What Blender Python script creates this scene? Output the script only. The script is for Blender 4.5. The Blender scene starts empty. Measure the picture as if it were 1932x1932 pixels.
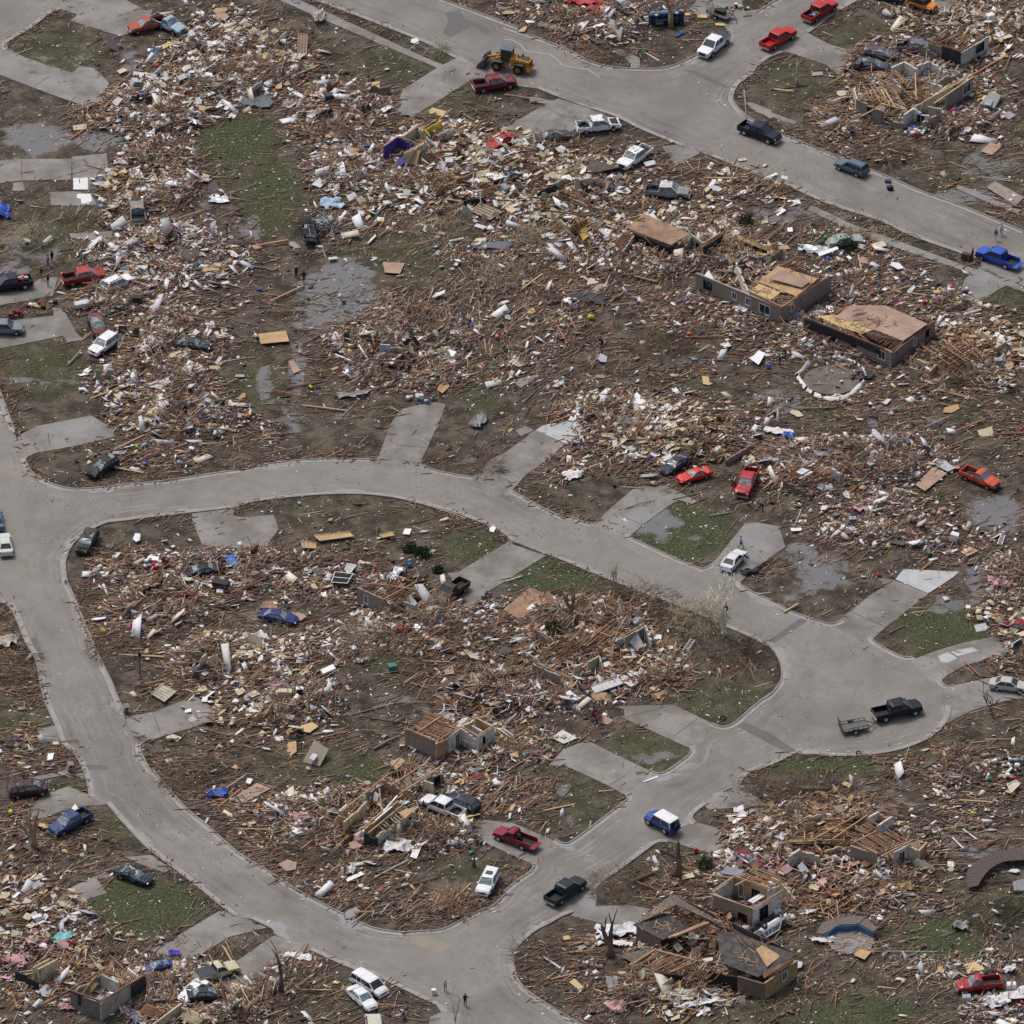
import bpy, bmesh, math, random
import numpy as np
from mathutils import Vector, Matrix, noise, geometry, Euler
random.seed(7); rng=np.random.default_rng(11)
SC=bpy.context.scene; COL=SC.collection
# ---------------------------------------------------------------- camera
ELEV=math.radians(33.5); DIST=1250.0; TH=0.0521
cd=bpy.data.cameras.new('camera'); cam=bpy.data.objects.new('camera',cd); COL.objects.link(cam)
cam.location=(0,-DIST*math.cos(ELEV),DIST*math.sin(ELEV)); cam.rotation_euler=(math.pi/2-ELEV,0,0)
cd.sensor_fit='HORIZONTAL'; cd.angle_x=2*math.atan(TH); cd.clip_start=50; cd.clip_end=9000; SC.camera=cam
# ---------------------------------------------------------------- sky, sun, exposure
wd=bpy.data.worlds.new('World'); SC.world=wd; wd.use_nodes=True
wn=wd.node_tree.nodes; wl=wd.node_tree.links; bg=wn['Background']
SUN_EL=math.radians(58); SUN_AZ=math.radians(-40)
sky=wn.new('ShaderNodeTexSky'); sky.sky_type='NISHITA'; sky.sun_disc=False
sky.sun_elevation=SUN_EL; sky.sun_rotation=SUN_AZ; sky.air_density=1.0; sky.dust_density=5.0; sky.ozone_density=1.0
hs=wn.new('ShaderNodeHueSaturation'); hs.inputs['Saturation'].default_value=0.85
wl.new(sky.outputs[0],hs.inputs['Color']); wl.new(hs.outputs[0],bg.inputs['Color']); bg.inputs['Strength'].default_value=0.11
sd=bpy.data.lights.new('sun','SUN'); sd.energy=1.5; sd.angle=math.radians(14); sd.color=(1.0,0.985,0.96)
sun=bpy.data.objects.new('sun',sd); COL.objects.link(sun)
sdir=Vector((math.sin(SUN_AZ)*math.cos(SUN_EL),math.cos(SUN_AZ)*math.cos(SUN_EL),math.sin(SUN_EL)))
sun.rotation_euler=sdir.to_track_quat('Z','Y').to_euler(); sun.location=(0,0,200)
SC.view_settings.view_transform='Standard'; SC.view_settings.look='None'; SC.view_settings.gamma=1
SC.view_settings.exposure=0.16
# ---------------------------------------------------------------- pixel of the survey (1932 wide) to place on the ground
_c=math.cos(ELEV); _s=math.sin(ELEV)
def P(u,v,h=0.0):
    a=(u-966)/966*TH; b=(966-v)/966*TH
    dx,dy,dz=a,_c+b*_s,-_s+b*_c
    k=(h-DIST*_s)/dz
    return Vector((dx*k,-DIST*_c+dy*k,h))
TO=(0,850,1700,2552)
def UV(t,x,y): return ((TO[int(t[0])]+x/2.1467)*0.55968,(TO[int(t[1])]+y/2.1467)*0.55968)
def G(t,x,y,h=0.0): return P(*UV(t,x,y),h)
def toUV(p):
    d=Vector(p)-Vector((0,-DIST*_c,DIST*_s)); f=d.y*_c-d.z*_s
    return (966+966*(d.x/f)/TH, 966-966*((d.y*_s+d.z*_c)/f)/TH)
# ---------------------------------------------------------------- mesh builder
class MB:
    def __init__(s): s.v=[]; s.f=[]; s.m=[]; s.smooth=False
    def add(s,vs,fs,mi=0):
        b=len(s.v); s.v+= [tuple(p) for p in vs]; s.f+=[tuple(i+b for i in f) for f in fs]; s.m+=[mi]*len(fs); return s
    def box(s,c,sz,R=None,mi=0,taper=1.0):
        x,y,z=sz[0]/2,sz[1]/2,sz[2]/2; vs=[]
        for k in (-1,1):
            t=taper if k>0 else 1
            for i,j in ((-1,-1),(1,-1),(1,1),(-1,1)):
                p=Vector((i*x*t,j*y*t,k*z))
                if R is not None: p=R@p
                vs.append(p+Vector(c))
        return s.add(vs,[(3,2,1,0),(4,5,6,7),(0,1,5,4),(1,2,6,5),(2,3,7,6),(3,0,4,7)],mi)
    def beam(s,p,q,w,h,mi=0,roll=0):
        p=Vector(p);q=Vector(q);d=q-p;L=d.length
        if L<1e-4:return s
        R=d.to_track_quat('X','Z').to_matrix()
        if roll: R=R@Matrix.Rotation(roll,3,'X')
        return s.box((p+q)/2,(L,w,h),R,mi)
    def slab(s,pts,t,mi=0):
        n=len(pts); pts=[Vector(p) for p in pts]
        nr=Vector((0,0,0))
        for i in range(n): nr+=(pts[i]-pts[0]).cross(pts[(i+1)%n]-pts[0])
        nr.normalize()
        if nr.z<0: pts=pts[::-1]; nr=-nr
        lo=[p-nr*t for p in pts]
        return s.add(pts+lo,[tuple(range(n)),tuple(range(2*n-1,n-1,-1))]+[(i,i+n,(i+1)%n+n,(i+1)%n) for i in range(n)],mi)
    def prism(s,poly,z0,z1,mi=0):
        return s.slab([(p[0],p[1],z1) for p in poly],z1-z0,mi)
    def tube(s,pts,rs,n=5,mi=0,cap=True):
        pts=[Vector(p) for p in pts]; b=len(s.v)
        for i,p in enumerate(pts):
            d=(pts[min(i+1,len(pts)-1)]-pts[max(i-1,0)]); 
            R=d.to_track_quat('Z','Y').to_matrix() if d.length>1e-6 else Matrix.Identity(3)
            r=rs[i] if hasattr(rs,'__len__') else rs
            for k in range(n):
                a=2*math.pi*k/n; s.v.append(tuple(p+R@Vector((math.cos(a)*r,math.sin(a)*r,0))))
        for i in range(len(pts)-1):
            for k in range(n):
                s.f.append((b+i*n+k,b+i*n+(k+1)%n,b+(i+1)*n+(k+1)%n,b+(i+1)*n+k)); s.m.append(mi)
        if cap:
            s.f.append(tuple(b+k for k in range(n))[::-1]); s.m.append(mi)
            e=b+(len(pts)-1)*n; s.f.append(tuple(e+k for k in range(n))); s.m.append(mi)
        return s
    def cyl(s,p,q,r,n=12,mi=0): return s.tube([p,q],[r,r],n,mi)
    def loft(s,rings,mi=0,cap=True):
        b=len(s.v); n=len(rings[0])
        for r in rings: s.v+=[tuple(p) for p in r]
        for i in range(len(rings)-1):
            for k in range(n):
                s.f.append((b+i*n+k,b+i*n+(k+1)%n,b+(i+1)*n+(k+1)%n,b+(i+1)*n+k)); s.m.append(mi)
        if cap:
            s.f.append(tuple(b+k for k in range(n))[::-1]); s.m.append(mi)
            e=b+(len(rings)-1)*n; s.f.append(tuple(e+k for k in range(n))); s.m.append(mi)
        return s
    def warp(s,fn): s.v=[tuple(fn(Vector(p))) for p in s.v]; return s
    def build(s,name,mats,parent=None,org=(0,0,0),smooth=False):
        o3=Vector(org); me=bpy.data.meshes.new(name)
        me.from_pydata([(p[0]-o3.x,p[1]-o3.y,p[2]-o3.z) for p in s.v],[],s.f)
        if not isinstance(mats,(list,tuple)): mats=[mats]
        for m in mats: me.materials.append(m)
        if len(mats)>1: me.polygons.foreach_set('material_index',s.m)
        if smooth or s.smooth: me.polygons.foreach_set('use_smooth',[True]*len(s.f))
        me.update(); o=bpy.data.objects.new(name,me); COL.objects.link(o)
        if parent is not None: o.parent=parent
        else: o.location=o3
        return o
def tag(o,label=None,cat=None,group=None,kind=None):
    if label:o['label']=label
    if cat:o['category']=cat
    if group:o['group']=group
    if kind:o['kind']=kind
    return o
LAND=[]   # landmarks used when wording labels
def thing(name,label,cat,loc=(0,0,0),rotz=0,group=None,mark=None):
    o=bpy.data.objects.new(name,None); COL.objects.link(o); o.empty_display_size=.3
    o.location=loc; o.rotation_euler=(0,0,rotz); tag(o,label,cat,group)
    if mark: LAND.append((mark,)+toUV(Vector(loc)))
    return o
# ---------------------------------------------------------------- materials
def nodes(m):
    m.use_nodes=True; nt=m.node_tree; return nt,nt.nodes,nt.links,nt.nodes['Principled BSDF']
MC={}
def mat(name,col,rough=.8,var=.25,scale=1.5,metal=0,spec=.3,dirt=0,coord='Object',bump=0,coat=0):
    if name in MC: return MC[name]
    m=bpy.data.materials.new(name); nt,N,L,b=nodes(m); MC[name]=m
    b.inputs['Roughness'].default_value=rough; b.inputs['Metallic'].default_value=metal
    b.inputs['Specular IOR Level'].default_value=spec; b.inputs['Coat Weight'].default_value=coat
    tc=N.new('ShaderNodeTexCoord'); nz=N.new('ShaderNodeTexNoise'); nz.inputs['Scale'].default_value=scale; nz.inputs['Detail'].default_value=5
    L.new(tc.outputs[coord],nz.inputs['Vector'])
    r=N.new('ShaderNodeValToRGB'); L.new(nz.outputs['Fac'],r.inputs['Fac'])
    e=r.color_ramp.elements; e[0].position=.3; e[1].position=.7
    e[0].color=tuple(max(0,c*(1-var)) for c in col)+(1,); e[1].color=tuple(min(1,c*(1+var*.6)) for c in col)+(1,)
    out=r.outputs[0]
    if dirt>0:
        n2=N.new('ShaderNodeTexNoise'); n2.inputs['Scale'].default_value=scale*.9+.6; n2.inputs['Detail'].default_value=6; n2.inputs['Roughness'].default_value=.7
        L.new(tc.outputs[coord],n2.inputs['Vector'])
        r2=N.new('ShaderNodeValToRGB'); L.new(n2.outputs['Fac'],r2.inputs['Fac']); q=r2.color_ramp.elements
        q[0].position=.62-dirt*.35; q[1].position=.80-dirt*.3; q[0].color=(0,0,0,1); q[1].color=(1,1,1,1)
        mx=N.new('ShaderNodeMixRGB'); L.new(r2.outputs[0],mx.inputs['Fac']); L.new(out,mx.inputs['Color1']); mx.inputs['Color2'].default_value=(.20,.155,.115,1); out=mx.outputs[0]
    L.new(out,b.inputs['Base Color'])
    if bump:
        bp=N.new('ShaderNodeBump'); bp.inputs['Strength'].default_value=bump; bp.inputs['Distance'].default_value=.05
        L.new(nz.outputs['Fac'],bp.inputs['Height']); L.new(bp.outputs[0],b.inputs['Normal'])
    return m
def paint(col,dirt=0.0,name=None):
    k='paint_%s_%.1f'%('_'.join('%.3f'%c for c in col),dirt)
    return mat(k,col,.34 if dirt<.2 else .6,.10,2.5,0,.32,dirt,coat=.12 if dirt<.2 else .0)
def brickmat(name,c1,c2,mortar):
    m=bpy.data.materials.new(name); nt,N,L,b=nodes(m); MC[name]=m
    tc=N.new('ShaderNodeTexCoord'); mp=N.new('ShaderNodeMapping'); mp.inputs['Rotation'].default_value=(math.pi/2,0,0)
    # wall faces run any way: use (x+y, z)
    sp=N.new('ShaderNodeSeparateXYZ'); ad=N.new('ShaderNodeMath'); cb=N.new('ShaderNodeCombineXYZ')
    L.new(tc.outputs['Object'],sp.inputs[0]); L.new(sp.outputs[0],ad.inputs[0]); L.new(sp.outputs[1],ad.inputs[1])
    L.new(ad.outputs[0],cb.inputs[0]); L.new(sp.outputs[2],cb.inputs[1])
    br=N.new('ShaderNodeTexBrick'); br.inputs['Scale'].default_value=1; br.inputs['Brick Width'].default_value=.3; br.inputs['Row Height'].default_value=.1
    br.inputs['Mortar Size'].default_value=.012; br.inputs['Color1'].default_value=c1+(1,); br.inputs['Color2'].default_value=c2+(1,); br.inputs['Mortar'].default_value=mortar+(1,)
    L.new(cb.outputs[0],br.inputs['Vector'])
    nz=N.new('ShaderNodeTexNoise'); nz.inputs['Scale'].default_value=.7; nz.inputs['Detail'].default_value=6; L.new(tc.outputs['Object'],nz.inputs['Vector'])
    r=N.new('ShaderNodeValToRGB'); L.new(nz.outputs['Fac'],r.inputs['Fac']); r.color_ramp.elements[0].position=.35; r.color_ramp.elements[1].position=.68
    mx=N.new('ShaderNodeMixRGB'); mx.inputs['Color2'].default_value=(.24,.205,.175,1)
    ml=N.new('ShaderNodeMath'); ml.operation='MULTIPLY'; ml.inputs[1].default_value=.55; L.new(r.outputs[0],ml.inputs[0])
    L.new(ml.outputs[0],mx.inputs['Fac']); L.new(br.outputs['Color'],mx.inputs['Color1']); L.new(mx.outputs[0],b.inputs['Base Color']); b.inputs['Roughness'].default_value=.9
    return m
BRICK=brickmat('grey_brick',(.21,.165,.14),(.27,.21,.18),(.3,.28,.25))
BRICK_RED=brickmat('red_brick',(.26,.12,.085),(.33,.17,.12),(.3,.26,.23))
BRICK_TAN=brickmat('tan_brick',(.36,.28,.19),(.44,.35,.25),(.4,.37,.32))
DRYWALL=mat('drywall',(.62,.60,.56),.85,.12,1.2,dirt=.35)
OLIVE=mat('olive_wall',(.36,.36,.27),.85,.15,1.2,dirt=.3)
CREAM=mat('cream_board',(.60,.52,.36),.85,.2,1.2,dirt=.3)
PURPLE=mat('purple_wall',(.07,.05,.26),.8,.15,1,dirt=.1)
YELLOW=mat('yellow_wall',(.62,.50,.06),.8,.15,1,dirt=.15)
LUMBER=mat('lumber',(.46,.285,.175),.8,.35,.8)
LUMBER_RED=mat('red_lumber',(.25,.13,.085),.8,.35,.8)
LUMBER_PALE=mat('pale_lumber',(.52,.37,.2),.8,.25,.8)
PLY=mat('plywood',(.50,.32,.17),.8,.22,.9,dirt=.12,bump=.1)
PLY_BR=mat('weathered_deck',(.40,.27,.20),.7,.25,.5,dirt=.25)
PLY_YE=mat('new_plywood',(.58,.42,.20),.8,.15,.9)
DARK=mat('shade_and_dark_scrap',(.025,.022,.02),.9,.3,1)  # near black: painted shade of openings, also dark rubble pieces
TARP=mat('black_felt',(.035,.035,.04),.6,.4,1.5)
SHING=mat('brown_shingles',(.165,.135,.115),.95,.4,2.6,bump=.3,dirt=.15)
SHING_D=mat('dark_felted_roof',(.085,.078,.075),.9,.5,1.1,bump=.2,dirt=.18)
WHITE=mat('white_paint',(.74,.74,.73),.6,.12,1.4,dirt=.15)
WHITE_C=mat('clean_white',(.80,.80,.80),.45,.05,1.4)
GREYM=mat('grey_metal',(.36,.37,.39),.45,.3,1.8,.4,dirt=.2)
SILVER=mat('silver_sheet',(.55,.57,.60),.4,.25,1.2,.3,dirt=.1)
RUBBER=mat('rubber',(.018,.018,.019),.75,.3,3)
CHROME=mat('bright_metal',(.55,.56,.58),.3,.1,2,.8)
GLASS=mat('car_glass',(.03,.038,.045),.1,.1,1,spec=.8)
GLASS_P=mat('cracked_glass',(.20,.25,.26),.3,.5,3,spec=.6)
BLACK=mat('black_plastic',(.02,.02,.022),.5,.3,2)
BLACKM=mat('black_steel',(.025,.025,.028),.45,.3,2)
WINP=mat('window_glass',(.02,.025,.03),.08,.1,1,spec=.8)
BARK=mat('bark',(.16,.12,.09),.9,.4,2.5,bump=.3)
BARKW=mat('stripped_pale_wood',(.50,.43,.32),.85,.3,2.0)
BARKD=mat('dry_twigs',(.20,.15,.105),.9,.4,1.5)
TWIGL=mat('pale_twigs',(.42,.36,.25),.9,.35,1.2)
LEAF=mat('evergreen_leaves',(.035,.075,.025),.8,.5,6)
LEAFD=mat('dull_leaves',(.07,.085,.04),.85,.5,5)
BLUEP=mat('blue_plastic',(.04,.13,.50),.45,.15,1.5)
TARPB=mat('blue_tarp',(.03,.09,.42),.5,.3,1.5)
REDP=mat('red_plastic',(.45,.03,.03),.5,.2,1.5)
PINK=mat('pink_insulation',(.58,.33,.34),.95,.25,2)
CLOTHW=mat('white_fabric',(.72,.70,.67),.9,.2,1.5,dirt=.2)
CLOTHG=mat('grey_fabric',(.28,.27,.26),.9,.35,1.5)
CLOTHB=mat('beige_fabric',(.50,.46,.38),.9,.3,1.5)
LBLUE=mat('light_blue_cover',(.34,.47,.60),.6,.2,1.2)
MAROON=mat('maroon_fabric',(.12,.02,.025),.8,.3,2)
GREEN=mat('green_plastic',(.05,.20,.13),.5,.2,2)
ORANGE=mat('orange_plastic',(.62,.14,.03),.5,.2,2)
YELP=mat('yellow_plastic',(.65,.52,.05),.5,.2,2)
RUST=mat('rusty_sheet',(.36,.22,.14),.8,.35,.7,dirt=.3)
# ================================================================ ROADS (outlines surveyed from the photo, kerb runs between driveway mouths)
def K(t,pts,k=1): return ('k' if k else 'g',[UV(t,x,y) for x,y in pts])
def U(pts,k=0): return ('k' if k else 'g',list(pts))
R_OUT=[U([(-200,600),(-30,640)]),
 K('01',[(0,1020),(60,1180),(100,1290)]),K('01',[(130,1390),(178,1475)],0),
 K('01',[(180,1490),(187,1530),(232,1600),(330,1660),(440,1700),(540,1716),(700,1708),(900,1686),(1250,1650),(1500,1610),(1800,1570)]),
 K('11',[(0,1560),(200,1522),(500,1500),(870,1502)]),
 K('11',[(1235,1545),(1350,1590),(1600,1632)]),
 K('21',[(60,1725),(80,1745),(250,1840),(440,1930)]),
 K('22',[(480,95),(600,142),(640,140)]),
 K('22',[(905,215),(912,245),(1000,285),(1180,370),(1400,462),(1450,466),(1500,440)]),
 K('22',[(1700,560),(1712,590),(1800,640),(1932,700)]),
 K('32',[(150,722),(250,780),(480,860),(560,866),(610,840)]),
 K('32',[(828,965),(850,1000),(1000,1085),(1080,1112),(1130,1105)]),
 K('32',[(1335,1250),(1332,1290),(1370,1318),(1430,1310)]),
 K('32',[(1400,1460),(1375,1560),(1290,1655),(1180,1722),(1000,1782),(800,1812),(600,1820),(400,1806),(240,1812)]),
 K('33',[(200,10),(100,55),(0,95)]),K('23',[(1800,95),(1722,150),(1705,190)]),
 K('23',[(1470,330),(1380,400),(1355,440),(1380,480)]),
 K('23',[(1180,615),(1100,620),(1000,690),(850,800),(720,890)]),
 K('23',[(500,1120),(420,1150),(330,1200),(200,1272),(80,1390),(60,1470),(75,1560),(110,1640),(200,1722),(400,1850),(650,1990),(900,2120)]),
 U([(1300,2080),(800,2080)]),
 K('13',[(1450,2050),(1420,1932),(1380,1860)],0),
 K('13',[(1330,1792),(1100,1682),(850,1562),(750,1542),(500,1432),(420,1395)]),
 K('13',[(165,1285),(150,1245),(0,1172)]),
 K('03',[(1700,1150),(1620,1090),(1450,950),(1280,820),(1050,640),(900,480),(770,330)]),
 K('03',[(650,290),(640,200),(600,80),(560,0)]),
 K('02',[(520,1790),(450,1720),(405,1600),(320,1400),(262,1130),(190,1000),(130,850),(75,745),(0,710)]),
 U([(-60,1085),(-200,1010)])]
R_IN=[K('22',[(1932,1040),(1800,970),(1640,900),(1290,745),(1000,640),(700,520),(345,372),(300,360)]),
 K('22',[(45,262),(30,232),(0,215)]),
 K('12',[(1750,170),(1600,110),(1430,50),(1250,0)]),
 K('11',[(1550,1930),(1350,1860),(1100,1790),(850,1755),(600,1750),(300,1770),(0,1805)]),
 K('02',[(1700,22),(1380,60),(1100,92),(870,122),(780,132),(680,172),(560,252),(500,330),(467,430),(482,560),(522,650),(592,830),(642,950),(692,1060),(750,1182),(800,1282),(840,1382),(900,1520)]),
 K('02',[(1015,1735),(1012,1780),(1060,1890),(1095,1940)]),
 K('03',[(1100,90),(1200,212),(1350,382),(1500,502),(1700,682),(1850,782)]),
 K('13',[(0,760),(150,852),(300,952),(500,1062),(700,1162),(880,1242),(1080,1272),(1200,1266),(1380,1250),(1500,1192),(1620,1130),(1745,1080),(1830,1000)]),
 K('23',[(0,978),(100,895),(180,842),(212,800),(195,775)]),
 K('23',[(365,602),(430,630),(500,608),(700,460),(878,322),(892,292),(870,265)]),
 K('23',[(1045,98),(1100,121),(1170,110),(1330,0)]),
 K('22',[(1190,1932),(1300,1850),(1355,1792),(1340,1752)]),
 K('22',[(1500,1590),(1570,1616),(1640,1602),(1700,1562),(1800,1472),(1932,1370)]),
 K('32',[(60,1412),(120,1362),(170,1290),(186,1230),(172,1150),(132,1070),(62,1002)])]
A_OUT=[U([(593,-90),(593,-1)]),
 K('10',[(450,0),(800,130),(1280,322),(1465,420)]),K('10',[(1690,560),(1760,600)],0),
 K('20',[(240,640),(385,700)]),K('20',[(640,790),(800,842),(1000,940),(1300,1062)]),K('20',[(1500,1130),(1932,1302)]),
 K('30',[(200,1330),(500,1470),(900,1602),(1100,1700),(1500,1842)]),
 U([(1860,503),(2050,590),(2050,500)]),
 K('30',[(1932,1680),(1500,1500),(1200,1392),(820,1230),(560,1130),(170,970),(-20,905)]),
 K('20',[(1810,875),(1750,842),(1662,752),(1652,682),(1700,602),(1800,532)]),
 K('30',[(0,480),(80,420),(180,380)]),K('30',[(375,235),(560,98),(730,0),(900,-100)]),
 U([(1560,-80)]),K('30',[(320,-80),(152,0),(0,92)]),
 K('20',[(1640,242),(1390,402),(1180,492),(980,502),(762,486),(600,440),(430,350),(0,195)]),
 K('10',[(1930,205),(1380,0),(1100,-120)])]
C_OUT=[U([(-150,-60),(200,-60),(125,0)]),K('00',[(440,68),(400,80),(370,90),(210,210),(60,300),(42,330),(50,360)]),
 K('00',[(20,400),(0,540)],0),U([(-60,180),(-150,150)])]
def sm(pts,n=3):
    out=[]
    for i in range(len(pts)-1):
        p0=Vector(pts[max(i-1,0)]);p1=Vector(pts[i]);p2=Vector(pts[i+1]);p3=Vector(pts[min(i+2,len(pts)-1)])
        for k in range(n):
            t=k/n; out.append(.5*((2*p1)+(p2-p0)*t+(2*p0-5*p1+4*p2-p3)*t*t+(3*p1-p0-3*p2+p3)*t**3))
    out.append(Vector(pts[-1])); return out
def outline(runs):
    o=[]
    for k,p in runs:
        o+= [P(q[0],q[1]).xy for q in (sm(p) if len(p)>2 else [Vector(x) for x in p])]
    return np.array([(q[0],q[1]) for q in o])
ROADS=[(outline(R_OUT),outline(R_IN)),(outline(A_OUT),None),(outline(C_OUT),None)]
def inside(poly,X,Y):
    r=np.zeros(X.shape,bool); n=len(poly); j=n-1
    for i in range(n):
        xi,yi=poly[i]; xj,yj=poly[j]
        if yi!=yj: r^=((yi>Y)!=(yj>Y))&(X<(xj-xi)*(Y-yi)/(yj-yi)+xi)
        j=i
    return r
def segdist(poly,X,Y,closed=True):
    d=np.full(X.shape,1e9); n=len(poly)
    for i in range(n if closed else n-1):
        a=poly[i]; b=poly[(i+1)%n]; ab=b-a; l=(ab**2).sum()
        if l<1e-9: continue
        t=np.clip(((X-a[0])*ab[0]+(Y-a[1])*ab[1])/l,0,1)
        d=np.minimum(d,(X-a[0]-t*ab[0])**2+(Y-a[1]-t*ab[1])**2)
    return np.sqrt(d)
def in_road(X,Y):
    r=np.zeros(X.shape,bool)
    for o,h in ROADS:
        q=inside(o,X,Y)
        if h is not None: q&=~inside(h,X,Y)
        r|=q
    return r
# ---------------------------------------------------------------- driveways, walks, slabs
DRV=[('10',[(1465,425),(1340,490),(1100,640),(1068,700),(1075,740),(1035,770),(1050,830),(1150,848),(1300,760),(1600,570),(1700,565),(1700,500)]),
('20',[(388,712),(740,825),(610,865),(450,975),(150,1120),(0,1130),(-60,1080),(10,920),(270,770)]),
('30',[(370,240),(520,320),(690,370),(650,470),(590,545),(500,470),(230,380),(170,378)]),
('30',[(820,-120),(800,0),(1100,70),(1240,130),(1430,80),(1500,-120)]),
('20',[(1340,60),(1450,-60),(1700,-60),(1740,80),(1920,62),(1640,245),(1600,200),(1500,130),(1400,110)]),
('31',[(1620,85),(1500,200),(1460,330),(1600,375),(1760,262),(1932,200),(2100,120),(1932,0),(1700,0)]),
('00',[(440,68),(490,-60),(800,-60),(1060,78),(1110,60),(1060,190),(872,262),(510,150),(562,105),(480,80)]),
('00',[(42,345),(180,415),(340,470),(520,525),(580,478),(680,490),(790,600),(720,740),(625,772),(360,680),(0,542),(-60,500),(-60,300)]),
('00',[(-60,1170),(150,1150),(520,1150),(515,1300),(150,1308),(0,1322),(-60,1330)]),
('00',[(520,1135),(770,1110),(790,1290),(700,1370),(530,1372)]),
('00',[(360,1392),(530,1384),(660,1400),(700,1480),(370,1492)]),
('00',[(95,1322),(165,1314),(182,1380),(90,1382)]),
('00',[(500,1690),(820,1672),(800,1752),(515,1722)]),
('01',[(-60,300),(180,280),(290,190),(420,180),(380,315),(0,385),(-60,400)]),
('01',[(-60,510),(180,485),(390,460),(380,400),(440,410),(480,450),(550,580),(605,632),(492,655),(455,606),(0,697),(-60,710)]),
('01',[(130,1330),(260,1260),(660,1182),(840,1290),(830,1335),(560,1400),(260,1452),(178,1492),(120,1400)]),
('11',[(1072,1140),(1300,1082),(1400,1100),(1370,1185),(1262,1430),(1225,1500),(1230,1560),(1000,1580),(860,1520),(920,1470),(995,1255)]),
('21',[(225,1290),(435,1388),(330,1490),(160,1610),(50,1730),(-100,1790),(-240,1640),(-100,1500),(0,1455)]),
('21',[(80,1290),(150,1255),(215,1290),(120,1330)]),
('22',[(950,-125),(1180,-135),(1390,-25),(1365,0),(1262,-32),(1190,12),(1000,150),(905,235),(850,260),(610,160),(790,12)]),
('22',[(1740,142),(1830,132),(1985,160),(2035,310),(1830,450),(1700,572),(1640,620),(1450,480),(1550,375)]),
('32',[(860,530),(1000,550),(1240,647),(1060,790),(930,890),(830,980),(700,960),(552,880),(640,800),(800,672),(935,585)]),
('32',[(1110,1130),(1290,1062),(1500,1000),(1740,955),(1820,1072),(1500,1170),(1370,1240),(1334,1280),(1250,1280)]),
('32',[(1338,1322),(1430,1310),(1700,1252),(1932,1400),(1800,1422),(1560,1490),(1380,1580),(1330,1500)]),
('22',[(795,1462),(1230,1450),(1370,1520),(1515,1592),(1450,1700),(1340,1765),(870,1552),(865,1485)]),
('23',[(310,70),(430,-60),(600,-120),(800,-20),(1050,98),(1000,200),(882,282),(740,200),(430,58)]),
('23',[(-235,545),(-150,455),(60,478),(330,590),(400,640),(215,790),(190,772),(-240,572)]),
('03',[(75,182),(480,92),(600,110),(620,160),(490,125),(85,205)]),
('03',[(190,380),(340,262),(500,212),(660,282),(790,345),(620,352),(440,392),(300,450),(215,440)]),
('03',[(385,1072),(500,950),(760,832),(820,872),(700,882),(775,985),(480,1078)]),
('03',[(900,720),(1080,700),(1240,810),(1200,840),(1000,770)]),
('03',[(1090,1400),(1290,1292),(1590,1112),(1700,1130),(1932,1235),(1850,1255),(1662,1302),(1380,1470),(1140,1420)]),
('13',[(160,1290),(430,1392),(350,1432),(130,1502),(-20,1642),(-120,1712),(-290,1622),(-120,1480),(0,1400)]),
('23',[(1370,470),(1500,500),(1640,560),(1640,705),(1480,692),(1200,612),(1100,630),(1060,600)]),
('23',[(1700,180),(1440,350),(1480,380),(1600,372),(1830,380),(2050,400),(2250,430),(2100,370),(1900,350),(1780,260)]),
('23',[(640,950),(670,1012),(660,1080),(900,1070),(1060,1100),(960,1212),(780,1222),(480,1150),(520,1100)]),
('02',[(900,1540),(1120,1500),(1400,1392),(1480,1420),(1592,1545),(1400,1612),(1040,1722),(1005,1770)]),
('02',[(1388,105),(1390,60),(1700,22),(1690,80),(1750,95),(1980,75),(2015,180),(1932,300),(1600,322),(1462,292)]),
('22',[(0,200),(45,250),(60,290),(300,372),(0,560),(-130,640),(-230,760),(-350,760),(-300,640),(-410,500),(-330,490),(40,262)]),
('02',[(265,1620),(410,1600),(470,1720),(300,1712)]),
('13',[(1290,1880),(1380,1840),(1500,1860),(1580,1990),(1270,1990)])]
WALK=[('10',[(150,-20),(300,-20),(620,125),(920,262),(1240,412),(1385,470),(1340,492),(1190,430),(880,300),(580,170)]),
('20',[(190,702),(392,735),(372,762),(180,735)]),('20',[(-60,20),(60,70),(60,95),(-60,55)]),
('20',[(790,345),(850,352),(980,422),(980,495),(915,492),(912,450),(800,385)]),
('20',[(250,150),(500,200),(490,235),(240,185)]),
('30',[(-10,775),(140,828),(290,880),(270,905),(100,850),(-10,810)]),
('30',[(1450,1338),(1600,1385),(1932,1530),(1932,1570),(1700,1480),(1440,1365)]),
('30',[(370,1490),(420,1495),(680,1620),(900,1700),(1932,2080),(1932,2110),(860,1745),(640,1650),(360,1520)]),
('31',[(1780,235),(1850,210),(1960,270),(1960,300)]),
('20',[(1140,1060),(1300,1045),(1420,1110),(1240,1200),(1200,1150)]),
('20',[(1740,740),(1800,745),(1932,800),(1932,860),(1790,790)]),
('21',[(60,940),(190,885),(250,890),(120,985)]),
('31',[(1100,480),(1240,420),(1300,470),(1180,520)])]
SLABS=[('21',[(400,1232),(470,1198),(545,1200),(578,1298),(520,1340),(460,1396),(228,1291),(280,1255)]),('32',[(1000,545),(1060,470),(1200,478),(1465,490),(1420,530),(1240,647)])]
sl_np=[np.array([tuple(G(t,x,y).xy) for x,y in p]) for t,p in SLABS]
dr_np=[np.array([tuple(G(t,x,y).xy) for x,y in p]) for t,p in DRV]; wk_np=[np.array([tuple(G(t,x,y).xy) for x,y in p]) for t,p in WALK]
def in_paved(X,Y):
    r=in_road(X,Y)
    for p in dr_np+wk_np+sl_np: r|=inside(p,X,Y)
    return r
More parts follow.
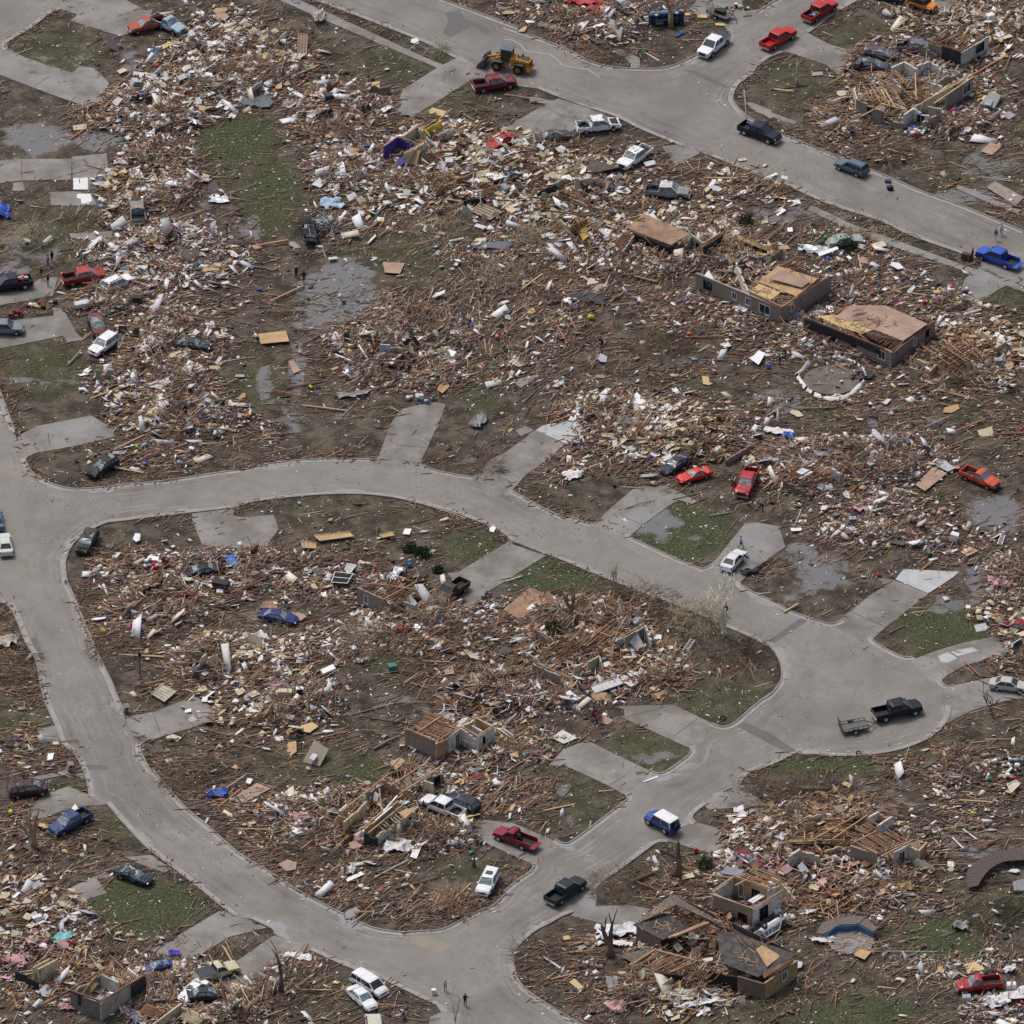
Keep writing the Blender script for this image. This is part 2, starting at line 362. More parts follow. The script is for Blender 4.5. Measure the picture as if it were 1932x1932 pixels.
# ================================================================ COVER MAPS (survey units, 1932 wide)
#   cx cy rx ry density whiteness
DEN=[(390,60,110,50,.8,.35),(420,130,170,80,1,.5),(300,200,130,60,1,.6),(470,190,120,50,.8,.4),(170,225,40,30,.8,.3),(300,330,95,80,1,.35),(250,400,70,50,.9,.35),
(330,490,170,70,1.1,.75),(220,480,90,40,.9,.5),(250,560,120,40,1,.4),(330,640,130,60,1,.3),(380,560,120,50,.9,.15),(300,720,130,70,1,.45),(340,790,150,50,1,.5),(330,860,170,40,.7,.08),(480,840,90,60,.65,.12),
(620,60,80,60,.35,.2),(560,110,60,40,.8,.35),(640,220,120,70,1,.4),(760,240,110,40,.7,.15),(730,320,160,70,1.05,.45),(870,330,140,80,1.1,.5),(700,400,120,50,.85,.3),(860,420,150,50,.9,.3),(1000,330,120,60,1,.3),
(960,400,100,50,1,.45),(1000,470,200,50,.75,.15),(1130,400,150,70,1,.3),(1080,320,110,40,.9,.15),(1250,300,110,40,.8,.15),(1380,350,110,50,.85,.08),(1300,420,140,60,.85,.2),(1380,480,110,60,1,.5),(1250,480,90,50,1,.4),
(1110,470,110,60,.9,.4),(1560,470,140,50,.9,.35),(1640,530,130,50,.9,.35),(1450,520,60,40,1,.3),(1800,600,120,50,.95,.35),(1560,640,130,60,1,.5),(1450,640,110,70,.9,.3),(1590,720,90,50,.9,.15),(1800,700,140,60,1,.35),(1720,780,180,60,.6,.12),
(620,460,80,40,.7,.2),(700,480,130,40,.55,.12),(760,640,170,70,1.05,.35),(760,700,140,50,.95,.3),(720,580,200,40,.7,.1),(950,580,230,70,.75,.08),(1150,600,200,70,.8,.15),(1050,690,150,60,.85,.2),(1250,680,150,60,.8,.18),(1380,580,140,60,.85,.3),
(1230,790,190,70,1,.25),(1150,860,140,50,.9,.25),(1080,900,70,30,.7,.2),(1350,810,90,60,1,.3),(1500,760,180,50,.55,.12),(1300,730,100,40,.6,.2),(1550,880,150,60,1,.45),(1700,870,140,60,.95,.4),(1500,930,90,50,.9,.35),(1650,980,190,60,1,.4),(1800,1020,100,50,.9,.35),(1870,820,90,70,.6,.12),
(1230,870,100,60,.8,.2),(1900,1120,45,80,1,.4),(1890,1240,60,40,.8,.25),
(1150,40,130,50,.95,.35),(1010,20,90,30,.8,.3),(1130,100,100,30,.75,.12),(1300,20,60,25,.6,.3),(1800,30,150,50,1,.5),(1740,130,170,80,1,.35),(1620,230,120,50,.95,.25),(1760,220,130,50,1,.35),(1650,290,90,30,.8,.1),(1860,180,90,60,.8,.3),(1830,290,110,50,.5,.15),(1900,400,60,30,.7,.15),
(600,850,110,40,.4,.06),(820,740,60,30,.6,.12),(900,700,80,50,.5,.2),
(300,1080,150,50,.9,.3),(450,1080,180,50,1,.4),(220,1080,80,60,.7,.08),(260,1170,110,60,.8,.15),(330,1140,120,50,1,.4),(300,1210,110,50,.55,.08),(430,1250,120,60,1,.35),(520,1320,140,60,1,.45),(600,1220,120,50,1,.4),(620,1090,150,60,1.05,.4),(780,1170,130,70,1,.4),(720,1050,160,40,.8,.15),(860,1010,70,25,.9,.3),
(600,1010,130,20,.6,.1),(900,1180,90,60,.8,.25),(860,1260,130,60,.65,.1),(1100,1200,140,80,1.05,.25),(1200,1260,110,60,1,.25),(1150,1160,150,40,.9,.1),(1000,1310,160,50,1.05,.4),(900,1390,150,60,1,.4),(600,1400,120,50,.5,.1),(320,1310,80,30,.6,.2),(370,1430,90,60,.55,.08),(420,1520,110,50,.8,.15),(640,1530,150,70,1,.4),(780,1580,140,60,1,.35),(760,1490,150,60,1,.35),
(600,1650,200,50,.8,.08),(750,1700,170,50,.75,.06),(860,1710,60,30,.95,.1),(960,1500,100,40,.8,.08),(480,1600,120,50,.7,.1),(1000,1420,60,30,.8,.3),(1390,1240,80,50,.6,.1),
(40,1200,50,60,.8,.1),(60,1290,60,80,.5,.1),(50,1420,80,50,.8,.1),(80,1560,100,70,.75,.1),(150,1620,110,40,.9,.08),(60,1670,90,60,1,.35),(130,1750,110,50,1,.4),(230,1770,120,50,.9,.15),(60,1840,110,80,1.05,.4),(260,1860,140,60,1,.35),(330,1800,80,40,.7,.2),(450,1880,120,50,1,.3),(540,1840,80,60,.9,.15),(620,1900,80,50,.6,.1),(740,1880,70,40,.9,.08),(480,1750,40,20,.5,.1),(600,1930,120,30,.6,.2),
(1560,1580,190,70,1.05,.35),(1450,1640,130,60,1,.35),(1620,1650,160,60,1,.35),(1420,1590,80,50,.9,.3),(1850,1470,110,90,.95,.45),(1700,1450,150,40,.55,.12),(1800,1600,110,60,.8,.2),(1560,1510,150,30,.5,.1),(1200,1640,90,40,.8,.1),(1280,1660,90,60,.8,.12),(1330,1780,170,70,1,.3),(1280,1860,150,60,1,.35),(1080,1810,90,60,.8,.1),(1150,1880,150,40,.7,.12),(1480,1720,90,50,.95,.3),(1600,1700,140,50,.8,.2),
(1720,1700,120,50,.6,.12),(1580,1850,120,60,.45,.2),(1650,1880,150,40,.5,.25),(1800,1830,140,50,.8,.3),(1880,1900,80,50,.9,.5),(1650,1780,120,60,.4,.2),(1480,1900,80,30,.5,.1),(1850,1750,90,40,.5,.12),(1560,1380,60,20,.1,.1),(1740,1310,30,10,.3,.1)]
CLR=[(110,80,80,45,.95),(70,190,60,40,.95),(60,270,60,40,.9),(60,440,50,70,.7),(75,690,80,60,.95),(70,770,90,45,.9),(100,900,50,30,.8),(1290,1005,95,50,.95),(1060,1090,110,35,.9),(1540,1110,90,45,.85),(1780,1190,90,45,.9),(1220,1415,80,35,.95),(1120,1500,70,60,.9),(1370,1330,80,45,.9),(1430,1290,40,60,.8),
(270,1710,95,45,.9),(640,820,90,40,.6),(890,800,60,60,.65),(1110,940,80,40,.8),(450,260,60,40,.75),(500,370,50,60,.75),(640,560,80,70,.7),(680,520,60,30,.6),(1600,40,80,40,.9),(1470,160,70,40,.85),(1270,105,70,25,.85),(700,60,130,60,.6),(800,130,60,25,.7),(1560,1455,110,20,.85),(1800,1770,60,50,.7),(1600,1915,90,30,.7),(850,1650,80,50,.85),(290,990,110,30,.8),(640,970,180,35,.7),(890,1030,60,28,.9),
(100,500,50,60,.5),(1880,550,60,30,.8),(1490,1450,60,20,.8),(1180,1600,50,30,.7),(1370,1700,0.1,0.1,0),(530,990,60,20,.8),(480,730,30,60,.5),(540,700,30,60,.5),(1500,780,60,30,.3),(700,1460,50,25,.85),(1700,1700,60,40,.3),(500,1860,40,30,.3),(1870,960,50,40,.7),(1550,800,60,30,.4),(1000,430,30,20,0)]
GRN=[(450,255,70,50,1),(400,300,60,40,.9),(510,370,60,80,.8),(110,100,90,50,.45),(110,140,60,20,.5),(1280,1005,100,55,.95),(1060,1085,130,45,.85),(1790,1190,110,55,.8),(1220,1415,80,40,.6),(90,700,90,50,.6),(270,1710,120,55,1),(705,1462,60,28,1.2),(1560,1440,170,22,.9),(1700,1440,100,30,.8),(1790,1780,110,60,.9),(1600,1910,180,40,.8),(890,1030,70,30,.7),(830,480,200,40,.55),(910,740,50,40,.7),
(720,950,400,40,.25),(1600,100,150,60,.45),(1480,150,60,60,.4),(1300,740,60,20,.7),(600,1440,110,50,.5),(100,1500,90,40,.6),(200,1560,60,30,.5),(640,1880,70,40,.6),(1120,1500,90,80,.4),(1380,1340,100,60,.55),(1250,1620,80,60,.5),(880,190,70,40,.4),(780,130,160,50,.4),(1480,1560,60,40,.5),(640,370,60,80,.4),(480,730,60,60,.5),(1880,640,60,40,.6),(1870,560,60,40,.6),(1650,430,150,40,.5),(1850,340,90,60,.5),(1840,760,90,80,.4),(1500,780,150,50,.35),(30,1390,80,40,.6),(1320,760,100,40,.5),
(110,430,70,60,.4),(200,430,60,40,.4),(760,1240,100,40,.6),(560,1600,80,30,.3),(880,1620,60,40,.4)]
WET=[(70,262,80,30,1),(180,265,50,20,1),(120,110,60,30,.5),(30,290,60,40,.5),(640,555,75,70,1.3),(600,600,60,30,.9),(560,690,18,60,.9),(540,770,40,60,.5),(400,400,70,60,.45),(470,440,60,50,.5),(620,810,70,50,.35),(500,720,20,40,.8),(1550,1085,70,45,.8),(1510,1050,40,25,1),(1500,1120,30,20,.7),(1860,1080,40,60,1.2),(1880,970,60,40,1),(1690,1130,60,40,.4),(1240,985,50,30,.9),(1270,1015,90,14,.5),(1780,1140,60,20,.8),
(1470,760,60,30,.8),(1560,740,60,40,.5),(1620,720,50,30,.8),(1700,780,80,40,.6),(1830,370,80,15,.9),(1860,310,50,40,.7),(1900,330,40,50,.5),(1610,420,80,30,.5),(1480,400,90,30,.7),(1600,900,50,30,.2),(880,250,40,30,.8),(960,260,40,20,.4),(650,800,40,30,.4),(980,830,60,40,.4),(880,840,80,50,.35),(1180,1400,50,30,.4),(1250,1430,50,20,.6),(1150,1440,60,40,.4),(1060,1480,40,30,.5),(1840,1590,80,40,.7),(1660,1470,60,30,.6),(1700,1520,60,20,.4),
(830,1440,50,30,.7),(800,1420,40,20,.5),(780,1330,60,30,.4),(560,1610,60,20,.2),(1400,540,50,20,.3),(700,470,60,20,.3),(880,480,60,20,.4),(640,650,60,30,.5),(250,110,60,30,.7),(100,720,150,10,.6),(1060,1550,40,30,.5),(1870,1850,40,30,.5),(1600,1900,60,30,.2),(480,290,40,30,.3),(70,480,60,20,.6),(30,490,40,60,.6),(1720,1330,20,10,.2),(760,200,40,20,.3),(1800,1740,60,30,.3)]
def blob(L,u,v):
    r=np.zeros(u.shape)
    for b in L:
        q=((u-b[0])/b[2])**2+((v-b[1])/b[3])**2; r=np.maximum(r,b[4]*np.clip(1.35-q,0,1)**.7)
    return r
def uvnp(X,Y):
    y=Y+DIST*_c; z=-DIST*_s; f=y*_c-z*_s
    return 966+966*(X/f)/TH, 966-966*((y*_s+z*_c)/f)/TH
RX0,RX1,RY0,RY1,RD=-84,84,-125,152,.5
NX=int((RX1-RX0)/RD)+1; NY=int((RY1-RY0)/RD)+1
GX,GY=np.meshgrid(RX0+RD*np.arange(NX),RY0+RD*np.arange(NY),indexing='ij')
gu,gv=uvnp(GX,GY)
paved=in_paved(GX,GY); road_m=in_road(GX,GY)
dist_road=np.full(GX.shape,1e9)
for o,h in ROADS:
    dist_road=np.minimum(dist_road,segdist(o,GX,GY))
    if h is not None: dist_road=np.minimum(dist_road,segdist(h,GX,GY))
def fbm(X,Y,s,seed,o=4):
    # cheap value noise on numpy arrays
    out=np.zeros(X.shape); a=1;tot=0
    for k in range(o):
        r=np.random.default_rng(seed+k); T=r.random((64,64)); x=X*s+17.3*k; y=Y*s+5.1*k
        xi=np.floor(x).astype(int);yi=np.floor(y).astype(int);fx=x-xi;fy=y-yi;fx=fx*fx*(3-2*fx);fy=fy*fy*(3-2*fy)
        g=lambda i,j:T[i%64,j%64]
        out+=a*((g(xi,yi)*(1-fx)+g(xi+1,yi)*fx)*(1-fy)+(g(xi,yi+1)*(1-fx)+g(xi+1,yi+1)*fx)*fy); tot+=a;a*=.5;s*=2.03
    return out/tot
den=blob(DEN,gu,gv); white=np.zeros(GX.shape); wsum=np.zeros(GX.shape)+1e-6
for b in DEN:
    q=b[4]*np.clip(1.6-((gu-b[0])/b[2])**2-((gv-b[1])/b[3])**2,0,1); white+=q*b[5]; wsum+=q
white=white/wsum
PK=np.clip(blob([(q[0],q[1],q[2]*.85,q[3]*.85,q[4]) for q in DEN if q[4]>.9],gu,gv),0,1.1)
den=np.clip(den,0,1.3)**1.35; den=den*(.66+.56*PK)*(.45+.75*np.clip((fbm(GX,GY,.085,301,3)-.36)*6,0,1)); den=np.maximum(den,.13)
den*=1-blob(CLR,gu,gv).clip(0,.97)
den*=.30+1.35*fbm(GX,GY,.16,5)
edge=np.clip(dist_road/3.0,0,1); den=np.where(road_m,.0,den*(.35+.65*edge))
def blur(a,n):
    for _ in range(n):
        p=np.pad(a,1,mode='edge'); a=(p[1:-1,1:-1]*2+p[:-2,1:-1]+p[2:,1:-1]+p[1:-1,:-2]+p[1:-1,2:])/6
    return a
pav=paved.astype(float); pavb=blur(pav,2)
den=np.where(paved&~road_m,den*.10,den)
green=blob(GRN,gu,gv); wet=blob(WET,gu,gv)
OFFV=(gu<-40)|(gu>1972)|(gv<-40)|(gv>1972)
HKEEP=[]; KEEP=[]   # (x,y,r): spots kept clear by vehicles
def samp(a,x,y):
    i=np.clip(((np.asarray(x)-RX0)/RD),0,NX-1.001); j=np.clip(((np.asarray(y)-RY0)/RD),0,NY-1.001)
    i0=i.astype(int);j0=j.astype(int);fi=i-i0;fj=j-j0
    return a[i0,j0]*(1-fi)*(1-fj)+a[i0+1,j0]*fi*(1-fj)+a[i0,j0+1]*(1-fi)*fj+a[i0+1,j0+1]*fi*fj
# ---------------------------------------------------------------- surfaces with interior points carrying attributes
def surface(name,outer,hole,z,m,step=.9,seed=1,attrs=True):
    x0,y0=outer.min(0);x1,y1=outer.max(0)
    X,Y=np.meshgrid(np.arange(x0,x1,step),np.arange(y0,y1,step),indexing='ij'); X=X.ravel();Y=Y.ravel()
    r=np.random.default_rng(seed); X=X+r.uniform(-.2,.2,X.shape)*step; Y=Y+r.uniform(-.2,.2,X.shape)*step
    k=inside(outer,X,Y)&(segdist(outer,X,Y)>.25)
    if hole is not None: k&=~inside(hole,X,Y)&(segdist(hole,X,Y)>.25)
    vs=[Vector(p) for p in outer]; n0=len(vs); ed=[(i,(i+1)%n0) for i in range(n0)]
    if hole is not None:
        n1=len(hole); vs+=[Vector(p) for p in hole]; ed+=[(n0+i,n0+(i+1)%n1) for i in range(n1)]
    vs+=[Vector((a,b)) for a,b in zip(X[k],Y[k])]
    v,e,f,_,_,_=geometry.delaunay_2d_cdt(vs,ed,[],0,1e-4)
    V=np.array([(p.x,p.y) for p in v]); F=np.array([t for t in f if len(t)==3]); C=V[F].mean(1)
    q=inside(outer,C[:,0],C[:,1])
    if hole is not None: q&=~inside(hole,C[:,0],C[:,1])
    F=F[q]; a=V[F]; ar=(a[:,1,0]-a[:,0,0])*(a[:,2,1]-a[:,0,1])-(a[:,2,0]-a[:,0,0])*(a[:,1,1]-a[:,0,1])
    F[ar<0]=F[ar<0][:,::-1]
    me=bpy.data.meshes.new(name); me.from_pydata([(p[0],p[1],z) for p in V],[],F.tolist()); me.materials.append(m)
    if attrs:
        d=segdist(outer,V[:,0],V[:,1])
        if hole is not None: d=np.minimum(d,segdist(hole,V[:,0],V[:,1]))
        at=me.attributes.new('edge','FLOAT','POINT'); at.data.foreach_set('value',d.astype(np.float32))
    me.update(); o=bpy.data.objects.new(name,me); COL.objects.link(o); tag(o,kind='structure'); return o
def ramp(N,L,src,stops):
    r=N.new('ShaderNodeValToRGB'); L.new(src,r.inputs['Fac']); e=r.color_ramp.elements
    while len(e)<len(stops): e.new(.5)
    for q,(p,c) in zip(e,stops): q.position=p; q.color=(c if len(c)==4 else tuple(c)+(1,))
    return r.outputs[0]
def nz(N,L,vec,scale,detail=5,rough=.55,vscale=None):
    if vscale:
        mp=N.new('ShaderNodeMapping'); mp.inputs['Scale'].default_value=vscale; L.new(vec,mp.inputs['Vector']); vec=mp.outputs[0]
    n=N.new('ShaderNodeTexNoise'); n.inputs['Scale'].default_value=scale; n.inputs['Detail'].default_value=detail; n.inputs['Roughness'].default_value=rough
    L.new(vec,n.inputs['Vector']); return n.outputs['Fac']
def mix(N,L,f,a,b,mode='MIX'):
    m=N.new('ShaderNodeMixRGB'); m.blend_type=mode
    for i,x in enumerate((f,a,b)):
        if hasattr(x,'links') or hasattr(x,'is_linked'): L.new(x,m.inputs[i])
        elif isinstance(x,(int,float)): m.inputs[i].default_value=x
        else: m.inputs[i].default_value=tuple(x)+(1,)
    return m.outputs[0]
def mth(N,L,op,a,b=None,c=None):
    m=N.new('ShaderNodeMath'); m.operation=op
    for i,x in enumerate((a,b,c)):
        if x is None: continue
        if hasattr(x,'is_linked'): L.new(x,m.inputs[i])
        else: m.inputs[i].default_value=x
    return m.outputs[0]
# road: mud-filmed concrete, wheel-worn bands following the kerb, wet gutters with sky sheen mixed into the colour
rm=bpy.data.materials.new('muddy_wet_road'); nt,N,L,b=nodes(rm)
tc=N.new('ShaderNodeTexCoord').outputs['Object']; at=N.new('ShaderNodeAttribute'); at.attribute_name='edge'; E=at.outputs['Fac']
cx=N.new('ShaderNodeCombineXYZ'); L.new(mth(N,L,'ADD',mth(N,L,'MULTIPLY',E,1.1),mth(N,L,'MULTIPLY',nz(N,L,tc,.06,3),3.0)),cx.inputs[0])
L.new(mth(N,L,'MULTIPLY',nz(N,L,tc,.05,2),2.2),cx.inputs[1])
streak=nz(N,L,cx.outputs[0],1.5,5,.65); big=nz(N,L,tc,.07,5); fine=nz(N,L,tc,2.2,8,.7); mid=nz(N,L,tc,.5,6,.6)
far=mth(N,L,'GREATER_THAN',E,99.); sfa=ramp(N,L,mth(N,L,'MULTIPLY',E,.1),[(.24,(.55,.55,.55)),(.42,(0,0,0))]); streak=mth(N,L,'ADD',mth(N,L,'MULTIPLY',mth(N,L,'SUBTRACT',streak,.505),sfa),mth(N,L,'MULTIPLY_ADD',mth(N,L,'SUBTRACT',nz(N,L,tc,.16,6,.6),.5),.35,.505))
c=ramp(N,L,streak,[(.42,(.098,.086,.074)),(.47,(.145,.130,.114)),(.53,(.170,.155,.139)),(.59,(.245,.229,.209))])
c=mix(N,L,ramp(N,L,big,[(.4,(0,0,0)),(.62,(.5,.5,.5))]),c,(.225,.204,.178))
c=mix(N,L,ramp(N,L,nz(N,L,tc,.035,6,.6),[(.44,(0,0,0)),(.56,(.42,.42,.42))]),c,(.23,.212,.19))
c=mix(N,L,mth(N,L,'MULTIPLY',ramp(N,L,mid,[(.47,(0,0,0)),(.58,(1,1,1))]),.32),c,(.125,.108,.093))
c=mix(N,L,ramp(N,L,fine,[(.60,(0,0,0)),(.72,(.75,.75,.75))]),c,(.115,.095,.078)); c=mix(N,L,ramp(N,L,nz(N,L,tc,1.3,9,.75),[(.60,(0,0,0)),(.70,(.6,.6,.6))]),c,(.29,.275,.255))
g=ramp(N,L,mth(N,L,'ADD',E,mth(N,L,'MULTIPLY',mth(N,L,'SUBTRACT',nz(N,L,tc,.13,7,.7),.46),11.0)),[(.0,(1,1,1)),(.3,(1,1,1)),(.5,(.35,.35,.35)),(.8,(0,0,0))])
gf=mth(N,L,'MULTIPLY',g,.75); c=mix(N,L,gf,c,(.30,.305,.32))
L.new(c,b.inputs['Base Color']); b.inputs['Specular IOR Level'].default_value=.5
L.new(ramp(N,L,mth(N,L,'ADD',mth(N,L,'MULTIPLY',g,.5),mth(N,L,'MULTIPLY',mid,.6)),[(.25,(.62,.62,.62)),(.55,(.36,.36,.36)),(.75,(.22,.22,.22))]),b.inputs['Roughness'])
bp=N.new('ShaderNodeBump'); bp.inputs['Strength'].default_value=.15; bp.inputs['Distance'].default_value=.03; L.new(fine,bp.inputs['Height']); L.new(bp.outputs[0],b.inputs['Normal'])
for i,(o,h) in enumerate(ROADS):
    surface('road',o,h,.008,rm,seed=i)
# driveway / walk concrete
dm=bpy.data.materials.new('drive_concrete'); nt,N,L,b=nodes(dm); tcn=N.new('ShaderNodeTexCoord'); tc=tcn.outputs['Object']
c=ramp(N,L,nz(N,L,tc,.22,6,.65),[(.40,(.135,.118,.099)),(.5,(.185,.168,.147)),(.60,(.240,.223,.20))])
c=mix(N,L,ramp(N,L,nz(N,L,tc,1.6,7,.7),[(.54,(0,0,0)),(.66,(.7,.7,.7))]),c,(.135,.117,.10))
c=mix(N,L,ramp(N,L,nz(N,L,tc,.09,3),[(.52,(0,0,0)),(.66,(.5,.5,.5))]),c,(.24,.245,.25))
L.new(c,b.inputs['Base Color']); L.new(ramp(N,L,nz(N,L,tc,.3,5),[(.35,(.3,.3,.3)),(.65,(.6,.6,.6))]),b.inputs['Roughness'])
JOINT=mat('joint_line',(.11,.10,.09),.9)
for i,p in enumerate(dr_np): surface('driveway',p,None,.013+.003*(i%3),dm,2.0,i,False)
for i,p in enumerate(wk_np): surface('sidewalk',p,None,.026+.004*i/2,dm,2.0,i,False)
# bright floor slabs of vanished houses, patches
SLABW=mat('pale_floor_slab',(.43,.44,.44),.5,.15,.5,dirt=.15); SLABT=mat('tiled_white_floor',(.70,.70,.68),.5,.06,.5)
PATCH=mat('dark_road_patch',(.125,.118,.115),.6,.12,.8); OILY=mat('muddy_spill',(.26,.225,.17),.25,.12,.4)
def sheet(name,t,pts,z,m,lab,cat,th=.03,kind=None):
    o=MB().prism([G(t,x,y).xy for x,y in pts],z-th,z).build(name,m,org=(0,0,0))
    if kind: tag(o,kind=kind)
    else: tag(o,lab,cat)
    return o
sheet('floor_slab','21',[(400,1232),(470,1198),(545,1200),(578,1298),(520,1340),(460,1396),(228,1291),(280,1255)],.05,SLABW,'pale grey bare floor slab at head of driveway, strewn edge','floor slab')
sheet('floor_slab','32',[(1000,545),(1060,470),(1200,478),(1465,490),(1420,530),(1240,647)],.06,SLABW,'pale garage floor slab at head of driveway above the turning circle','floor slab')
sheet('floor_slab','00',[(530,1292),(636,1288),(636,1374),(530,1374)],.07,SLABT,'small bright white tiled floor square on bare house slab','floor slab')
sheet('floor_slab','00',[(560,1404),(655,1404),(668,1450),(640,1478),(590,1475),(585,1440),(555,1436)],.05,SLABT,'white tiled patch on lower bare slab at far left','floor slab')
sheet('floor_slab','23',[(1830,600),(1932,600),(2040,640),(2080,720),(1960,740),(1860,680)],.05,mat('tan_floor_slab',(.42,.37,.28),.8,.2,.8,dirt=.3),'tan dusty floor slab beside the wrecked white-walled room','floor slab')
for t,pts in [('32',[(80,985),(120,1005),(375,840),(325,815)]),('22',[(1680,1605),(1740,1575),(1932,1660),(2120,1790),(2060,1800),(1932,1740)]),
 ('02',[(225,970),(265,965),(330,1130),(270,1135)]),('03',[(620,55),(770,60),(790,90),(640,95)]),('10',[(1400,90),(1500,75),(1560,160),(1620,170),(1440,270),(1380,240),(1420,160)]),('20',[(1290,500),(1380,510),(1560,590),(1640,640),(1560,625),(1400,555)])]:
    sheet('road_patch',t,pts,.0125,PATCH,None,None,.003,'structure')
for t,pts in [('13',[(1150,1290),(1240,1285),(1330,1320),(1460,1370),(1350,1415),(1250,1385),(1140,1345)]),('02',[(195,390),(245,410),(235,470),(270,580),(225,480)]),('32',[(1310,1100),(1380,1070),(1450,1115),(1380,1145),(1330,1140)]),('32',[(1400,1065),(1560,1035),(1600,1060),(1450,1100)]),('01',[(60,1590),(130,1580),(170,1610),(100,1640)])]:
    sheet('mud_stain',t,pts,.02 if t=='32' else .0125,OILY if t!='32' else SLABW,None,None,.003,'structure')
# driveway joints: thin dark grooves
for t,a,q in [('11',(1040,1395),(1260,1412)),('21',(0,1570),(110,1632)),('32',(655,765),(935,890)),('22',(870,1700-160),(1230,1450)),('22',(1230,1675),(1395,1552)),('13',(80,1325),(220,1480)),('02',(1105,1505),(1160,1650)),('02',(1340,1540),(1410,1605)),('23',(760,200),(880,130)),('01',(350,1310),(360,1400)),('22',(845,80),(1000,150)),('20',(330,790),(440,860)),('00',(155,1152),(158,1300)),('00',(338,560),(250,625))]:
    o=MB().beam(G(t,*a,.0235),G(t,*q,.0235),.09,.006).build('driveway_joint',JOINT); tag(o,kind='structure')
# kerbs
KM=mat('kerb_concrete',(.27,.255,.235),.7,.25,.6); GUT=mat('gutter_concrete',(.30,.285,.26),.45,.22,.5)
def strip(mb,pts,off0,off1,z0,z1,side):
    n=len(pts); L_=[]
    for i in range(n):
        d=(pts[min(i+1,n-1)]-pts[max(i-1,0)]); 
        if d.length<1e-6: d=Vector((1,0))
        d.normalize(); L_.append(Vector((-d.y,d.x))*side)
    b=len(mb.v)
    for p,q in zip(pts,L_):
        a=p+q*off0; c=p+q*off1
        mb.v+=[(a.x,a.y,z0),(a.x,a.y,z1),(c.x,c.y,z1),(c.x,c.y,z0)]
    for i in range(n-1):
        for k in range(3): mb.f.append((b+i*4+k,b+i*4+k+1,b+(i+1)*4+k+1,b+(i+1)*4+k)); mb.m.append(0)
    mb.f.append((b,b+1,b+2,b+3)); e=b+(n-1)*4; mb.f.append((e+3,e+2,e+1,e)); mb.m+=[0,0]
kb=MB(); gb=MB(); KZ=0
for runs,(o,h) in ((R_OUT,ROADS[0]),(R_IN,ROADS[0]),(A_OUT,ROADS[1]),(C_OUT,ROADS[2])):
    for k,p in runs:
        if k!='k': continue
        KZ+=.0015
        q=[P(a[0],a[1]).xy for a in sm(p)]
        m=q[len(q)//2]; d=(q[len(q)//2+1]-q[len(q)//2-1]).normalized(); tst=m+Vector((-d.y,d.x))*.6
        s=1 if not bool(in_road(np.array([tst.x]),np.array([tst.y]))[0]) else -1
        strip(kb,q,0,.17,-.05,.11+KZ*.7,s); strip(gb,q,-.55,-.003,-.05,.0255+KZ*.25,s)
kb.build('kerb',KM)['kind']='structure'; gb.build('gutter',GUT)['kind']='structure'
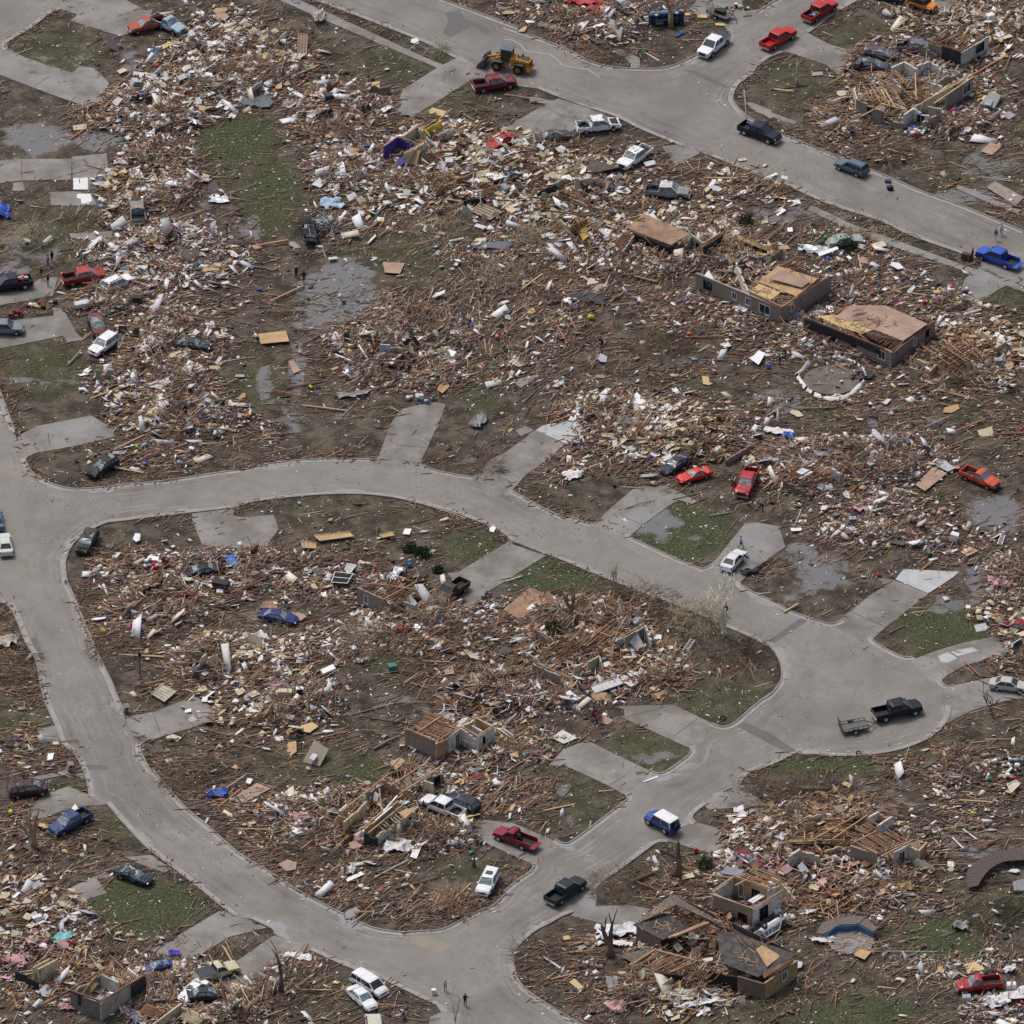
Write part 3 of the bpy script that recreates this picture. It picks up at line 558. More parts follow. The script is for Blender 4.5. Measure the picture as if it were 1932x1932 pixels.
# ================================================================ GROUND
def ground_build():
    global mound
    keep=np.zeros(GX.shape)
    for x,y,r in KEEP: keep=np.maximum(keep,np.clip(1.6-np.hypot(GX-x,GY-y)/r,0,1))
    mound=blur(np.clip(den-.25,0,1)*.42*(.3+1.2*fbm(GX,GY,.22,31,3)),3)*(1-np.clip(pavb*1.5,0,1))*(1-keep*.95)
    mound=mound+blur(np.clip(den-.8,0,1.2)*.75*fbm(GX,GY,.35,41,3),2)*(1-np.clip(pavb*1.5,0,1))*(1-keep*.95)
    hk=np.zeros(GX.shape)
    for x,y,r in HKEEP: hk=np.maximum(hk,np.clip(1.7-np.hypot(GX-x,GY-y)/r,0,1))
    mound=mound*(1-.72*hk)
    mound=np.where(paved,0,mound)
    z=mound-.004+np.where(paved,-.03,0)+np.where(blur(pav,1)>.02,-.0,0)*0
    z=z+(fbm(GX,GY,.5,77,3)-.5)*.06*(1-np.clip(pavb*2,0,1))
    z=np.where(pavb>.3,-.05,z)
    idx=np.arange(NX*NY).reshape(NX,NY)
    F=np.stack([idx[:-1,:-1],idx[1:,:-1],idx[1:,1:],idx[:-1,1:]],-1).reshape(-1,4)
    V=np.stack([GX,GY,z],-1).reshape(-1,3)
    me=bpy.data.meshes.new('ground'); me.vertices.add(len(V)+4*1); nv=len(V)
    # surrounding apron reaching far out: four corners joined to the grid rim
    co=np.vstack([V,[[-3000,-2000,-.06],[3000,-2000,-.06],[3000,4000,-.06],[-3000,4000,-.06]]])
    fl=F.tolist()
    bottom=list(idx[:,0]); top=list(idx[:,-1]); left=list(idx[0,:]); right=list(idx[-1,:])
    fl.append([nv,nv+1]+[int(i) for i in bottom[::-1]]); fl.append([nv+1,nv+2]+[int(i) for i in right[::-1]])
    fl.append([nv+2,nv+3]+[int(i) for i in top]); fl.append([nv+3,nv]+[int(i) for i in left])
    bpy.data.meshes.remove(me); me=bpy.data.meshes.new('ground'); me.from_pydata(co.tolist(),[],fl)
    for nm,a in (('green',green),('wet',wet),('den',den)):
        at=me.attributes.new(nm,'FLOAT','POINT'); at.data.foreach_set('value',np.concatenate([a.ravel(),[.3]*4]).astype(np.float32))
    me.polygons.foreach_set('use_smooth',[True]*len(fl))
    m=bpy.data.materials.new('muddy_ground'); nt,N,L,b=nodes(m); tc=N.new('ShaderNodeTexCoord').outputs['Object']
    def A(n): q=N.new('ShaderNodeAttribute'); q.attribute_name=n; return q.outputs['Fac']
    n1=nz(N,L,tc,.35,8,.65); n2=nz(N,L,tc,3.0,8,.75); n3=nz(N,L,tc,.12,4); n4=nz(N,L,tc,1.1,7,.7)
    c=ramp(N,L,n1,[(.40,(.042,.034,.026)),(.5,(.080,.066,.050)),(.60,(.125,.104,.080))])
    gm=ramp(N,L,mth(N,L,'ADD',mth(N,L,'MULTIPLY_ADD',A('green'),.75,.13),mth(N,L,'MULTIPLY',mth(N,L,'SUBTRACT',n4,.5),1.5)),[(.2,(0,0,0)),(.75,(1,1,1))])
    gcol=ramp(N,L,n2,[(.40,(.018,.029,.010)),(.5,(.050,.068,.026)),(.60,(.115,.115,.066))])
    c=mix(N,L,mth(N,L,'MULTIPLY',gm,.85),c,gcol)
    # crushed brick, insulation and splinters trodden into lot mud; darkened to paint shade between pieces
    lit=ramp(N,L,mth(N,L,'ADD',A('den'),mth(N,L,'SUBTRACT',n4,.5)),[(.25,(0,0,0)),(.9,(1,1,1))])
    lc=ramp(N,L,nz(N,L,tc,4.5,6,.8),[(.36,(.025,.018,.014)),(.46,(.075,.050,.037)),(.54,(.125,.085,.064)),(.64,(.28,.235,.20))])
    c=mix(N,L,mth(N,L,'MULTIPLY',lit,.9),c,lc)
    c=mix(N,L,ramp(N,L,n2,[(.56,(0,0,0)),(.68,(.7,.7,.7))]),c,(.175,.142,.108)); c=mix(N,L,ramp(N,L,nz(N,L,tc,1.7,9,.8),[(.32,(.8,.8,.8)),(.46,(0,0,0))]),c,(.035,.029,.020))
    w=ramp(N,L,mth(N,L,'ADD',mth(N,L,'MULTIPLY',A('wet'),.8),mth(N,L,'MULTIPLY',mth(N,L,'SUBTRACT',nz(N,L,tc,.3,7,.62),.5),2.4)),[(.44,(0,0,0)),(.72,(1,1,1))])
    c=mix(N,L,mth(N,L,'MULTIPLY',w,.8),c,(.165,.163,.165))  # puddles: sky reflection painted in as pale grey base colour
    L.new(c,b.inputs['Base Color']); L.new(ramp(N,L,w,[(0,(.85,.85,.85)),(1,(.12,.12,.12))]),b.inputs['Roughness'])
    L.new(ramp(N,L,w,[(0,(.12,.12,.12)),(1,(.5,.5,.5))]),b.inputs['Specular IOR Level'])
    bp=N.new('ShaderNodeBump'); bp.inputs['Distance'].default_value=.12; L.new(n2,bp.inputs['Height'])
    L.new(ramp(N,L,w,[(0,(.5,.5,.5)),(1,(0,0,0))]),bp.inputs['Strength']); L.new(bp.outputs[0],b.inputs['Normal'])
    me.materials.append(m); me.update(); o=bpy.data.objects.new('ground',me); COL.objects.link(o); o['kind']='structure'
# ================================================================ VEHICLES
def rrect(x,w,zb,zs,zt,cr=.93):
    return [(x,-w*.9,zb),(x,-w,zb+.14),(x,-w*1.0,(zb+zs)/2+.05),(x,-w*.985,zs),(x,-w*cr,zt-.015),(x,-w*.55,zt+.012),(x,w*.55,zt+.012),(x,w*cr,zt-.015),(x,w*.985,zs),(x,w*1.0,(zb+zs)/2+.05),(x,w,zb+.14),(x,w*.9,zb)]
def interp(tab,x):
    for i in range(len(tab)-1):
        a,b=tab[i],tab[i+1]
        if x<=b[0]:
            t=(x-a[0])/(b[0]-a[0]); return [a[k]+(b[k]-a[k])*t for k in range(1,len(a))]
    return list(tab[-1][1:])
def frange(a,b,s):
    n=max(1,int(round((b-a)/s))); return [a+(b-a)*i/n for i in range(n+1)]
# per kind: L half length back/front, half width, body profile (x,w,zb,zs,zt), greenhouse (xb,xt,xwt,xwb,zroof,wb,wt), wheels, radius
KIND={
'pickup':dict(prof=[(-1.05,1.0,.44,1.0,1.20),(1.45,1.0,.44,1.0,1.20),(1.6,1.0,.44,1.02,1.22),(2.62,.98,.47,.98,1.14),(2.86,.92,.47,.92,1.06),(2.95,.84,.5,.84,.92)],gh=(-1.05,-.92,.62,1.5,1.90,.94,.79),wx=(-1.85,1.90),r=.42,bed=(-2.95,-1.08)),
'regcab':dict(prof=[(-.35,.96,.42,.95,1.13),(1.2,.96,.42,.95,1.13),(2.45,.94,.45,.88,1.00),(2.66,.88,.45,.82,.92),(2.74,.78,.5,.75,.8)],gh=(-.35,-.22,.5,1.2,1.78,.90,.76),wx=(-1.65,1.75),r=.37,bed=(-2.7,-.38)),
'suv':dict(prof=[(-2.32,.84,.45,.85,.98),(-2.22,.92,.4,.95,1.08),(1.0,.94,.38,.92,1.08),(2.1,.91,.42,.88,.98),(2.32,.84,.44,.78,.86),(2.38,.74,.5,.7,.75)],gh=(-2.22,-1.95,.25,1.05,1.72,.89,.72),wx=(-1.40,1.45),r=.37),
'sedan':dict(prof=[(-2.38,.78,.42,.75,.84),(-2.28,.86,.35,.82,.95),(-1.5,.90,.3,.82,.97),(1.05,.90,.3,.8,.93),(2.05,.86,.33,.72,.82),(2.32,.78,.36,.62,.70),(2.40,.66,.42,.56,.6)],gh=(-1.75,-1.0,.25,1.05,1.42,.84,.62),wx=(-1.38,1.42),r=.33),
'coupe':dict(prof=[(-2.2,.78,.42,.72,.84),(-2.1,.86,.33,.78,.92),(-1.5,.90,.28,.78,.92),(.75,.90,.28,.76,.88),(1.95,.86,.3,.68,.78),(2.2,.76,.35,.58,.66),(2.28,.62,.4,.5,.55)],gh=(-1.55,-.75,-.05,.75,1.30,.82,.58),wx=(-1.32,1.35),r=.33),
'jeep':dict(prof=[(-1.95,.82,.5,1.0,1.12),(.85,.82,.5,1.0,1.12),(1.75,.72,.55,1.0,1.08),(1.95,.66,.6,.95,1.0)],gh=(-1.9,-1.8,.55,.85,1.78,.80,.74),wx=(-1.15,1.3),r=.42),
'van':dict(prof=[(-2.45,.86,.4,.95,1.05),(-2.38,.95,.38,1.0,1.12),(1.5,.95,.36,.95,1.10),(2.2,.90,.4,.85,.95),(2.42,.82,.42,.72,.80)],gh=(-2.38,-2.25,.75,1.6,1.78,.92,.78),wx=(-1.5,1.55),r=.35)}
NV=0
def vehicle(kind,name,label,cat,t,x,y,hx,hy,col,dam=0.0,dirt=None,crush=0,roll=0,pitch=0,z=0,load=None,tonneau=False,open_gate=False,roofcol=None,pglass=None,door_open=None,sunroof=False,rack=False,nohood=False,mark=None,group=None,scale=1,rimc=None,dz=.55):
    global NV; NV+=1; sd=NV*13.7
    # (x,y) is where the middle of the vehicle shows, (hx,hy) the way its nose points in the picture
    u,v=UV(t,x,y); c=P(u,v,dz if not roll else 0.6); q=P(u+hx*.05,v+hy*.05,dz if not roll else .6)-c
    ang=math.atan2(q.y,q.x)
    D=KIND[kind]; S=dict(D); KEEP.append((c.x,c.y,2.3))
    root=thing(name,label,cat,(c.x,c.y,z),ang,group,mark)
    root.rotation_mode='XYZ'
    if roll or pitch:
        root.rotation_euler=Euler((roll,pitch,ang),'XYZ')
    root.scale=(scale,)*3
    if dirt is None: dirt=.12 if dam==0 else min(.6,.2+dam*.3)
    pm=paint(col,dirt); gm=(GLASS_P if (dam>.5 and pglass is None) or pglass else GLASS); rp=paint(roofcol,dirt) if roofcol else pm
    def W(p,a=1.0):
        if dam==0: return p
        k=dam*.13*a
        n=noise.noise_vector(Vector((p.x*1.3+sd,p.y*1.6,p.z*1.6)))*k+noise.noise_vector(Vector((p.x*3.6+sd,p.y*3.6,p.z*3.6)))*k*.6
        if p.z>1.15: n.z-=crush*(p.z-1.15)*(.7+.6*noise.noise(Vector((p.x*.8+sd,p.y,0)))); n.y+=crush*.25*(p.z-1.1)
        return p+n
    pf=D['prof']; mb=MB()
    xs=frange(pf[0][0],pf[-1][0],.22); xs=sorted(set([round(a,3) for a in xs+[r[0] for r in pf]]))
    mb.loft([rrect(a,*interp(pf,a)) for a in xs]).warp(W); mb.smooth=False
    body=mb.build('body',[pm],root)
    if nohood:
        MB().box((pf[-2][0]-.75,0,interp(pf,1.9)[3]+.03),(1.0,1.3,.10)).warp(W).build('engine_bay',BLACK,root)
    # dark sills / arches
    w=D['prof'][1][1]; r=D['r']
    for wx in D['wx']:
        for s in (-1,1): MB().cyl((wx,s*(w-.20),r+.03),(wx,s*(w+.008),r+.03),r+.085,14).build('wheel_arch',BLACK,root)
    for i,wx in enumerate(D['wx']):
        for s in (-1,1):
            if dam>.9 and random.random()<.35: continue
            cc=Vector((wx,s*(w-.09),r))
            ty=MB().tube([cc+Vector((0,-.13,0)),cc+Vector((0,-.10,0)),cc+Vector((0,.10,0)),cc+Vector((0,.13,0))],[r-.05,r,r,r-.05],16).build('wheel',RUBBER,root)
            MB().cyl(cc+Vector((0,s*.10,0)),cc+Vector((0,s*.142,0)),r*.58,12).build('rim',CHROME if rimc is None else rimc,ty)
    # greenhouse
    xb,xt,xwt,xwb,zr,wb,wt=D['gh']; zb=interp(pf,max(pf[0][0],(xb+xwb)/2))[3]-.02
    if kind in('suv','van','jeep') : pass
    lo=[(xb,-wb),(xwb,-wb),(xwb,wb),(xb,wb)]; hi=[(xt,-wt),(xwt,-wt),(xwt,wt),(xt,wt)]
    g=MB(); N_=4
    rings=[]
    for k in range(N_+1):
        tt=k/N_; zz=zb+(zr-.04-zb)*tt; ring=[]
        for e in range(4):
            for m in range(3):
                f=m/3; a=Vector(lo[e]).lerp(Vector(hi[e]),tt); b2=Vector(lo[(e+1)%4]).lerp(Vector(hi[(e+1)%4]),tt); p=a.lerp(b2,f)
                bul=1.0; ring.append((p.x*1,p.y*.975,zz))
        rings.append(ring)
    g.loft(rings).warp(lambda p:W(p,.9)).build('windows',gm,root)
    def GP(fx,fy,tt): # point on frustum: fx 0 rear..1 front, fy -1..1
        a=lo[0][0]+(lo[1][0]-lo[0][0])*fx; b_=hi[0][0]+(hi[1][0]-hi[0][0])*fx
        return Vector((a+(b_-a)*tt,fy*(wb+(wt-wb)*tt),zb+(zr-zb)*tt))
    cols=[0,1]+([.5] if kind!='regcab' else [])+([.27] if kind in('suv','van') else [])
    for s in (-1,1):
        pil=MB()
        for fx in cols:
            ww=.13 if fx in(0,1) else .085
            if kind in('sedan','coupe') and fx==0: ww=.2
            pil.beam(GP(fx,s*.985,0),GP(fx,s*.985,.98),ww,.06)
        pil.beam(GP(0,s*.99,.93),GP(1,s*.99,.93),.06,.1)
        pil.warp(lambda p:W(p,.9)).build('pillars',rp,root)
    rf=MB(); rr=[]
    for a in frange(xt-.05,xwt+.06,.3):
        e=min(1,(a-xt+.05)/.12,(xwt+.06-a)/.14); e=max(e,0); zz=zr-.05+.06*e
        rr.append([(a,-wt-.015,zr-.08),(a,-wt*.9,zz),(a,0,zz+.025),(a,wt*.9,zz),(a,wt+.015,zr-.08),(a,0,zr-.1)])
    rf.loft(rr).warp(lambda p:W(p,.9)).build('roof',[rp],root)
    if sunroof: MB().box(((xt+xwt)/2+.25,0,zr+.035),(.75,.85,.02)).build('sunroof',GLASS,root)
    if rack:
        for s in (-1,1): MB().beam((xt+.1,s*.62,zr+.07),(xwt-.1,s*.62,zr+.07),.04,.05).build('roof_rail',BLACK,root)
    # lamps, bumpers, grille
    xf=pf[-1][0]; wf=pf[-1][1]; zf=interp(pf,xf-.05)[3]
    xr=(D['bed'][0] if 'bed' in D else pf[0][0])
    bm=CHROME if kind in('pickup','regcab') else pm
    b1=MB(); b1.box((xf+.04,0,.50),(.16,wf*2.1,.2)); b1.warp(W).build('bumper',bm,root)
    b2=MB(); b2.box((xr-.06,0,.52),(.14,1.7,.18)); b2.warp(W).build('bumper',bm,root)
    MB().box((xf-.0,0,(zf+.55)/2+.03),(.10,wf*1.15,max(.1,zf-.66))).warp(W).build('grille',BLACK,root)
    for s in (-1,1):
        MB().box((xf-.07,s*wf*.92,zf-.10),(.20,.26,.15)).warp(W).build('headlight',CHROME,root)
        MB().box((xr-.0,s*(.82 if 'bed' not in D else .9),.86),(.08,.13,.26)).warp(W).build('taillight',paint((.35,.01,.01)),root)
        if dam<.6: MB().box((xwb-.12,s*(wb+.14),zb+.08),(.10,.2,.14)).build('mirror',pm if kind!='pickup' else BLACK,root)
    if dam<.8: 
        pass
    if 'bed' in D:
        x0,x1=D['bed']; w=D['prof'][0][1]; bd=MB()
        for s in (-1,1):
            rings=[]
            for a in frange(x0,x1,.25):
                rings.append([(a,s*(w-.10),.45),(a,s*w*.97,.45),(a,s*w,.75),(a,s*w*.98,1.14),(a,s*(w-.03),1.18),(a,s*(w-.11),1.18)])
            bd.loft(rings if s<0 else [r[::-1] for r in rings])
        bd.box((x1-.04,0,.85),(.06,2*w-.2,.62))
        bd.warp(W).build('bed_side',pm,root)
        MB().box(((x0+x1)/2,0,.58),(x1-x0-.02,2*w-.2,.1)).build('bed_floor',BLACK if load!='paint' else pm,root)
        tg=MB()
        if open_gate: tg.box((x0-.32,0,.66),(.62,2*w-.1,.07))
        else: tg.box((x0-.0,0,.86),(.08,2*w-.06,.64))
        tg.warp(W).build('tailgate',pm,root)
        if tonneau: MB().box(((x0+x1)/2,0,1.20),(x1-x0-.02,2*w-.06,.05)).build('bed_cover',mat('black_cover',(.045,.055,.07),.6),root)
    if abs(roll)>1:
        ub=MB()
        for s in (-1,1): ub.beam((-2.1,s*.42,.36),(2.1,s*.42,.36),.1,.14)
        for xx in (-1.9,-.8,.3,1.4): ub.beam((xx,-.45,.36),(xx,.45,.36),.1,.1)
        ub.build('chassis_frame',BLACKM,root); ax=MB()
        for wx in D['wx']: MB().cyl((wx,-.8,.34),(wx,.8,.34),.07,8).build('axle',GREYM,root)
        MB().box((-.9,.5,.34),(1.0,.35,.2)).build('fuel_tank',GREYM,root); MB().cyl((1.4,0,.33),(-1.2,.1,.3),.05,6).build('exhaust_pipe',CHROME,root)
    if kind=='jeep':
        MB().cyl((-2.05,0,1.0),(-2.25,0,1.0),.38,16).build('spare_wheel',RUBBER,root)
        fl=MB()
        for s in (-1,1): fl.box((1.3,s*.88,.92),(1.0,.26,.06)); fl.box((-1.15,s*.88,.95),(.95,.2,.06))
        fl.build('fender',BLACK if roofcol is None else pm,root)
    if door_open:
        s,fx=door_open; R=Matrix.Rotation(s*math.radians(-62),3,'Z'); hp=Vector((fx,s*w,.0))
        d=MB().box((-.5,0,.68),(1.0,.07,.62)); d.warp(lambda p:R@p+hp).build('open_door',pm,root)
        d=MB().box((-.5,0,1.18),(.85,.04,.36)); d.warp(lambda p:R@p+hp).build('door_window',GLASS,root)
    return root
def bedload(root_xy,ang,n,seed,x0=-2.6,x1=-1.2,cols=(WHITE,REDP,BLUEP,GREYM,CREAM)):
    pass
NAVY=(.006,.010,.030); WH=(.80,.80,.81); RED=(.48,.018,.02); BLK=(.018,.02,.025)
V=vehicle
V('regcab','pickup_truck','light blue pickup with red truck wrecked against it at the driveway end','pickup truck','00',1215,180,90,40,(.36,.50,.58),.6,.3,mark='the light blue pickup')
V('regcab','pickup_truck','orange red old pickup crumpled beside the light blue pickup','pickup truck','00',1065,185,-90,20,(.42,.07,.03),.9,.35,crush=.2)
V('pickup','pickup_truck','dented maroon crew cab pickup on mud behind the wheel loader','pickup truck','20',-70,612,120,-18,(.17,.008,.018),.6,.3,mark='the maroon pickup by the loader')
V('pickup','pickup_truck','clean white pickup with black bed cover stopped in the side street','pickup truck','20',1515,335,-90,75,WH,0,0,tonneau=True,mark='the white pickup with the bed cover',scale=1.02)
V('pickup','pickup_truck','bright red pickup with empty bed, the lower of two on the side street','pickup truck','30',155,285,95,-55,RED,0,.0,load='paint',mark='the lower red pickup')
V('pickup','pickup_truck','bright red pickup with goods in its bed, highest on the side street','pickup truck','30',455,85,95,-58,RED,0,.0,mark='the upper red pickup')
V('pickup','pickup_truck','dark navy crew cab pickup driving down the upper road','pickup truck','20',1850,965,110,40,NAVY,0,0,mark='the navy pickup on the upper road',scale=1.03)
V('suv','suv','grey blue SUV with roof rails on the upper road','SUV','30',685,1215,-110,-42,(.10,.145,.19),0,.0,rack=True,mark='the grey blue SUV')
V('pickup','pickup_truck','white pickup with smashed front standing by the upper driveway','pickup truck','20',680,915,110,-12,WH,.9,.25,nohood=True,mark='the smashed white pickup')
V('pickup','pickup_truck','white pickup with sunroof and bent bed buried in debris','pickup truck','20',945,1145,-90,62,WH,.7,.15,sunroof=True,mark='the white pickup in the debris')
V('pickup','pickup_truck','silver grey crew cab pickup with torn front amid brown planks','pickup truck','20',1180,1395,110,8,(.27,.27,.27),.85,.3,roofcol=(.6,.6,.6),mark='the silver wrecked pickup')
V('coupe','sports_car','red two door car left at the edge of the upper driveway','car','10',1800,1025,-75,38,(.42,.02,.02),.45,.2,mark='the red car by the driveway')
V('jeep','jeep','orange off road vehicle without top at the top edge','off-road car','30',1200,40,90,28,(.68,.22,.03),0,.1,roofcol=(.02,.02,.02),mark='the orange off road vehicle')
V('sedan','sedan','dark blue sedan cut by the top edge of the photo','car','30',950,-25,-90,-22,(.01,.02,.05),0,0)
V('suv','overturned_suv','dark blue truck lying on its side round the snapped tree','truck','20',1175,165,100,-10,(.03,.06,.14),.9,.1,roll=-1.5,z=.9,mark='the blue truck on its side')
V('pickup','pickup_truck','glossy blue pickup with tailgate down parked at right edge','pickup truck','30',1740,1870,-115,-42,(.02,.09,.48),0,0,open_gate=True,mark='the blue pickup at the right edge')
V('pickup','pickup_truck','dark navy pickup loaded with belongings on the left edge driveway','pickup truck','01',70,235,-120,18,NAVY,0,0,mark='the loaded navy pickup')
V('pickup','pickup_truck','red crew cab pickup with white gate standing in the rubble','pickup truck','01',610,185,110,-18,(.30,.015,.015),.6,.3,mark='the red pickup in the rubble',roofcol=(.42,.04,.04))
V('suv','suv','white SUV with black windows pressed into rubble behind red pickup','SUV','01',850,230,95,-42,WH,.6,.2,rack=True)
V('suv','estate_car','silver grey estate car parked on the left edge driveway','car','01',40,555,110,0,(.20,.23,.25),0,0,mark='the silver estate car')
V('suv','suv','maroon car crushed under timber above the white SUV','car','01',705,540,30,70,(.13,.02,.03),1.0,.35,crush=.5)
V('suv','suv','white SUV with dark windscreen facing down beside the left lawn','SUV','01',752,675,-75,52,WH,.55,.1,mark='the white SUV beside the left lawn')
V('suv','suv','black battered SUV wreck on the corner lawn among planks','SUV','01',742,1560,-60,40,(.012,.016,.022),1.1,.2,crush=.3,mark='the black wreck on the corner lawn')
V('pickup','pickup_truck','burnt grey car frame with open roof in the pile','wrecked car','00',993,1530,-8,-60,(.33,.31,.27),1.3,.6,crush=.3,nohood=True)
V('suv','overturned_suv','black upturned chassis with wheels showing on the mud','wrecked truck','10',420,1690,10,60,(.02,.02,.022),1.4,.1,roll=3.0,z=1.4,mark='the upturned black chassis')
V('suv','suv','burnt dark SUV at the street corner with caved roof','SUV','02',628,275,-45,75,(.028,.027,.025),1.1,.35,crush=.45,nohood=True,mark='the burnt SUV at the corner')
V('sedan','sedan','white older sedan seen from behind on the left road','car','02',35,290,-12,-70,(.58,.58,.54),0,.1,mark='the white sedan at the left edge')
V('sedan','sedan','light blue sedan at the left edge ahead of the white sedan','car','02',-30,110,-12,-70,(.09,.16,.25),0,0)
V('sedan','sedan','dark navy wreck on its belly above the black fridge','car','02',1450,485,-80,12,(.012,.016,.04),1.2,.2,crush=.5)
V('sedan','sedan','bright blue car roof standing out of the debris','car','02',1680,410,20,55,(.03,.12,.42),.9,.1,crush=.35,z=-.45,scale=.8,mark='the blue car roof')
V('sedan','sedan','dark blue sedan wreck wrapped in branches','car','12',190,820,100,18,(.02,.035,.16),1.0,.2,crush=.35,mark='the dark blue sedan wreck')
V('regcab','pickup_truck','old brown pickup with chrome trim at the end of the middle driveway','pickup truck','12',1440,635,-80,55,(.065,.035,.03),.4,.2,mark='the old brown pickup')
V('coupe','sports_car','bright red sports car with flipped up roof in rubble','car','21',1375,1615,-105,32,(.62,.02,.015),.8,.05,mark='the bright red sports car')
V('sedan','sedan','dark blue sedan wreck behind the bright red sports car','car','21',1240,1535,-70,45,(.02,.028,.045),.9,.25,crush=.3)
V('pickup','pickup_truck','red pickup facing down with open door among rubble','pickup truck','21',1755,1675,-32,75,(.42,.02,.03),.55,.1,door_open=(-1,1.2),mark='the red pickup with the open door')
V('regcab','pickup_truck','orange red pickup with black bed in rubble at the right','pickup truck','31',1615,1640,100,42,(.60,.09,.035),.6,.2,mark='the orange red pickup')
V('sedan','sedan','white sedan with open doors on the lower right driveway','car','22',1660,405,55,-60,(.66,.67,.68),0,0,door_open=(-1,.9),mark='the white sedan with open doors')
V('pickup','pickup_truck','black crew cab pickup towing a trailer on the turning circle','pickup truck','32',1015,1500,110,-24,(.005,.007,.016),0,0,mark='the black pickup on the turning circle',scale=1.05)
V('sedan','sedan','silver sedan with open boot at right edge driveway','car','32',1825,1310,100,12,(.48,.47,.43),.35,.2,mark='the silver sedan at the right edge')
V('jeep','jeep','blue off road truck with white roof turning on the lower street','off-road car','23',1140,480,-75,-42,(.03,.08,.34),0,0,roofcol=(.78,.78,.78),mark='the blue and white off road truck',scale=1.12)
V('pickup','pickup_truck','dark grey green pickup driving up the lower street','pickup truck','23',445,975,90,-60,(.012,.020,.028),0,0,mark='the dark pickup on the lower street')
V('pickup','pickup_truck','white crew cab pickup with debris in bed by striped wreckage','pickup truck','13',1375,370,-100,-42,WH,.35,.05,mark='the white crew cab pickup')
V('suv','suv','black SUV jammed beside the white crew cab pickup','SUV','13',1520,340,-100,-45,(.015,.022,.035),.6,.1)
V('regcab','pickup_truck','maroon pickup with motorcycles in bed and tailgate down','pickup truck','13',1900,590,-105,-40,(.24,.012,.03),0,0,open_gate=True,mark='the maroon pickup with motorcycles')
V('suv','suv','white SUV with sunroof and dented side near lower kerb','SUV','13',1705,915,-45,80,WH,.55,.1,sunroof=True,mark='the white SUV near the kerb')
V('van','van','white minivan wreck behind the white sedan','van','13',850,1655,80,50,WH,.4,.1,mark='the white minivan')
V('sedan','sedan','white sedan wreck pushed against the white minivan','car','13',795,1745,70,65,WH,.7,.1,mark='the white sedan wreck')
V('van','van','beige van cut by the bottom edge of the photo','van','13',885,1960,-8,-60,(.55,.53,.46),.3,.2)
V('regcab','pickup_truck','cream pickup with grey bed cover at end of bottom driveway','pickup truck','03',1570,1560,100,-30,(.56,.52,.36),.25,.2,tonneau=True,mark='the cream pickup')
V('coupe','car','white two door car above the black wreck at the bottom','car','03',1400,1690,-60,50,WH,.4,.1,mark='the white two door car')
V('sedan','sedan','flattened black sedan beside the white two door car','car','03',1500,1720,90,-10,(.012,.018,.028),.9,.2,crush=.6)
V('sedan','sedan','small blue car wreck near the bottom left ruin','car','03',1140,1500,-70,20,(.02,.04,.22),1.3,.25,crush=.5,z=-.4,scale=.85,mark='the small blue wreck')
V('van','van','dark plum people carrier wreck on the left driveway','van','03',205,240,85,-12,(.055,.02,.032),.9,.3,crush=.15,mark='the plum people carrier')
V('pickup','pickup_truck','blue pickup with shattered windscreen on planks by bare trunk','pickup truck','03',505,480,-95,52,(.035,.06,.17),.8,.25,mark='the blue wrecked pickup')
V('sedan','sedan','dark green flattened car wreck beside the left kerb','car','03',970,860,90,30,(.018,.035,.045),1.3,.25,crush=.5,mark='the dark green wreck')
V('regcab','pickup_truck','red pickup with ripped body in rubble at lower right','pickup truck','33',1605,1650,-110,12,(.36,.02,.025),.95,.15,mark='the ripped red pickup')
V('suv','overturned_suv','white SUV lying on its roof with wheels up','SUV','23',1900,1215,65,-40,WH,.7,.1,roll=2.3,z=1.25,mark='the overturned white SUV')
V('suv','suv','purple grey car wreck jammed in rubble above the driveway end','car','30',900,400,70,10,(.08,.05,.08),1.2,.4,crush=.5)
V('sedan','sedan','dark blue car wreck below the purple grey one','car','30',840,475,80,12,(.04,.055,.08),1.0,.35,crush=.3)
V('pickup','pickup_truck','grey mangled truck body beside the long brick wall','truck','30',1165,350,90,5,(.14,.14,.17),1.3,.3,crush=.5)
V('sedan','sedan','red car half buried at the right edge','car','32',1920,870,90,10,(.24,.008,.02),1.1,.2,crush=.4,z=-.4)
V('suv','suv','dark red car pinned under timber beside the white sheets','car','23',1775,735,70,40,(.18,.008,.02),1.3,.35,crush=.6,z=-.45,scale=.9)
V('sedan','sedan','pale green grey crushed car in the rubble under branches','car','30',640,1745,90,-12,(.33,.37,.35),1.3,.3,crush=.4)
V('sedan','sedan','black muddy car wreck in the central left rubble','car','01',1390,670,90,10,(.03,.045,.05),1.3,.4,crush=.4)
V('sedan','sedan','dark wreck end beside the upper driveway mouth','car','20',360,990,60,-10,(.04,.045,.05),1.2,.4,crush=.4)
V('sedan','sedan','black wreckage of a car beside pool of white scraps','car','20',40,1290,60,-30,(.02,.025,.03),1.5,.2,crush=.4)
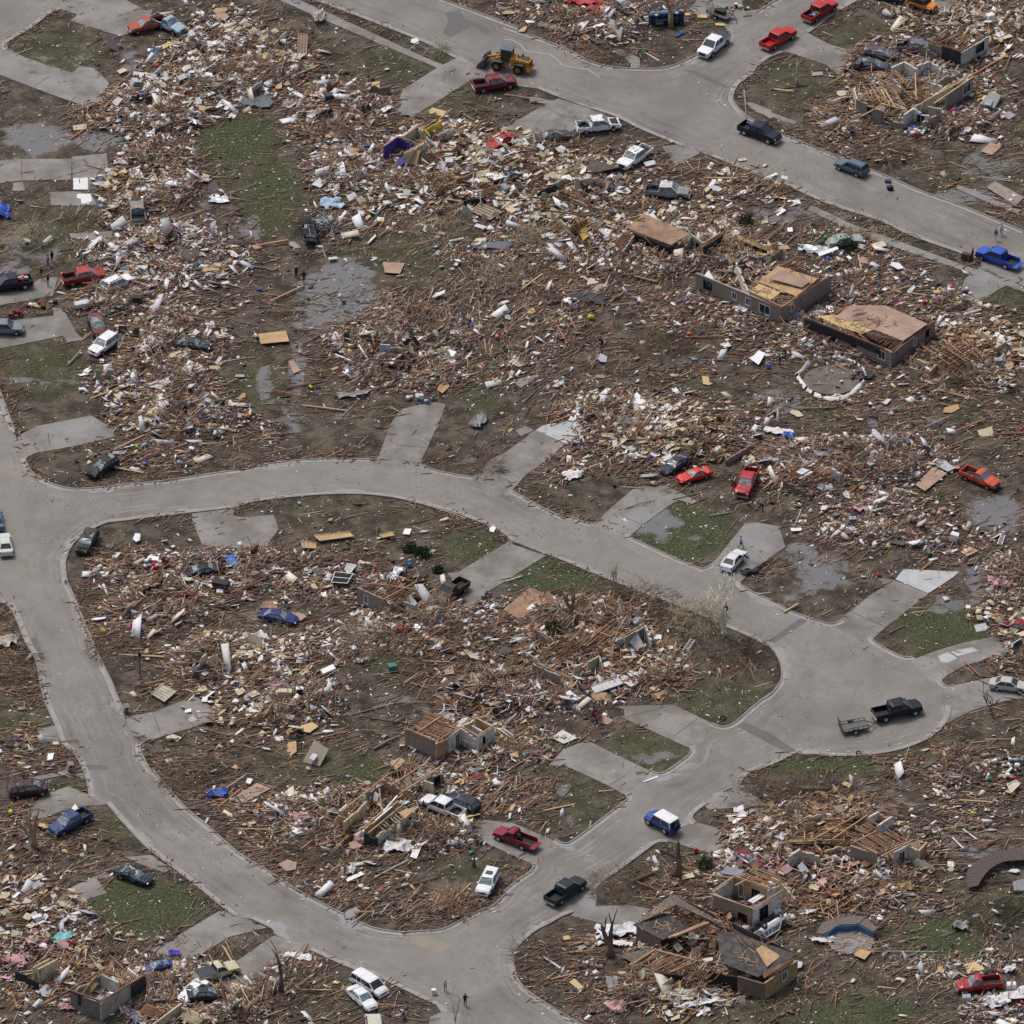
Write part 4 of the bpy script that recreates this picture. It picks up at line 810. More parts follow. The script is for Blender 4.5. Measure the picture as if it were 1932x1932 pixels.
# ---------------------------------------------------------------- wheel loader
def wheel(mb_r,root,c,r,w,axis=Vector((0,1,0)),rim=None,name='wheel'):
    c=Vector(c); a=axis*(w/2)
    ty=MB().tube([c-a,c-a*.75,c+a*.75,c+a],[r*.88,r,r,r*.88],20).build(name,RUBBER,root)
    MB().cyl(c-a*1.04,c+a*1.04,r*.5,14).build('rim',rim or CHROME,ty)
def loader():
    u,v=UV('20',30,440); c=P(u,v,1.2); q=P(u-10,v-1.8,1.2)-c; ang=math.atan2(q.y,q.x)
    YE=mat('loader_yellow',(.60,.28,.03),.5,.15,1.5,dirt=.25); DG=mat('loader_grey',(.06,.065,.07),.6,.2,1.5,dirt=.1)
    r=thing('wheel_loader','yellow wheel loader with grey bucket and cab working on the upper road','wheel loader',(c.x,c.y,0),ang,mark='the yellow wheel loader'); KEEP.append((c.x,c.y,3.5))
    for x in (-1.75,1.35):
        for s in (-1,1): wheel(None,r,(x,s*1.05,.72),.72,.55,rim=mat('loader_rim',(.35,.17,.04),.6,.2,2,dirt=.3))
    b=MB(); b.loft([[(x,-w,z0),(x,-w,z1-.12),(x,-w*.8,z1),(x,w*.8,z1),(x,w,z1-.12),(x,w,z0)] for x,w,z0,z1 in ((-3.25,.72,1.0,1.85),(-3.0,.78,.85,2.0),(-1.6,.78,.85,2.15),(-.5,.78,.85,2.2))])
    b.box((-3.15,0,.8),(.5,2.1,.5)); eng=b.build('engine_cover',YE,r)
    MB().box((-2.2,0,2.14),(1.5,.9,.05)).build('top_grille',DG,r); MB().box((-3.29,0,1.45),(.03,1.15,.7)).build('rear_grille',BLACK,r)
    MB().cyl((-1.5,.25,2.1),(-1.5,.25,2.75),.08,8).build('exhaust',DG,r)
    MB().cyl((-2.0,-.3,2.1),(-2.0,-.3,2.5),.12,8).build('air_filter',BLACK,r)
    MB().box((.9,0,1.0),(1.9,.9,.75)).build('front_frame',YE,r)
    cab=MB()
    for x in (-.55,.85):
        for s in (-1,1): cab.beam((x,s*.68,1.5),(x-.02*x,s*.62,3.15),.1,.1)
    cab.box((.15,0,1.55),(1.55,1.5,.3)); cab.build('cab_frame',DG,r)
    MB().box((.15,0,2.4),(1.34,1.28,1.45)).build('cab_glass',GLASS,r); MB().box((.15,0,3.22),(1.75,1.5,.14)).build('cab_roof',mat('cab_roof_grey',(.11,.15,.17),.5),r)
    for s in (-1,1):
        f=MB(); 
        for x in (-1.75,1.35):
            f.box((x,s*1.05,1.52),(1.5,.6,.06)); f.beam((x-.75,s*1.05,1.5),(x-.95,s*1.05,1.15),.6,.05)
        f.build('mudguard',DG,r)
        a=MB(); a.beam((.9,s*.42,1.75),(2.5,s*.42,1.15),.14,.34); a.beam((2.4,s*.42,1.3),(3.1,s*.42,.55),.14,.26); a.build('lift_arm',YE,r)
        MB().cyl((1.0,s*.42,1.2),(2.3,s*.42,1.0),.08,8).build('hydraulic_ram',CHROME,r)
    MB().beam((1.2,0,1.9),(2.9,0,1.35),.16,.24).build('tilt_link',YE,r)
    bk=MB(); prof=[(3.1,1.55),(3.0,1.0),(3.05,.45),(3.35,.15),(4.25,.08)]
    for i in range(len(prof)-1): bk.beam((prof[i][0],0,prof[i][1]),(prof[i+1][0],0,prof[i+1][1]),2.75,.07)
    for s in (-1,1): bk.slab([(x,s*1.36,z) for x,z in prof]+[(3.9,s*1.36,.75)],.05)
    bk.build('bucket',mat('bucket_steel',(.10,.11,.125),.5,.35,1.5,.3,dirt=.2),r)
    cu=bpy.data.curves.new('lettering','FONT'); cu.body='CASE'; cu.size=.42; cu.extrude=.006; cu.align_x='CENTER'
    for s in (1,):
        to=bpy.data.objects.new('tmp',cu); cu.materials.append(BLACK); me=bpy.data.meshes.new_from_object(to); bpy.data.objects.remove(to)
        o=bpy.data.objects.new('lettering',me); COL.objects.link(o); o.parent=r; o.location=(-2.5,.80,1.45); o.rotation_euler=(math.pi/2,0,math.pi)
loader()
# ---------------------------------------------------------------- trailers, quad bike
def trailer(label,t,x,y,hx,hy,mark,ramp=True,rimc=None):
    u,v=UV(t,x,y); c=P(u,v,.5); q=P(u+hx*.05,v+hy*.05,.5)-c; ang=math.atan2(q.y,q.x); KEEP.append((c.x,c.y,2.4))
    r=thing('utility_trailer',label,'trailer',(c.x,c.y,0),ang,mark=mark)
    MB().box((0,0,.55),(3.3,1.7,.06)).build('deck',mat('trailer_deck',(.15,.14,.13),.8,.3,2),r)
    f=MB()
    for s in (-1,1):
        f.beam((-1.65,s*.87,.55),(1.65,s*.87,.55),.07,.1); f.beam((-1.65,s*.87,.98),(1.65,s*.87,.98),.05,.05)
        for k in range(6): f.beam((-1.62+k*.65,s*.87,.55),(-1.62+k*.65,s*.87,.98),.05,.05)
        f.beam((1.65,s*.87,.5),(2.75,0,.5),.08,.08)
    f.beam((1.65,-.87,.98),(1.65,.87,.98),.05,.05); f.beam((1.65,-.87,.55),(1.65,.87,.55),.05,.08); f.beam((2.75,0,.5),(2.75,0,.1),.06,.06); f.build('rail_frame',BLACKM,r)
    if ramp:
        g=MB(); 
        for k in range(6): g.beam((-1.72,-.8+k*.32,.55),(-1.85,-.8+k*.32,1.85),.04,.04)
        g.beam((-1.72,-.85,.6),(-1.72,.85,.6),.05,.05); g.beam((-1.85,-.85,1.85),(-1.85,.85,1.85),.05,.05); g.build('ramp_gate',BLACKM,r)
    for s in (-1,1):
        wheel(None,r,(-.1,s*1.02,.34),.34,.2,rim=WHITE); MB().box((-.1,s*1.02,.76),(.95,.28,.05)).build('mudguard',BLACKM,r)
    return r
trailer('empty black utility trailer with upright ramp behind the black pickup','32',700,1610,110,-20,'the utility trailer')
tt=trailer('black utility trailer with gear lying by the top side street','20',1560,100,100,35,'the trailer by the side street')
MB().box((0,.1,.85),(1.5,.7,.5)).build('tool_box',BLACK,tt)
def quad(t,x,y):
    c=G(t,x,y,.4); r=thing('quad_bike','muddy red quad bike on grass between the two left driveways','quad bike',(c.x,c.y,0),.35,mark='the red quad bike')
    for a in (-.6,.6):
        for s in (-1,1): wheel(None,r,(a,s*.42,.28),.28,.22)
    rd=mat('quad_red',(.33,.03,.04),.5,.2,2,dirt=.2)
    b=MB(); b.loft([[(a,-w,z0),(a,-w,z1),(a,w,z1),(a,w,z0)] for a,w,z0,z1 in ((-.95,.3,.55,.7),(-.5,.5,.5,.78),(0,.15,.4,.68),(.4,.25,.5,.85),(.65,.5,.5,.75),(.95,.3,.5,.6))]); b.build('body',rd,r)
    MB().box((-.15,0,.82),(.6,.28,.12)).build('seat',BLACK,r)
    h=MB(); h.cyl((.35,0,.8),(.28,0,1.05),.03,6); h.cyl((.28,-.35,1.07),(.28,.35,1.07),.02,6); h.build('handlebar',BLACK,r)
    for a in (-.8,.8):
        k=MB(); 
        for j in range(4): k.beam((a-.2,-.3+j*.2,.85),(a+.2,-.3+j*.2,.85),.02,.02)
        k.beam((a-.2,-.3,.85),(a-.2,.3,.85),.02,.02); k.beam((a+.2,-.3,.85),(a+.2,.3,.85),.02,.02); k.build('rack',BLACKM,r)
quad('01',110,445)
# ================================================================ RUINED HOUSES
def house(name,label,cat,t,x,y,mark=None):
    c=G(t,x,y,0); HKEEP.append((c.x,c.y+3,7.5)); r=thing(name,label,cat,tuple(c),mark=mark); r['_']=0; del r['_']; return r
def Bd(mb,name,m,root): return mb.build(name,m,root,org=root.location)
def WL(root,t,a,b,out=BRICK,inn=DRYWALL,h=None,jag=0.0,win=(),base=0,name='wall',th=.2,seed=1,gap=None):
    """a,b=(x,y,h): picture spot of the wall's top corners. win=(f0,f1,z0,z1)"""
    A=G(t,a[0],a[1],a[2]); B=G(t,b[0],b[1],b[2]); ha,hb=a[2],b[2]; A.z=B.z=0
    d=(B-A); Ln=d.length; d.normalize(); nrm=Vector((-d.y,d.x,0))
    side=-1 if nrm.y>0 else 1  # facing the photographer: outer skin
    rnd=random.Random(seed*7+int(Ln*10)); cuts=set([0,1]); n=max(2,int(Ln/.55)) if jag else max(1,int(Ln/4))
    for i in range(1,n): cuts.add(i/n)
    for w in win: cuts|={w[0],w[1]}
    if gap: cuts|={gap[0],gap[1]}
    cuts=sorted(cuts); mo=MB(); mi=MB(); k=0; hj=0
    R=Matrix(((d.x,nrm.x,0),(d.y,nrm.y,0),(0,0,1)))
    for f0,f1 in zip(cuts[:-1],cuts[1:]):
        if f1-f0<1e-4: continue
        fm=(f0+f1)/2; 
        if gap and gap[0]<fm<gap[1]: continue
        hj=hj*.55+jag*rnd.random(); H=max(.25,ha+(hb-ha)*fm-hj)
        spans=[(base,H)]
        for w in win:
            if w[0]<=fm<=w[1] and H>w[2]: spans=[(base,min(w[2],H))]+([(w[3],H)] if H>w[3]+.05 else [])
        for z0,z1 in spans:
            if z1-z0<.04: continue
            c=A+d*(Ln*fm); c.z=(z0+z1)/2
            mo.box(c,((f1-f0)*Ln,th,z1-z0),R)
            if inn: mi.box(c-nrm*side*(th/2+.035)*1.0+Vector((0,0,-.01)),((f1-f0)*Ln-.004,.06,z1-z0-.02),R)
    o=Bd(mo,name,out,root)
    if inn and mi.v: 
        q=mi.build('lining',inn,root,org=root.location)
    for w in win:
        if ha+(hb-ha)*w[0]-hj<w[3]: continue
        p=A+d*(Ln*(w[0]+w[1])/2); p.z=(w[2]+w[3])/2; ww=(w[1]-w[0])*Ln; hh=w[3]-w[2]; fr=MB(); 
        for s in (-1,1): fr.box(p+d*s*(ww/2-.04)+nrm*side*.03,(.08,th+.02,hh),R); fr.box(p+Vector((0,0,s*(hh/2-.04)))+nrm*side*.03,(ww-.16,th+.02,.08),R)
        fr.box(p+nrm*side*.03,(.05,.05,hh-.16),R)
        wf=Bd(fr,'window_frame',WHITE if rnd.random()<.5 else BLACK,root)
        gm=MB().box(p-nrm*side*.04,(ww-.1,.02,hh-.1),R).build('pane',WINP,root,org=root.location)
    if inn and Ln>1.2:
        ms=MB()
        for i in range(int(Ln/.7*(1.0 if jag else .45))):
            f=rnd.random(); 
            if gap and gap[0]<f<gap[1]: continue
            H=ha+(hb-ha)*f; p=A+d*(Ln*f)-nrm*side*.13; z0=rnd.uniform(.1,.8); ms.beam((p.x,p.y,z0),(p.x+rnd.gauss(0,.18),p.y+rnd.gauss(0,.18),H+rnd.uniform(-.4,.45 if jag else .12)),.06,.1)
        if ms.v: s_=Bd(ms,'stud',LUMBER if rnd.random()<.6 else LUMBER_RED,root); s_['kind']='stuff'
    return o
def DK(root,t,pts,m=PLY,th=.06,name='roof_deck',seam=None):
    P3=[G(t,x,y,h) for x,y,h in pts]; o=Bd(MB().slab(P3,th),name,m,root)
    if name in('roof_deck','roof_slope','roof_slab'):
        rnd=random.Random(int(pts[0][0])+len(pts)); mb=MB(); n_=len(P3); nn=(P3[1]-P3[0]).cross(P3[2]-P3[0]).normalized(); nn=nn if nn.z>0 else -nn
        for i in range(int(4+(P3[0]-P3[n_//2]).length*1.6)):
            w_=[rnd.random()**2 for _ in P3]; s_=sum(w_); p=sum((q*(k/s_) for q,k in zip(P3,w_)),Vector()); d=Vector((rnd.gauss(0,1),rnd.gauss(0,1),0)).normalized(); d=(d-nn*d.dot(nn)).normalized()*rnd.uniform(.15,.9); mb.beam(p-d+nn*.06,p+d+nn*.08,rnd.uniform(.04,.12),.04)
        k_=Bd(mb,'loose_strips',LUMBER_RED if m in(PLY_BR,PLY) else LUMBER,root); k_['kind']='stuff'
    return o
def JS(root,t,a1,a2,b1,b2,n,m=LUMBER,w=.06,h=.16,skip=.1,name='ceiling_joists',jit=.06,seed=3):
    rnd=random.Random(seed); A1,A2,B1,B2=[G(t,*q) for q in (a1,a2,b1,b2)]; mb=MB()
    for i in range(n):
        if rnd.random()<skip: continue
        f=(i+.5)/n; p=A1.lerp(A2,f); q=B1.lerp(B2,f)
        p+=Vector((rnd.uniform(-1,1),rnd.uniform(-1,1),rnd.uniform(-1,1)))*jit; q+=Vector((rnd.uniform(-1,1),rnd.uniform(-1,1),rnd.uniform(-1,1)))*jit
        if rnd.random()<.2: q=p.lerp(q,rnd.uniform(.4,.9))
        mb.beam(p,q,w,h)
    return Bd(mb,name,m,root)
def BM(root,t,segs,m=LUMBER,w=.1,h=.2,name='beam'):
    for a,b in segs: Bd(MB().beam(G(t,*a),G(t,*b),w,h),name,m,root)
def PILE(root,t,x,y,n,rad,hgt,mats,name='rubble',seed=1,l=(1.2,3.5)):
    """a heap of broken framing inside the walls"""
    rnd=random.Random(seed); c=G(t,x,y,0)
    for k,m in enumerate(mats):
        mb=MB()
        for i in range(n//len(mats)):
            a=rnd.uniform(0,6.28); r=rad*math.sqrt(rnd.random()); zz=hgt*(1-r/rad)*rnd.uniform(.3,1.1)+.15
            p=c+Vector((r*math.cos(a),r*math.sin(a),zz)); an=rnd.gauss(.5,.7); L=rnd.uniform(*l)/2
            d=Vector((math.cos(an),math.sin(an),rnd.gauss(0,.28)))*L
            if rnd.random()<.75: mb.beam(p-d,p+d,.07,.13,roll=rnd.uniform(0,1.5))
            else: mb.box(p,(rnd.uniform(.5,1.4),rnd.uniform(.4,1.1),.03),Euler((rnd.gauss(0,.5),rnd.gauss(0,.5),an)).to_matrix())
        o=Bd(mb,name,m,root); o['kind']='stuff'
# H1 plywood decked brick house
r=house('ruined_house','roofless brick house with new plywood deck panels and dark windows','house','31',180,500,'the house with plywood roof decks')
WL(r,'31',(-440,150,2.5),(180,405,2.5),win=[(.09,.19,.7,2.0),(.42,.48,.8,2.0),(.58,.64,.8,2.0),(.74,.87,.5,2.0)])
WL(r,'31',(180,405,2.5),(530,175,2.5),BRICK,win=[(.18,.24,1,2.1)]); WL(r,'31',(-300,30,2.2),(190,-60,2.2),jag=1.2); WL(r,'31',(530,175,2.3),(330,80,2.3),BRICK,jag=.8)
DK(r,'31',[(10,215,3.3),(150,100,3.9),(440,190,3.4),(290,322,2.9)],PLY,.08); DK(r,'31',[(85,190,3.80),(170,128,4.05),(392,205,3.62),(325,255,3.42)],PLY_BR,.03,'weathered_panel')
DK(r,'31',[(-55,282,2.8),(15,226,3.3),(168,292,3.1),(100,345,2.7)],PLY_YE,.06)
JS(r,'31',(150,350,2.6),(280,335,2.6),(180,405,2.55),(245,385,2.5),9,LUMBER_RED); JS(r,'31',(100,300,2.9),(180,400,2.6),(290,325,2.8),(250,390,2.6),8,LUMBER)
JS(r,'31',(300,320,2.8),(440,195,3.2),(350,290,2.5),(520,180,2.5),16,LUMBER,h=.12); JS(r,'31',(160,100,3.4),(440,185,3.2),(240,60,2.5),(520,165,2.5),16,LUMBER_RED)
BM(r,'31',[((180,400,2.75),(525,172,2.75)),((-60,285,2.7),(180,400,2.7)),((290,320,2.85),(445,190,3.2))],LUMBER,.12,.3,'fascia')
WL(r,'31',(-150,60,2.3),(-60,280,2.3),DRYWALL,None,jag=.5,name='inner_wall'); PILE(r,'31',-120,120,160,4.5,1.3,(LUMBER,DRYWALL,CREAM,LUMBER_RED),seed=4)
# H2 long decked house
r=house('ruined_house','long brick house with bare brown roof deck and exposed dark rafters','house','31',970,825,'the long decked house')
WL(r,'31',(340,470,2.5),(965,715,2.5),win=[(.09,.15,.9,2.0),(.28,.37,.1,2.1),(.55,.62,1.0,2.0),(.86,.95,.7,2.1)]); WL(r,'31',(345,480,2.52),(700,610,2.52),TARP,None,base=1.25,name='torn_felt',th=.24); WL(r,'31',(700,612,2.52),(880,690,2.52),TARP,None,base=1.5,jag=.0,name='torn_felt',th=.24)
WL(r,'31',(968,725,2.5),(1285,500,2.5),BRICK,win=[(.50,.58,.9,2.1),(.78,.86,.9,2.1)]); WL(r,'31',(1285,500,2.4),(1000,390,2.4),BRICK,jag=.5); WL(r,'31',(340,470,2.4),(520,360,2.4),BRICK,jag=.9)
DK(r,'31',[(560,470,3.1),(680,385,3.7),(930,385,3.8),(1235,517,3.2),(1058,642,2.9),(770,530,3.0)],PLY_BR,.07)
DK(r,'31',[(440,462,2.8),(560,452,3.05),(705,500,3.1),(640,560,2.75)],PLY_YE,.06); DK(r,'31',[(645,555,2.85),(712,503,3.12),(842,560,3.1),(762,590,2.8)],PLY_YE,.05)
JS(r,'31',(842,560,3.0),(1058,640,2.85),(760,595,2.6),(975,700,2.55),16,LUMBER_RED,skip=0); JS(r,'31',(440,470,2.8),(760,600,2.8),(400,490,2.5),(860,680,2.5),22,LUMBER_RED,skip=.2)
JS(r,'31',(1050,375,2.9),(1270,492,2.6),(985,415,3.4),(1225,510,3.1),17,LUMBER_RED,skip=.05); BM(r,'31',[((1058,645,2.9),(1280,497,2.7)),((975,715,2.65),(1065,645,2.85)),((980,735,2.62),(1282,505,2.62)),((345,472,2.62),(925,700,2.62))],LUMBER_RED,.12,.24,'fascia')
BM(r,'31',[((600,520,3.2),(800,590,3.1)),((800,590,3.1),(1060,640,3.0)),((670,500,3.4),(780,375,4.0)),((700,560,3.0),(900,600,3.0))],CLOTHG,.05,.05,'fallen_cable')
MB().slab([G('31',*q) for q in ((690,620,1.6),(690,665,.9),(735,675,.9),(735,625,1.6))],.05).build('meter_box',CREAM,r,org=r.location)
# H3 collapsed roof
r=house('ruined_house','collapsed house under a tilted rust brown roof deck','house','20',950,1860,'the rust brown tilted roof')
DK(r,'20',[(885,1645,1.9),(1010,1545,3.0),(1345,1690,2.8),(1205,1772,2.0),(950,1685,1.7)],RUST,.12,'roof_slab'); DK(r,'20',[(790,1755,.4),(868,1680,1.6),(930,1692,1.6),(850,1822,.3)],mat('oxblood_slats',(.12,.045,.04),.7,.4,6),.08,'shingled_panel')
JS(r,'20',(800,1750,.6),(870,1680,1.75),(860,1815,.5),(930,1692,1.75),8,LUMBER_RED,.12,.06,0,'slats',.01)
WL(r,'20',(935,1690,1.6),(1200,1790,1.7),DARK,None,name='painted_opening_shade'); WL(r,'20',(1345,1690,2.3),(1440,1760,2.3),OLIVE,OLIVE,win=[(.5,.75,.9,1.8)]); WL(r,'20',(1425,1790,2.0),(1580,1680,2.0),TARP,LUMBER,jag=.3); WL(r,'20',(1360,1700,2.2),(1300,1780,1.9),OLIVE,None,jag=.8)  # solid near-black wall paints the shade under the tilted roof
BM(r,'20',[((1430,1790,2.2),(1580,1685,2.2)),((1440,1765,2.4),(1560,1690,2.4)),((700,1640,.6),(1020,1550,1.5)),((1010,1575,3.1),(940,1600,2.3))],LUMBER,.12,.2); WL(r,'20',(855,1815,1.2),(940,1695,1.6),OLIVE,None,jag=.3)
PILE(r,'20',1120,1830,120,4.5,.9,(LUMBER,DRYWALL,LUMBER_RED),seed=14); PILE(r,'20',1500,1780,80,3,1.0,(LUMBER,CREAM),seed=15)
r=house('fallen_eave','long yellow eave board frame lying right of the tilted roof','wreckage','20',1700,1790)
DK(r,'20',[(1650,1712,1.0),(1700,1700,1.4),(1935,1800,1.4),(1915,1818,.9)],PLY_YE,.1,'soffit'); WL(r,'20',(1690,1740,.8),(1900,1815,.8),DARK,None,name='painted_rafter_shade'); JS(r,'20',(1660,1725,.8),(1910,1820,.8),(1700,1745,1.0),(1900,1800,1.0),12,LUMBER)  # black sheet paints the shade behind the eave rafters
# H16 olive rooms
r=house('ruined_house','broken olive walled rooms open to the sky left of the tilted roof','house','20',450,1620,'the olive walled rooms')
WL(r,'20',(340,1510,1.9),(480,1640,1.9),OLIVE,OLIVE,jag=.5); WL(r,'20',(480,1640,2),(600,1560,2),mat('oak_panel',(.28,.17,.09),.8,.3),OLIVE,jag=.3); WL(r,'20',(470,1400,2.0),(690,1480,2.0),OLIVE,PLY,jag=.6); WL(r,'20',(530,1530,1.9),(540,1470,1.9),OLIVE,None,jag=.4)
WL(r,'20',(90,1290,1.8),(230,1330,1.8),OLIVE,OLIVE,jag=.7,win=[(.7,.9,.2,1.5)]); WL(r,'20',(360,1320,1.8),(440,1270,1.8),OLIVE,OLIVE,jag=.5); WL(r,'20',(60,1200,1.6),(200,1160,1.6),OLIVE,None,jag=.9)
BM(r,'20',[((440,1460,2.3),(720,1520,2.2)),((300,1520,1.6),(560,1560,2.2)),((480,1640,2.2),(620,1470,2.3)),((650,1560,1.5),(790,1440,2.0))],LUMBER_RED); PILE(r,'20',480,1500,150,4.5,1.5,(LUMBER_RED,LUMBER,OLIVE,DARK),seed=16); PILE(r,'20',200,1240,110,4.5,1.3,(LUMBER_RED,LUMBER,CREAM,OLIVE),seed=17)
r=house('roof_piece','dark grey roof piece folded over rubble near the white pickup with sunroof','wreckage','20',680,1260); DK(r,'20',[(560,1260,.5),(640,1150,2.0),(830,1210,1.9),(700,1240,1.2)],SHING,.1,'slope'); DK(r,'20',[(640,1200,1.0),(700,1245,.2),(890,1240,.4),(830,1205,1.7)],SHING_D,.08,'slope'); WL(r,'20',(600,1270,1.0),(760,1250,1.0),DARK,None,name='painted_fold_shade')  # black sheet stands in for shade under the folded roof
# H12 purple and yellow rooms
r=house('ruined_house','roofless rooms with purple walls and yellow insulation','house','10',1010,1170,'the purple walled room')
WL(r,'10',(950,1055,2.3),(1050,985,2.3),LUMBER,None,name='stud_wall'); WL(r,'10',(955,1062,2.25),(1052,992,2.25),PURPLE,None,name='purple_wall',th=.12); WL(r,'10',(1055,985,2.3),(1190,1035,2.0),PURPLE,PURPLE,jag=.3,name='purple_wall')
WL(r,'10',(1115,1110,2.2),(1260,1010,2.2),CREAM,CREAM,jag=.2); WL(r,'10',(1085,985,2.2),(1200,895,2.2),DRYWALL,DRYWALL); WL(r,'10',(1200,905,2.2),(1290,985,2.0),DRYWALL,DRYWALL,jag=.5); WL(r,'10',(1230,945,2.2),(1370,860,2.2),YELLOW,YELLOW,jag=.3); WL(r,'10',(1300,920,2.1),(1350,960,1.7),LUMBER,YELLOW,jag=.5)
BM(r,'10',[((1100,985,2.4),(1240,885,2.4)),((1200,950,2.4),(1330,865,2.4)),((1060,985,2.4),(1200,1040,2.1)),((1100,1110,2.3),(1270,1005,2.3)),((1210,890,2.2),(1290,990,2.2))],LUMBER,.14,.1,'top_plate')
for q in ((1165,1050),(1150,1090),(1340,900),(1350,935),(1230,920)): BM(r,'10',[((q[0],q[1]+30,.1),(q[0],q[1]-20,2.1))],LUMBER,.1,.1,'stud')
DK(r,'10',[(1030,1180,.5),(1070,1130,.9),(1110,1160,.8),(1080,1200,.4)],PURPLE,.05,'fallen_panel'); DK(r,'10',[(1110,1180,.4),(1150,1080,1.8),(1215,1090,1.8),(1190,1200,.4)],PLY,.06,'fallen_panel'); PILE(r,'10',1180,1090,120,4,1.1,(LUMBER,CREAM,LUMBER_RED),seed=22)
r=house('wooden_wall_panel','large tan wall panel leaning in rubble right of the purple room','wreckage','10',1450,1330); DK(r,'10',[(1320,1320,.2),(1360,1260,.6),(1560,1280,.6),(1470,1370,.2)],PLY_BR,.07,'floor_panel'); WL(r,'10',(1480,1290,1.5),(1600,1230,1.6),mat('oak_panel',(.28,.17,.09)),None,jag=.2)
# H11 upper right big ruin
r=house('ruined_house','large roofless brick house with white rooms and yellow beams at upper right','house','30',1100,900,'the big roofless house at upper right')
WL(r,'30',(720,715,2.4),(900,790,2.4),win=[(.45,.62,.9,2.0)],jag=.3); WL(r,'30',(900,785,2.3),(1060,850,2.0),BRICK,DRYWALL,jag=.9,win=[(.1,.4,.4,1.9)]); WL(r,'30',(700,640,2.3),(725,715,2.4),CREAM,None); WL(r,'30',(1065,830,2.3),(1130,785,2.3),DRYWALL,DRYWALL); WL(r,'30',(1130,785,2.4),(1245,830,2.2),DRYWALL,DRYWALL,jag=.4,win=[(.2,.8,.0,1.9)]); 
WL(r,'30',(1200,885,1.6),(1320,790,2.0),BRICK_TAN,DRYWALL,jag=.5); WL(r,'30',(1240,770,2.2),(1335,790,2.2),OLIVE,OLIVE); WL(r,'30',(1370,700,2.4),(1560,560,2.4),BRICK,DRYWALL,win=[(.62,.95,.5,2.1)]); WL(r,'30',(1140,775,2.2),(1400,600,2.2),CREAM,DRYWALL,jag=.2)
WL(r,'30',(975,490,2.3),(1065,445,2.4),DRYWALL,DRYWALL); WL(r,'30',(1065,445,2.5),(1155,500,2.5),DRYWALL,DRYWALL); WL(r,'30',(985,560,2.2),(1040,620,2.1),DRYWALL,DRYWALL,jag=.3); WL(r,'30',(1155,470,2.2),(1240,430,2.2),DRYWALL,CREAM,jag=.3); WL(r,'30',(1250,430,2.2),(1330,480,2.2),DRYWALL,DRYWALL,jag=.6); WL(r,'30',(1250,590,1.9),(1340,620,1.9),DRYWALL,DRYWALL,jag=.2); WL(r,'30',(1330,560,2.0),(1440,500,2.0),BRICK,DRYWALL,jag=.6)
BM(r,'30',[((1150,770,2.5),(1550,545,2.6)),((1280,750,2.5),(1560,560,2.6)),((850,690,2.3),(1080,790,2.6)),((895,650,2.6),(960,760,2.6)),((920,645,2.7),(1000,780,2.5)),((890,750,2.3),(1080,795,2.5)),((1145,530,2.6),(1150,700,2.3)),((760,840,1.6),(960,730,2.4))],LUMBER_PALE,.16,.16)
JS(r,'30',(700,640,2.4),(980,590,2.5),(730,715,2.5),(1100,780,2.5),14,LUMBER,skip=.3,jit=.25); JS(r,'30',(760,600,2.0),(1050,500,2.4),(940,640,2.4),(1130,600,2.4),12,LUMBER,skip=.3,jit=.3); PILE(r,'30',1000,680,220,6,1.6,(LUMBER,LUMBER_RED,DRYWALL,LUMBER_PALE),seed=31); PILE(r,'30',1300,540,180,5,1.2,(DRYWALL,LUMBER,CLOTHG,CREAM),seed=32)
r=house('ruined_house','brick house with black felt wall and open red rafters at top right','house','30',1470,470,'the black felted wall at top right')
WL(r,'30',(1245,300,2.5),(1470,375,2.5),BRICK,DRYWALL,jag=.15); WL(r,'30',(1340,335,2.52),(1472,377,2.52),TARP,None,name='black_felt_wall',th=.26); WL(r,'30',(1475,375,2.5),(1670,255,2.5),DRYWALL,DRYWALL,jag=.2,win=[(.55,.85,.7,2.0)]); WL(r,'30',(1245,295,2.4),(1400,180,2.4),BRICK,None,jag=.6)
JS(r,'30',(1255,300,2.7),(1470,370,2.7),(1390,190,2.8),(1640,250,2.7),13,LUMBER_RED,skip=.15,jit=.12); JS(r,'30',(1300,310,2.9),(1500,330,2.9),(1450,230,3.3),(1560,260,3.2),8,LUMBER,skip=.2,jit=.3); BM(r,'30',[((1245,297,2.7),(1475,373,2.7)),((1475,372,2.7),(1670,250,2.7))],LUMBER_RED,.12,.24,'fascia')
WL(r,'30',(1170,310,2.2),(1440,455,.9),mat('old_brick',(.24,.20,.175),.9,.3),None,jag=.5)
PILE(r,'30',1560,190,160,5.5,1.4,(LUMBER,CREAM,LUMBER_RED,DRYWALL),seed=33)
# H18 centre ruin
r=house('ruined_house','central pile of a house with a pale blue wall standing and dark beams','house','11',1000,840,'the pale blue wall in the centre')
WL(r,'11',(925,665,2.2),(1000,670,2.2),mat('pale_blue_wall',(.40,.47,.52),.8,.2,2),None); WL(r,'11',(1040,650,1.8),(1080,680,1.8),mat('pale_blue_wall',(.40,.47,.52)),None,jag=.3); WL(r,'11',(930,790,1.5),(1150,800,1.5),DARK,None,jag=.4,win=[(.1,.25,.2,1.3)]); WL(r,'11',(1100,700,1.6),(1180,790,1.6),LUMBER_RED,None,jag=.8)
BM(r,'11',[((850,775,1.7),(1160,795,1.7)),((1080,730,1.8),(1150,780,1.2)),((1000,640,2.3),(1130,690,1.9)),((1160,640,2.2),(1110,770,.6)),((780,660,1.3),(850,760,.6))],LUMBER_RED,.14,.2); BM(r,'11',[((770,670,1.4),(840,780,.5)),((600,740,.7),(775,810,.5))],WHITE,.25,.12,'white_trim')
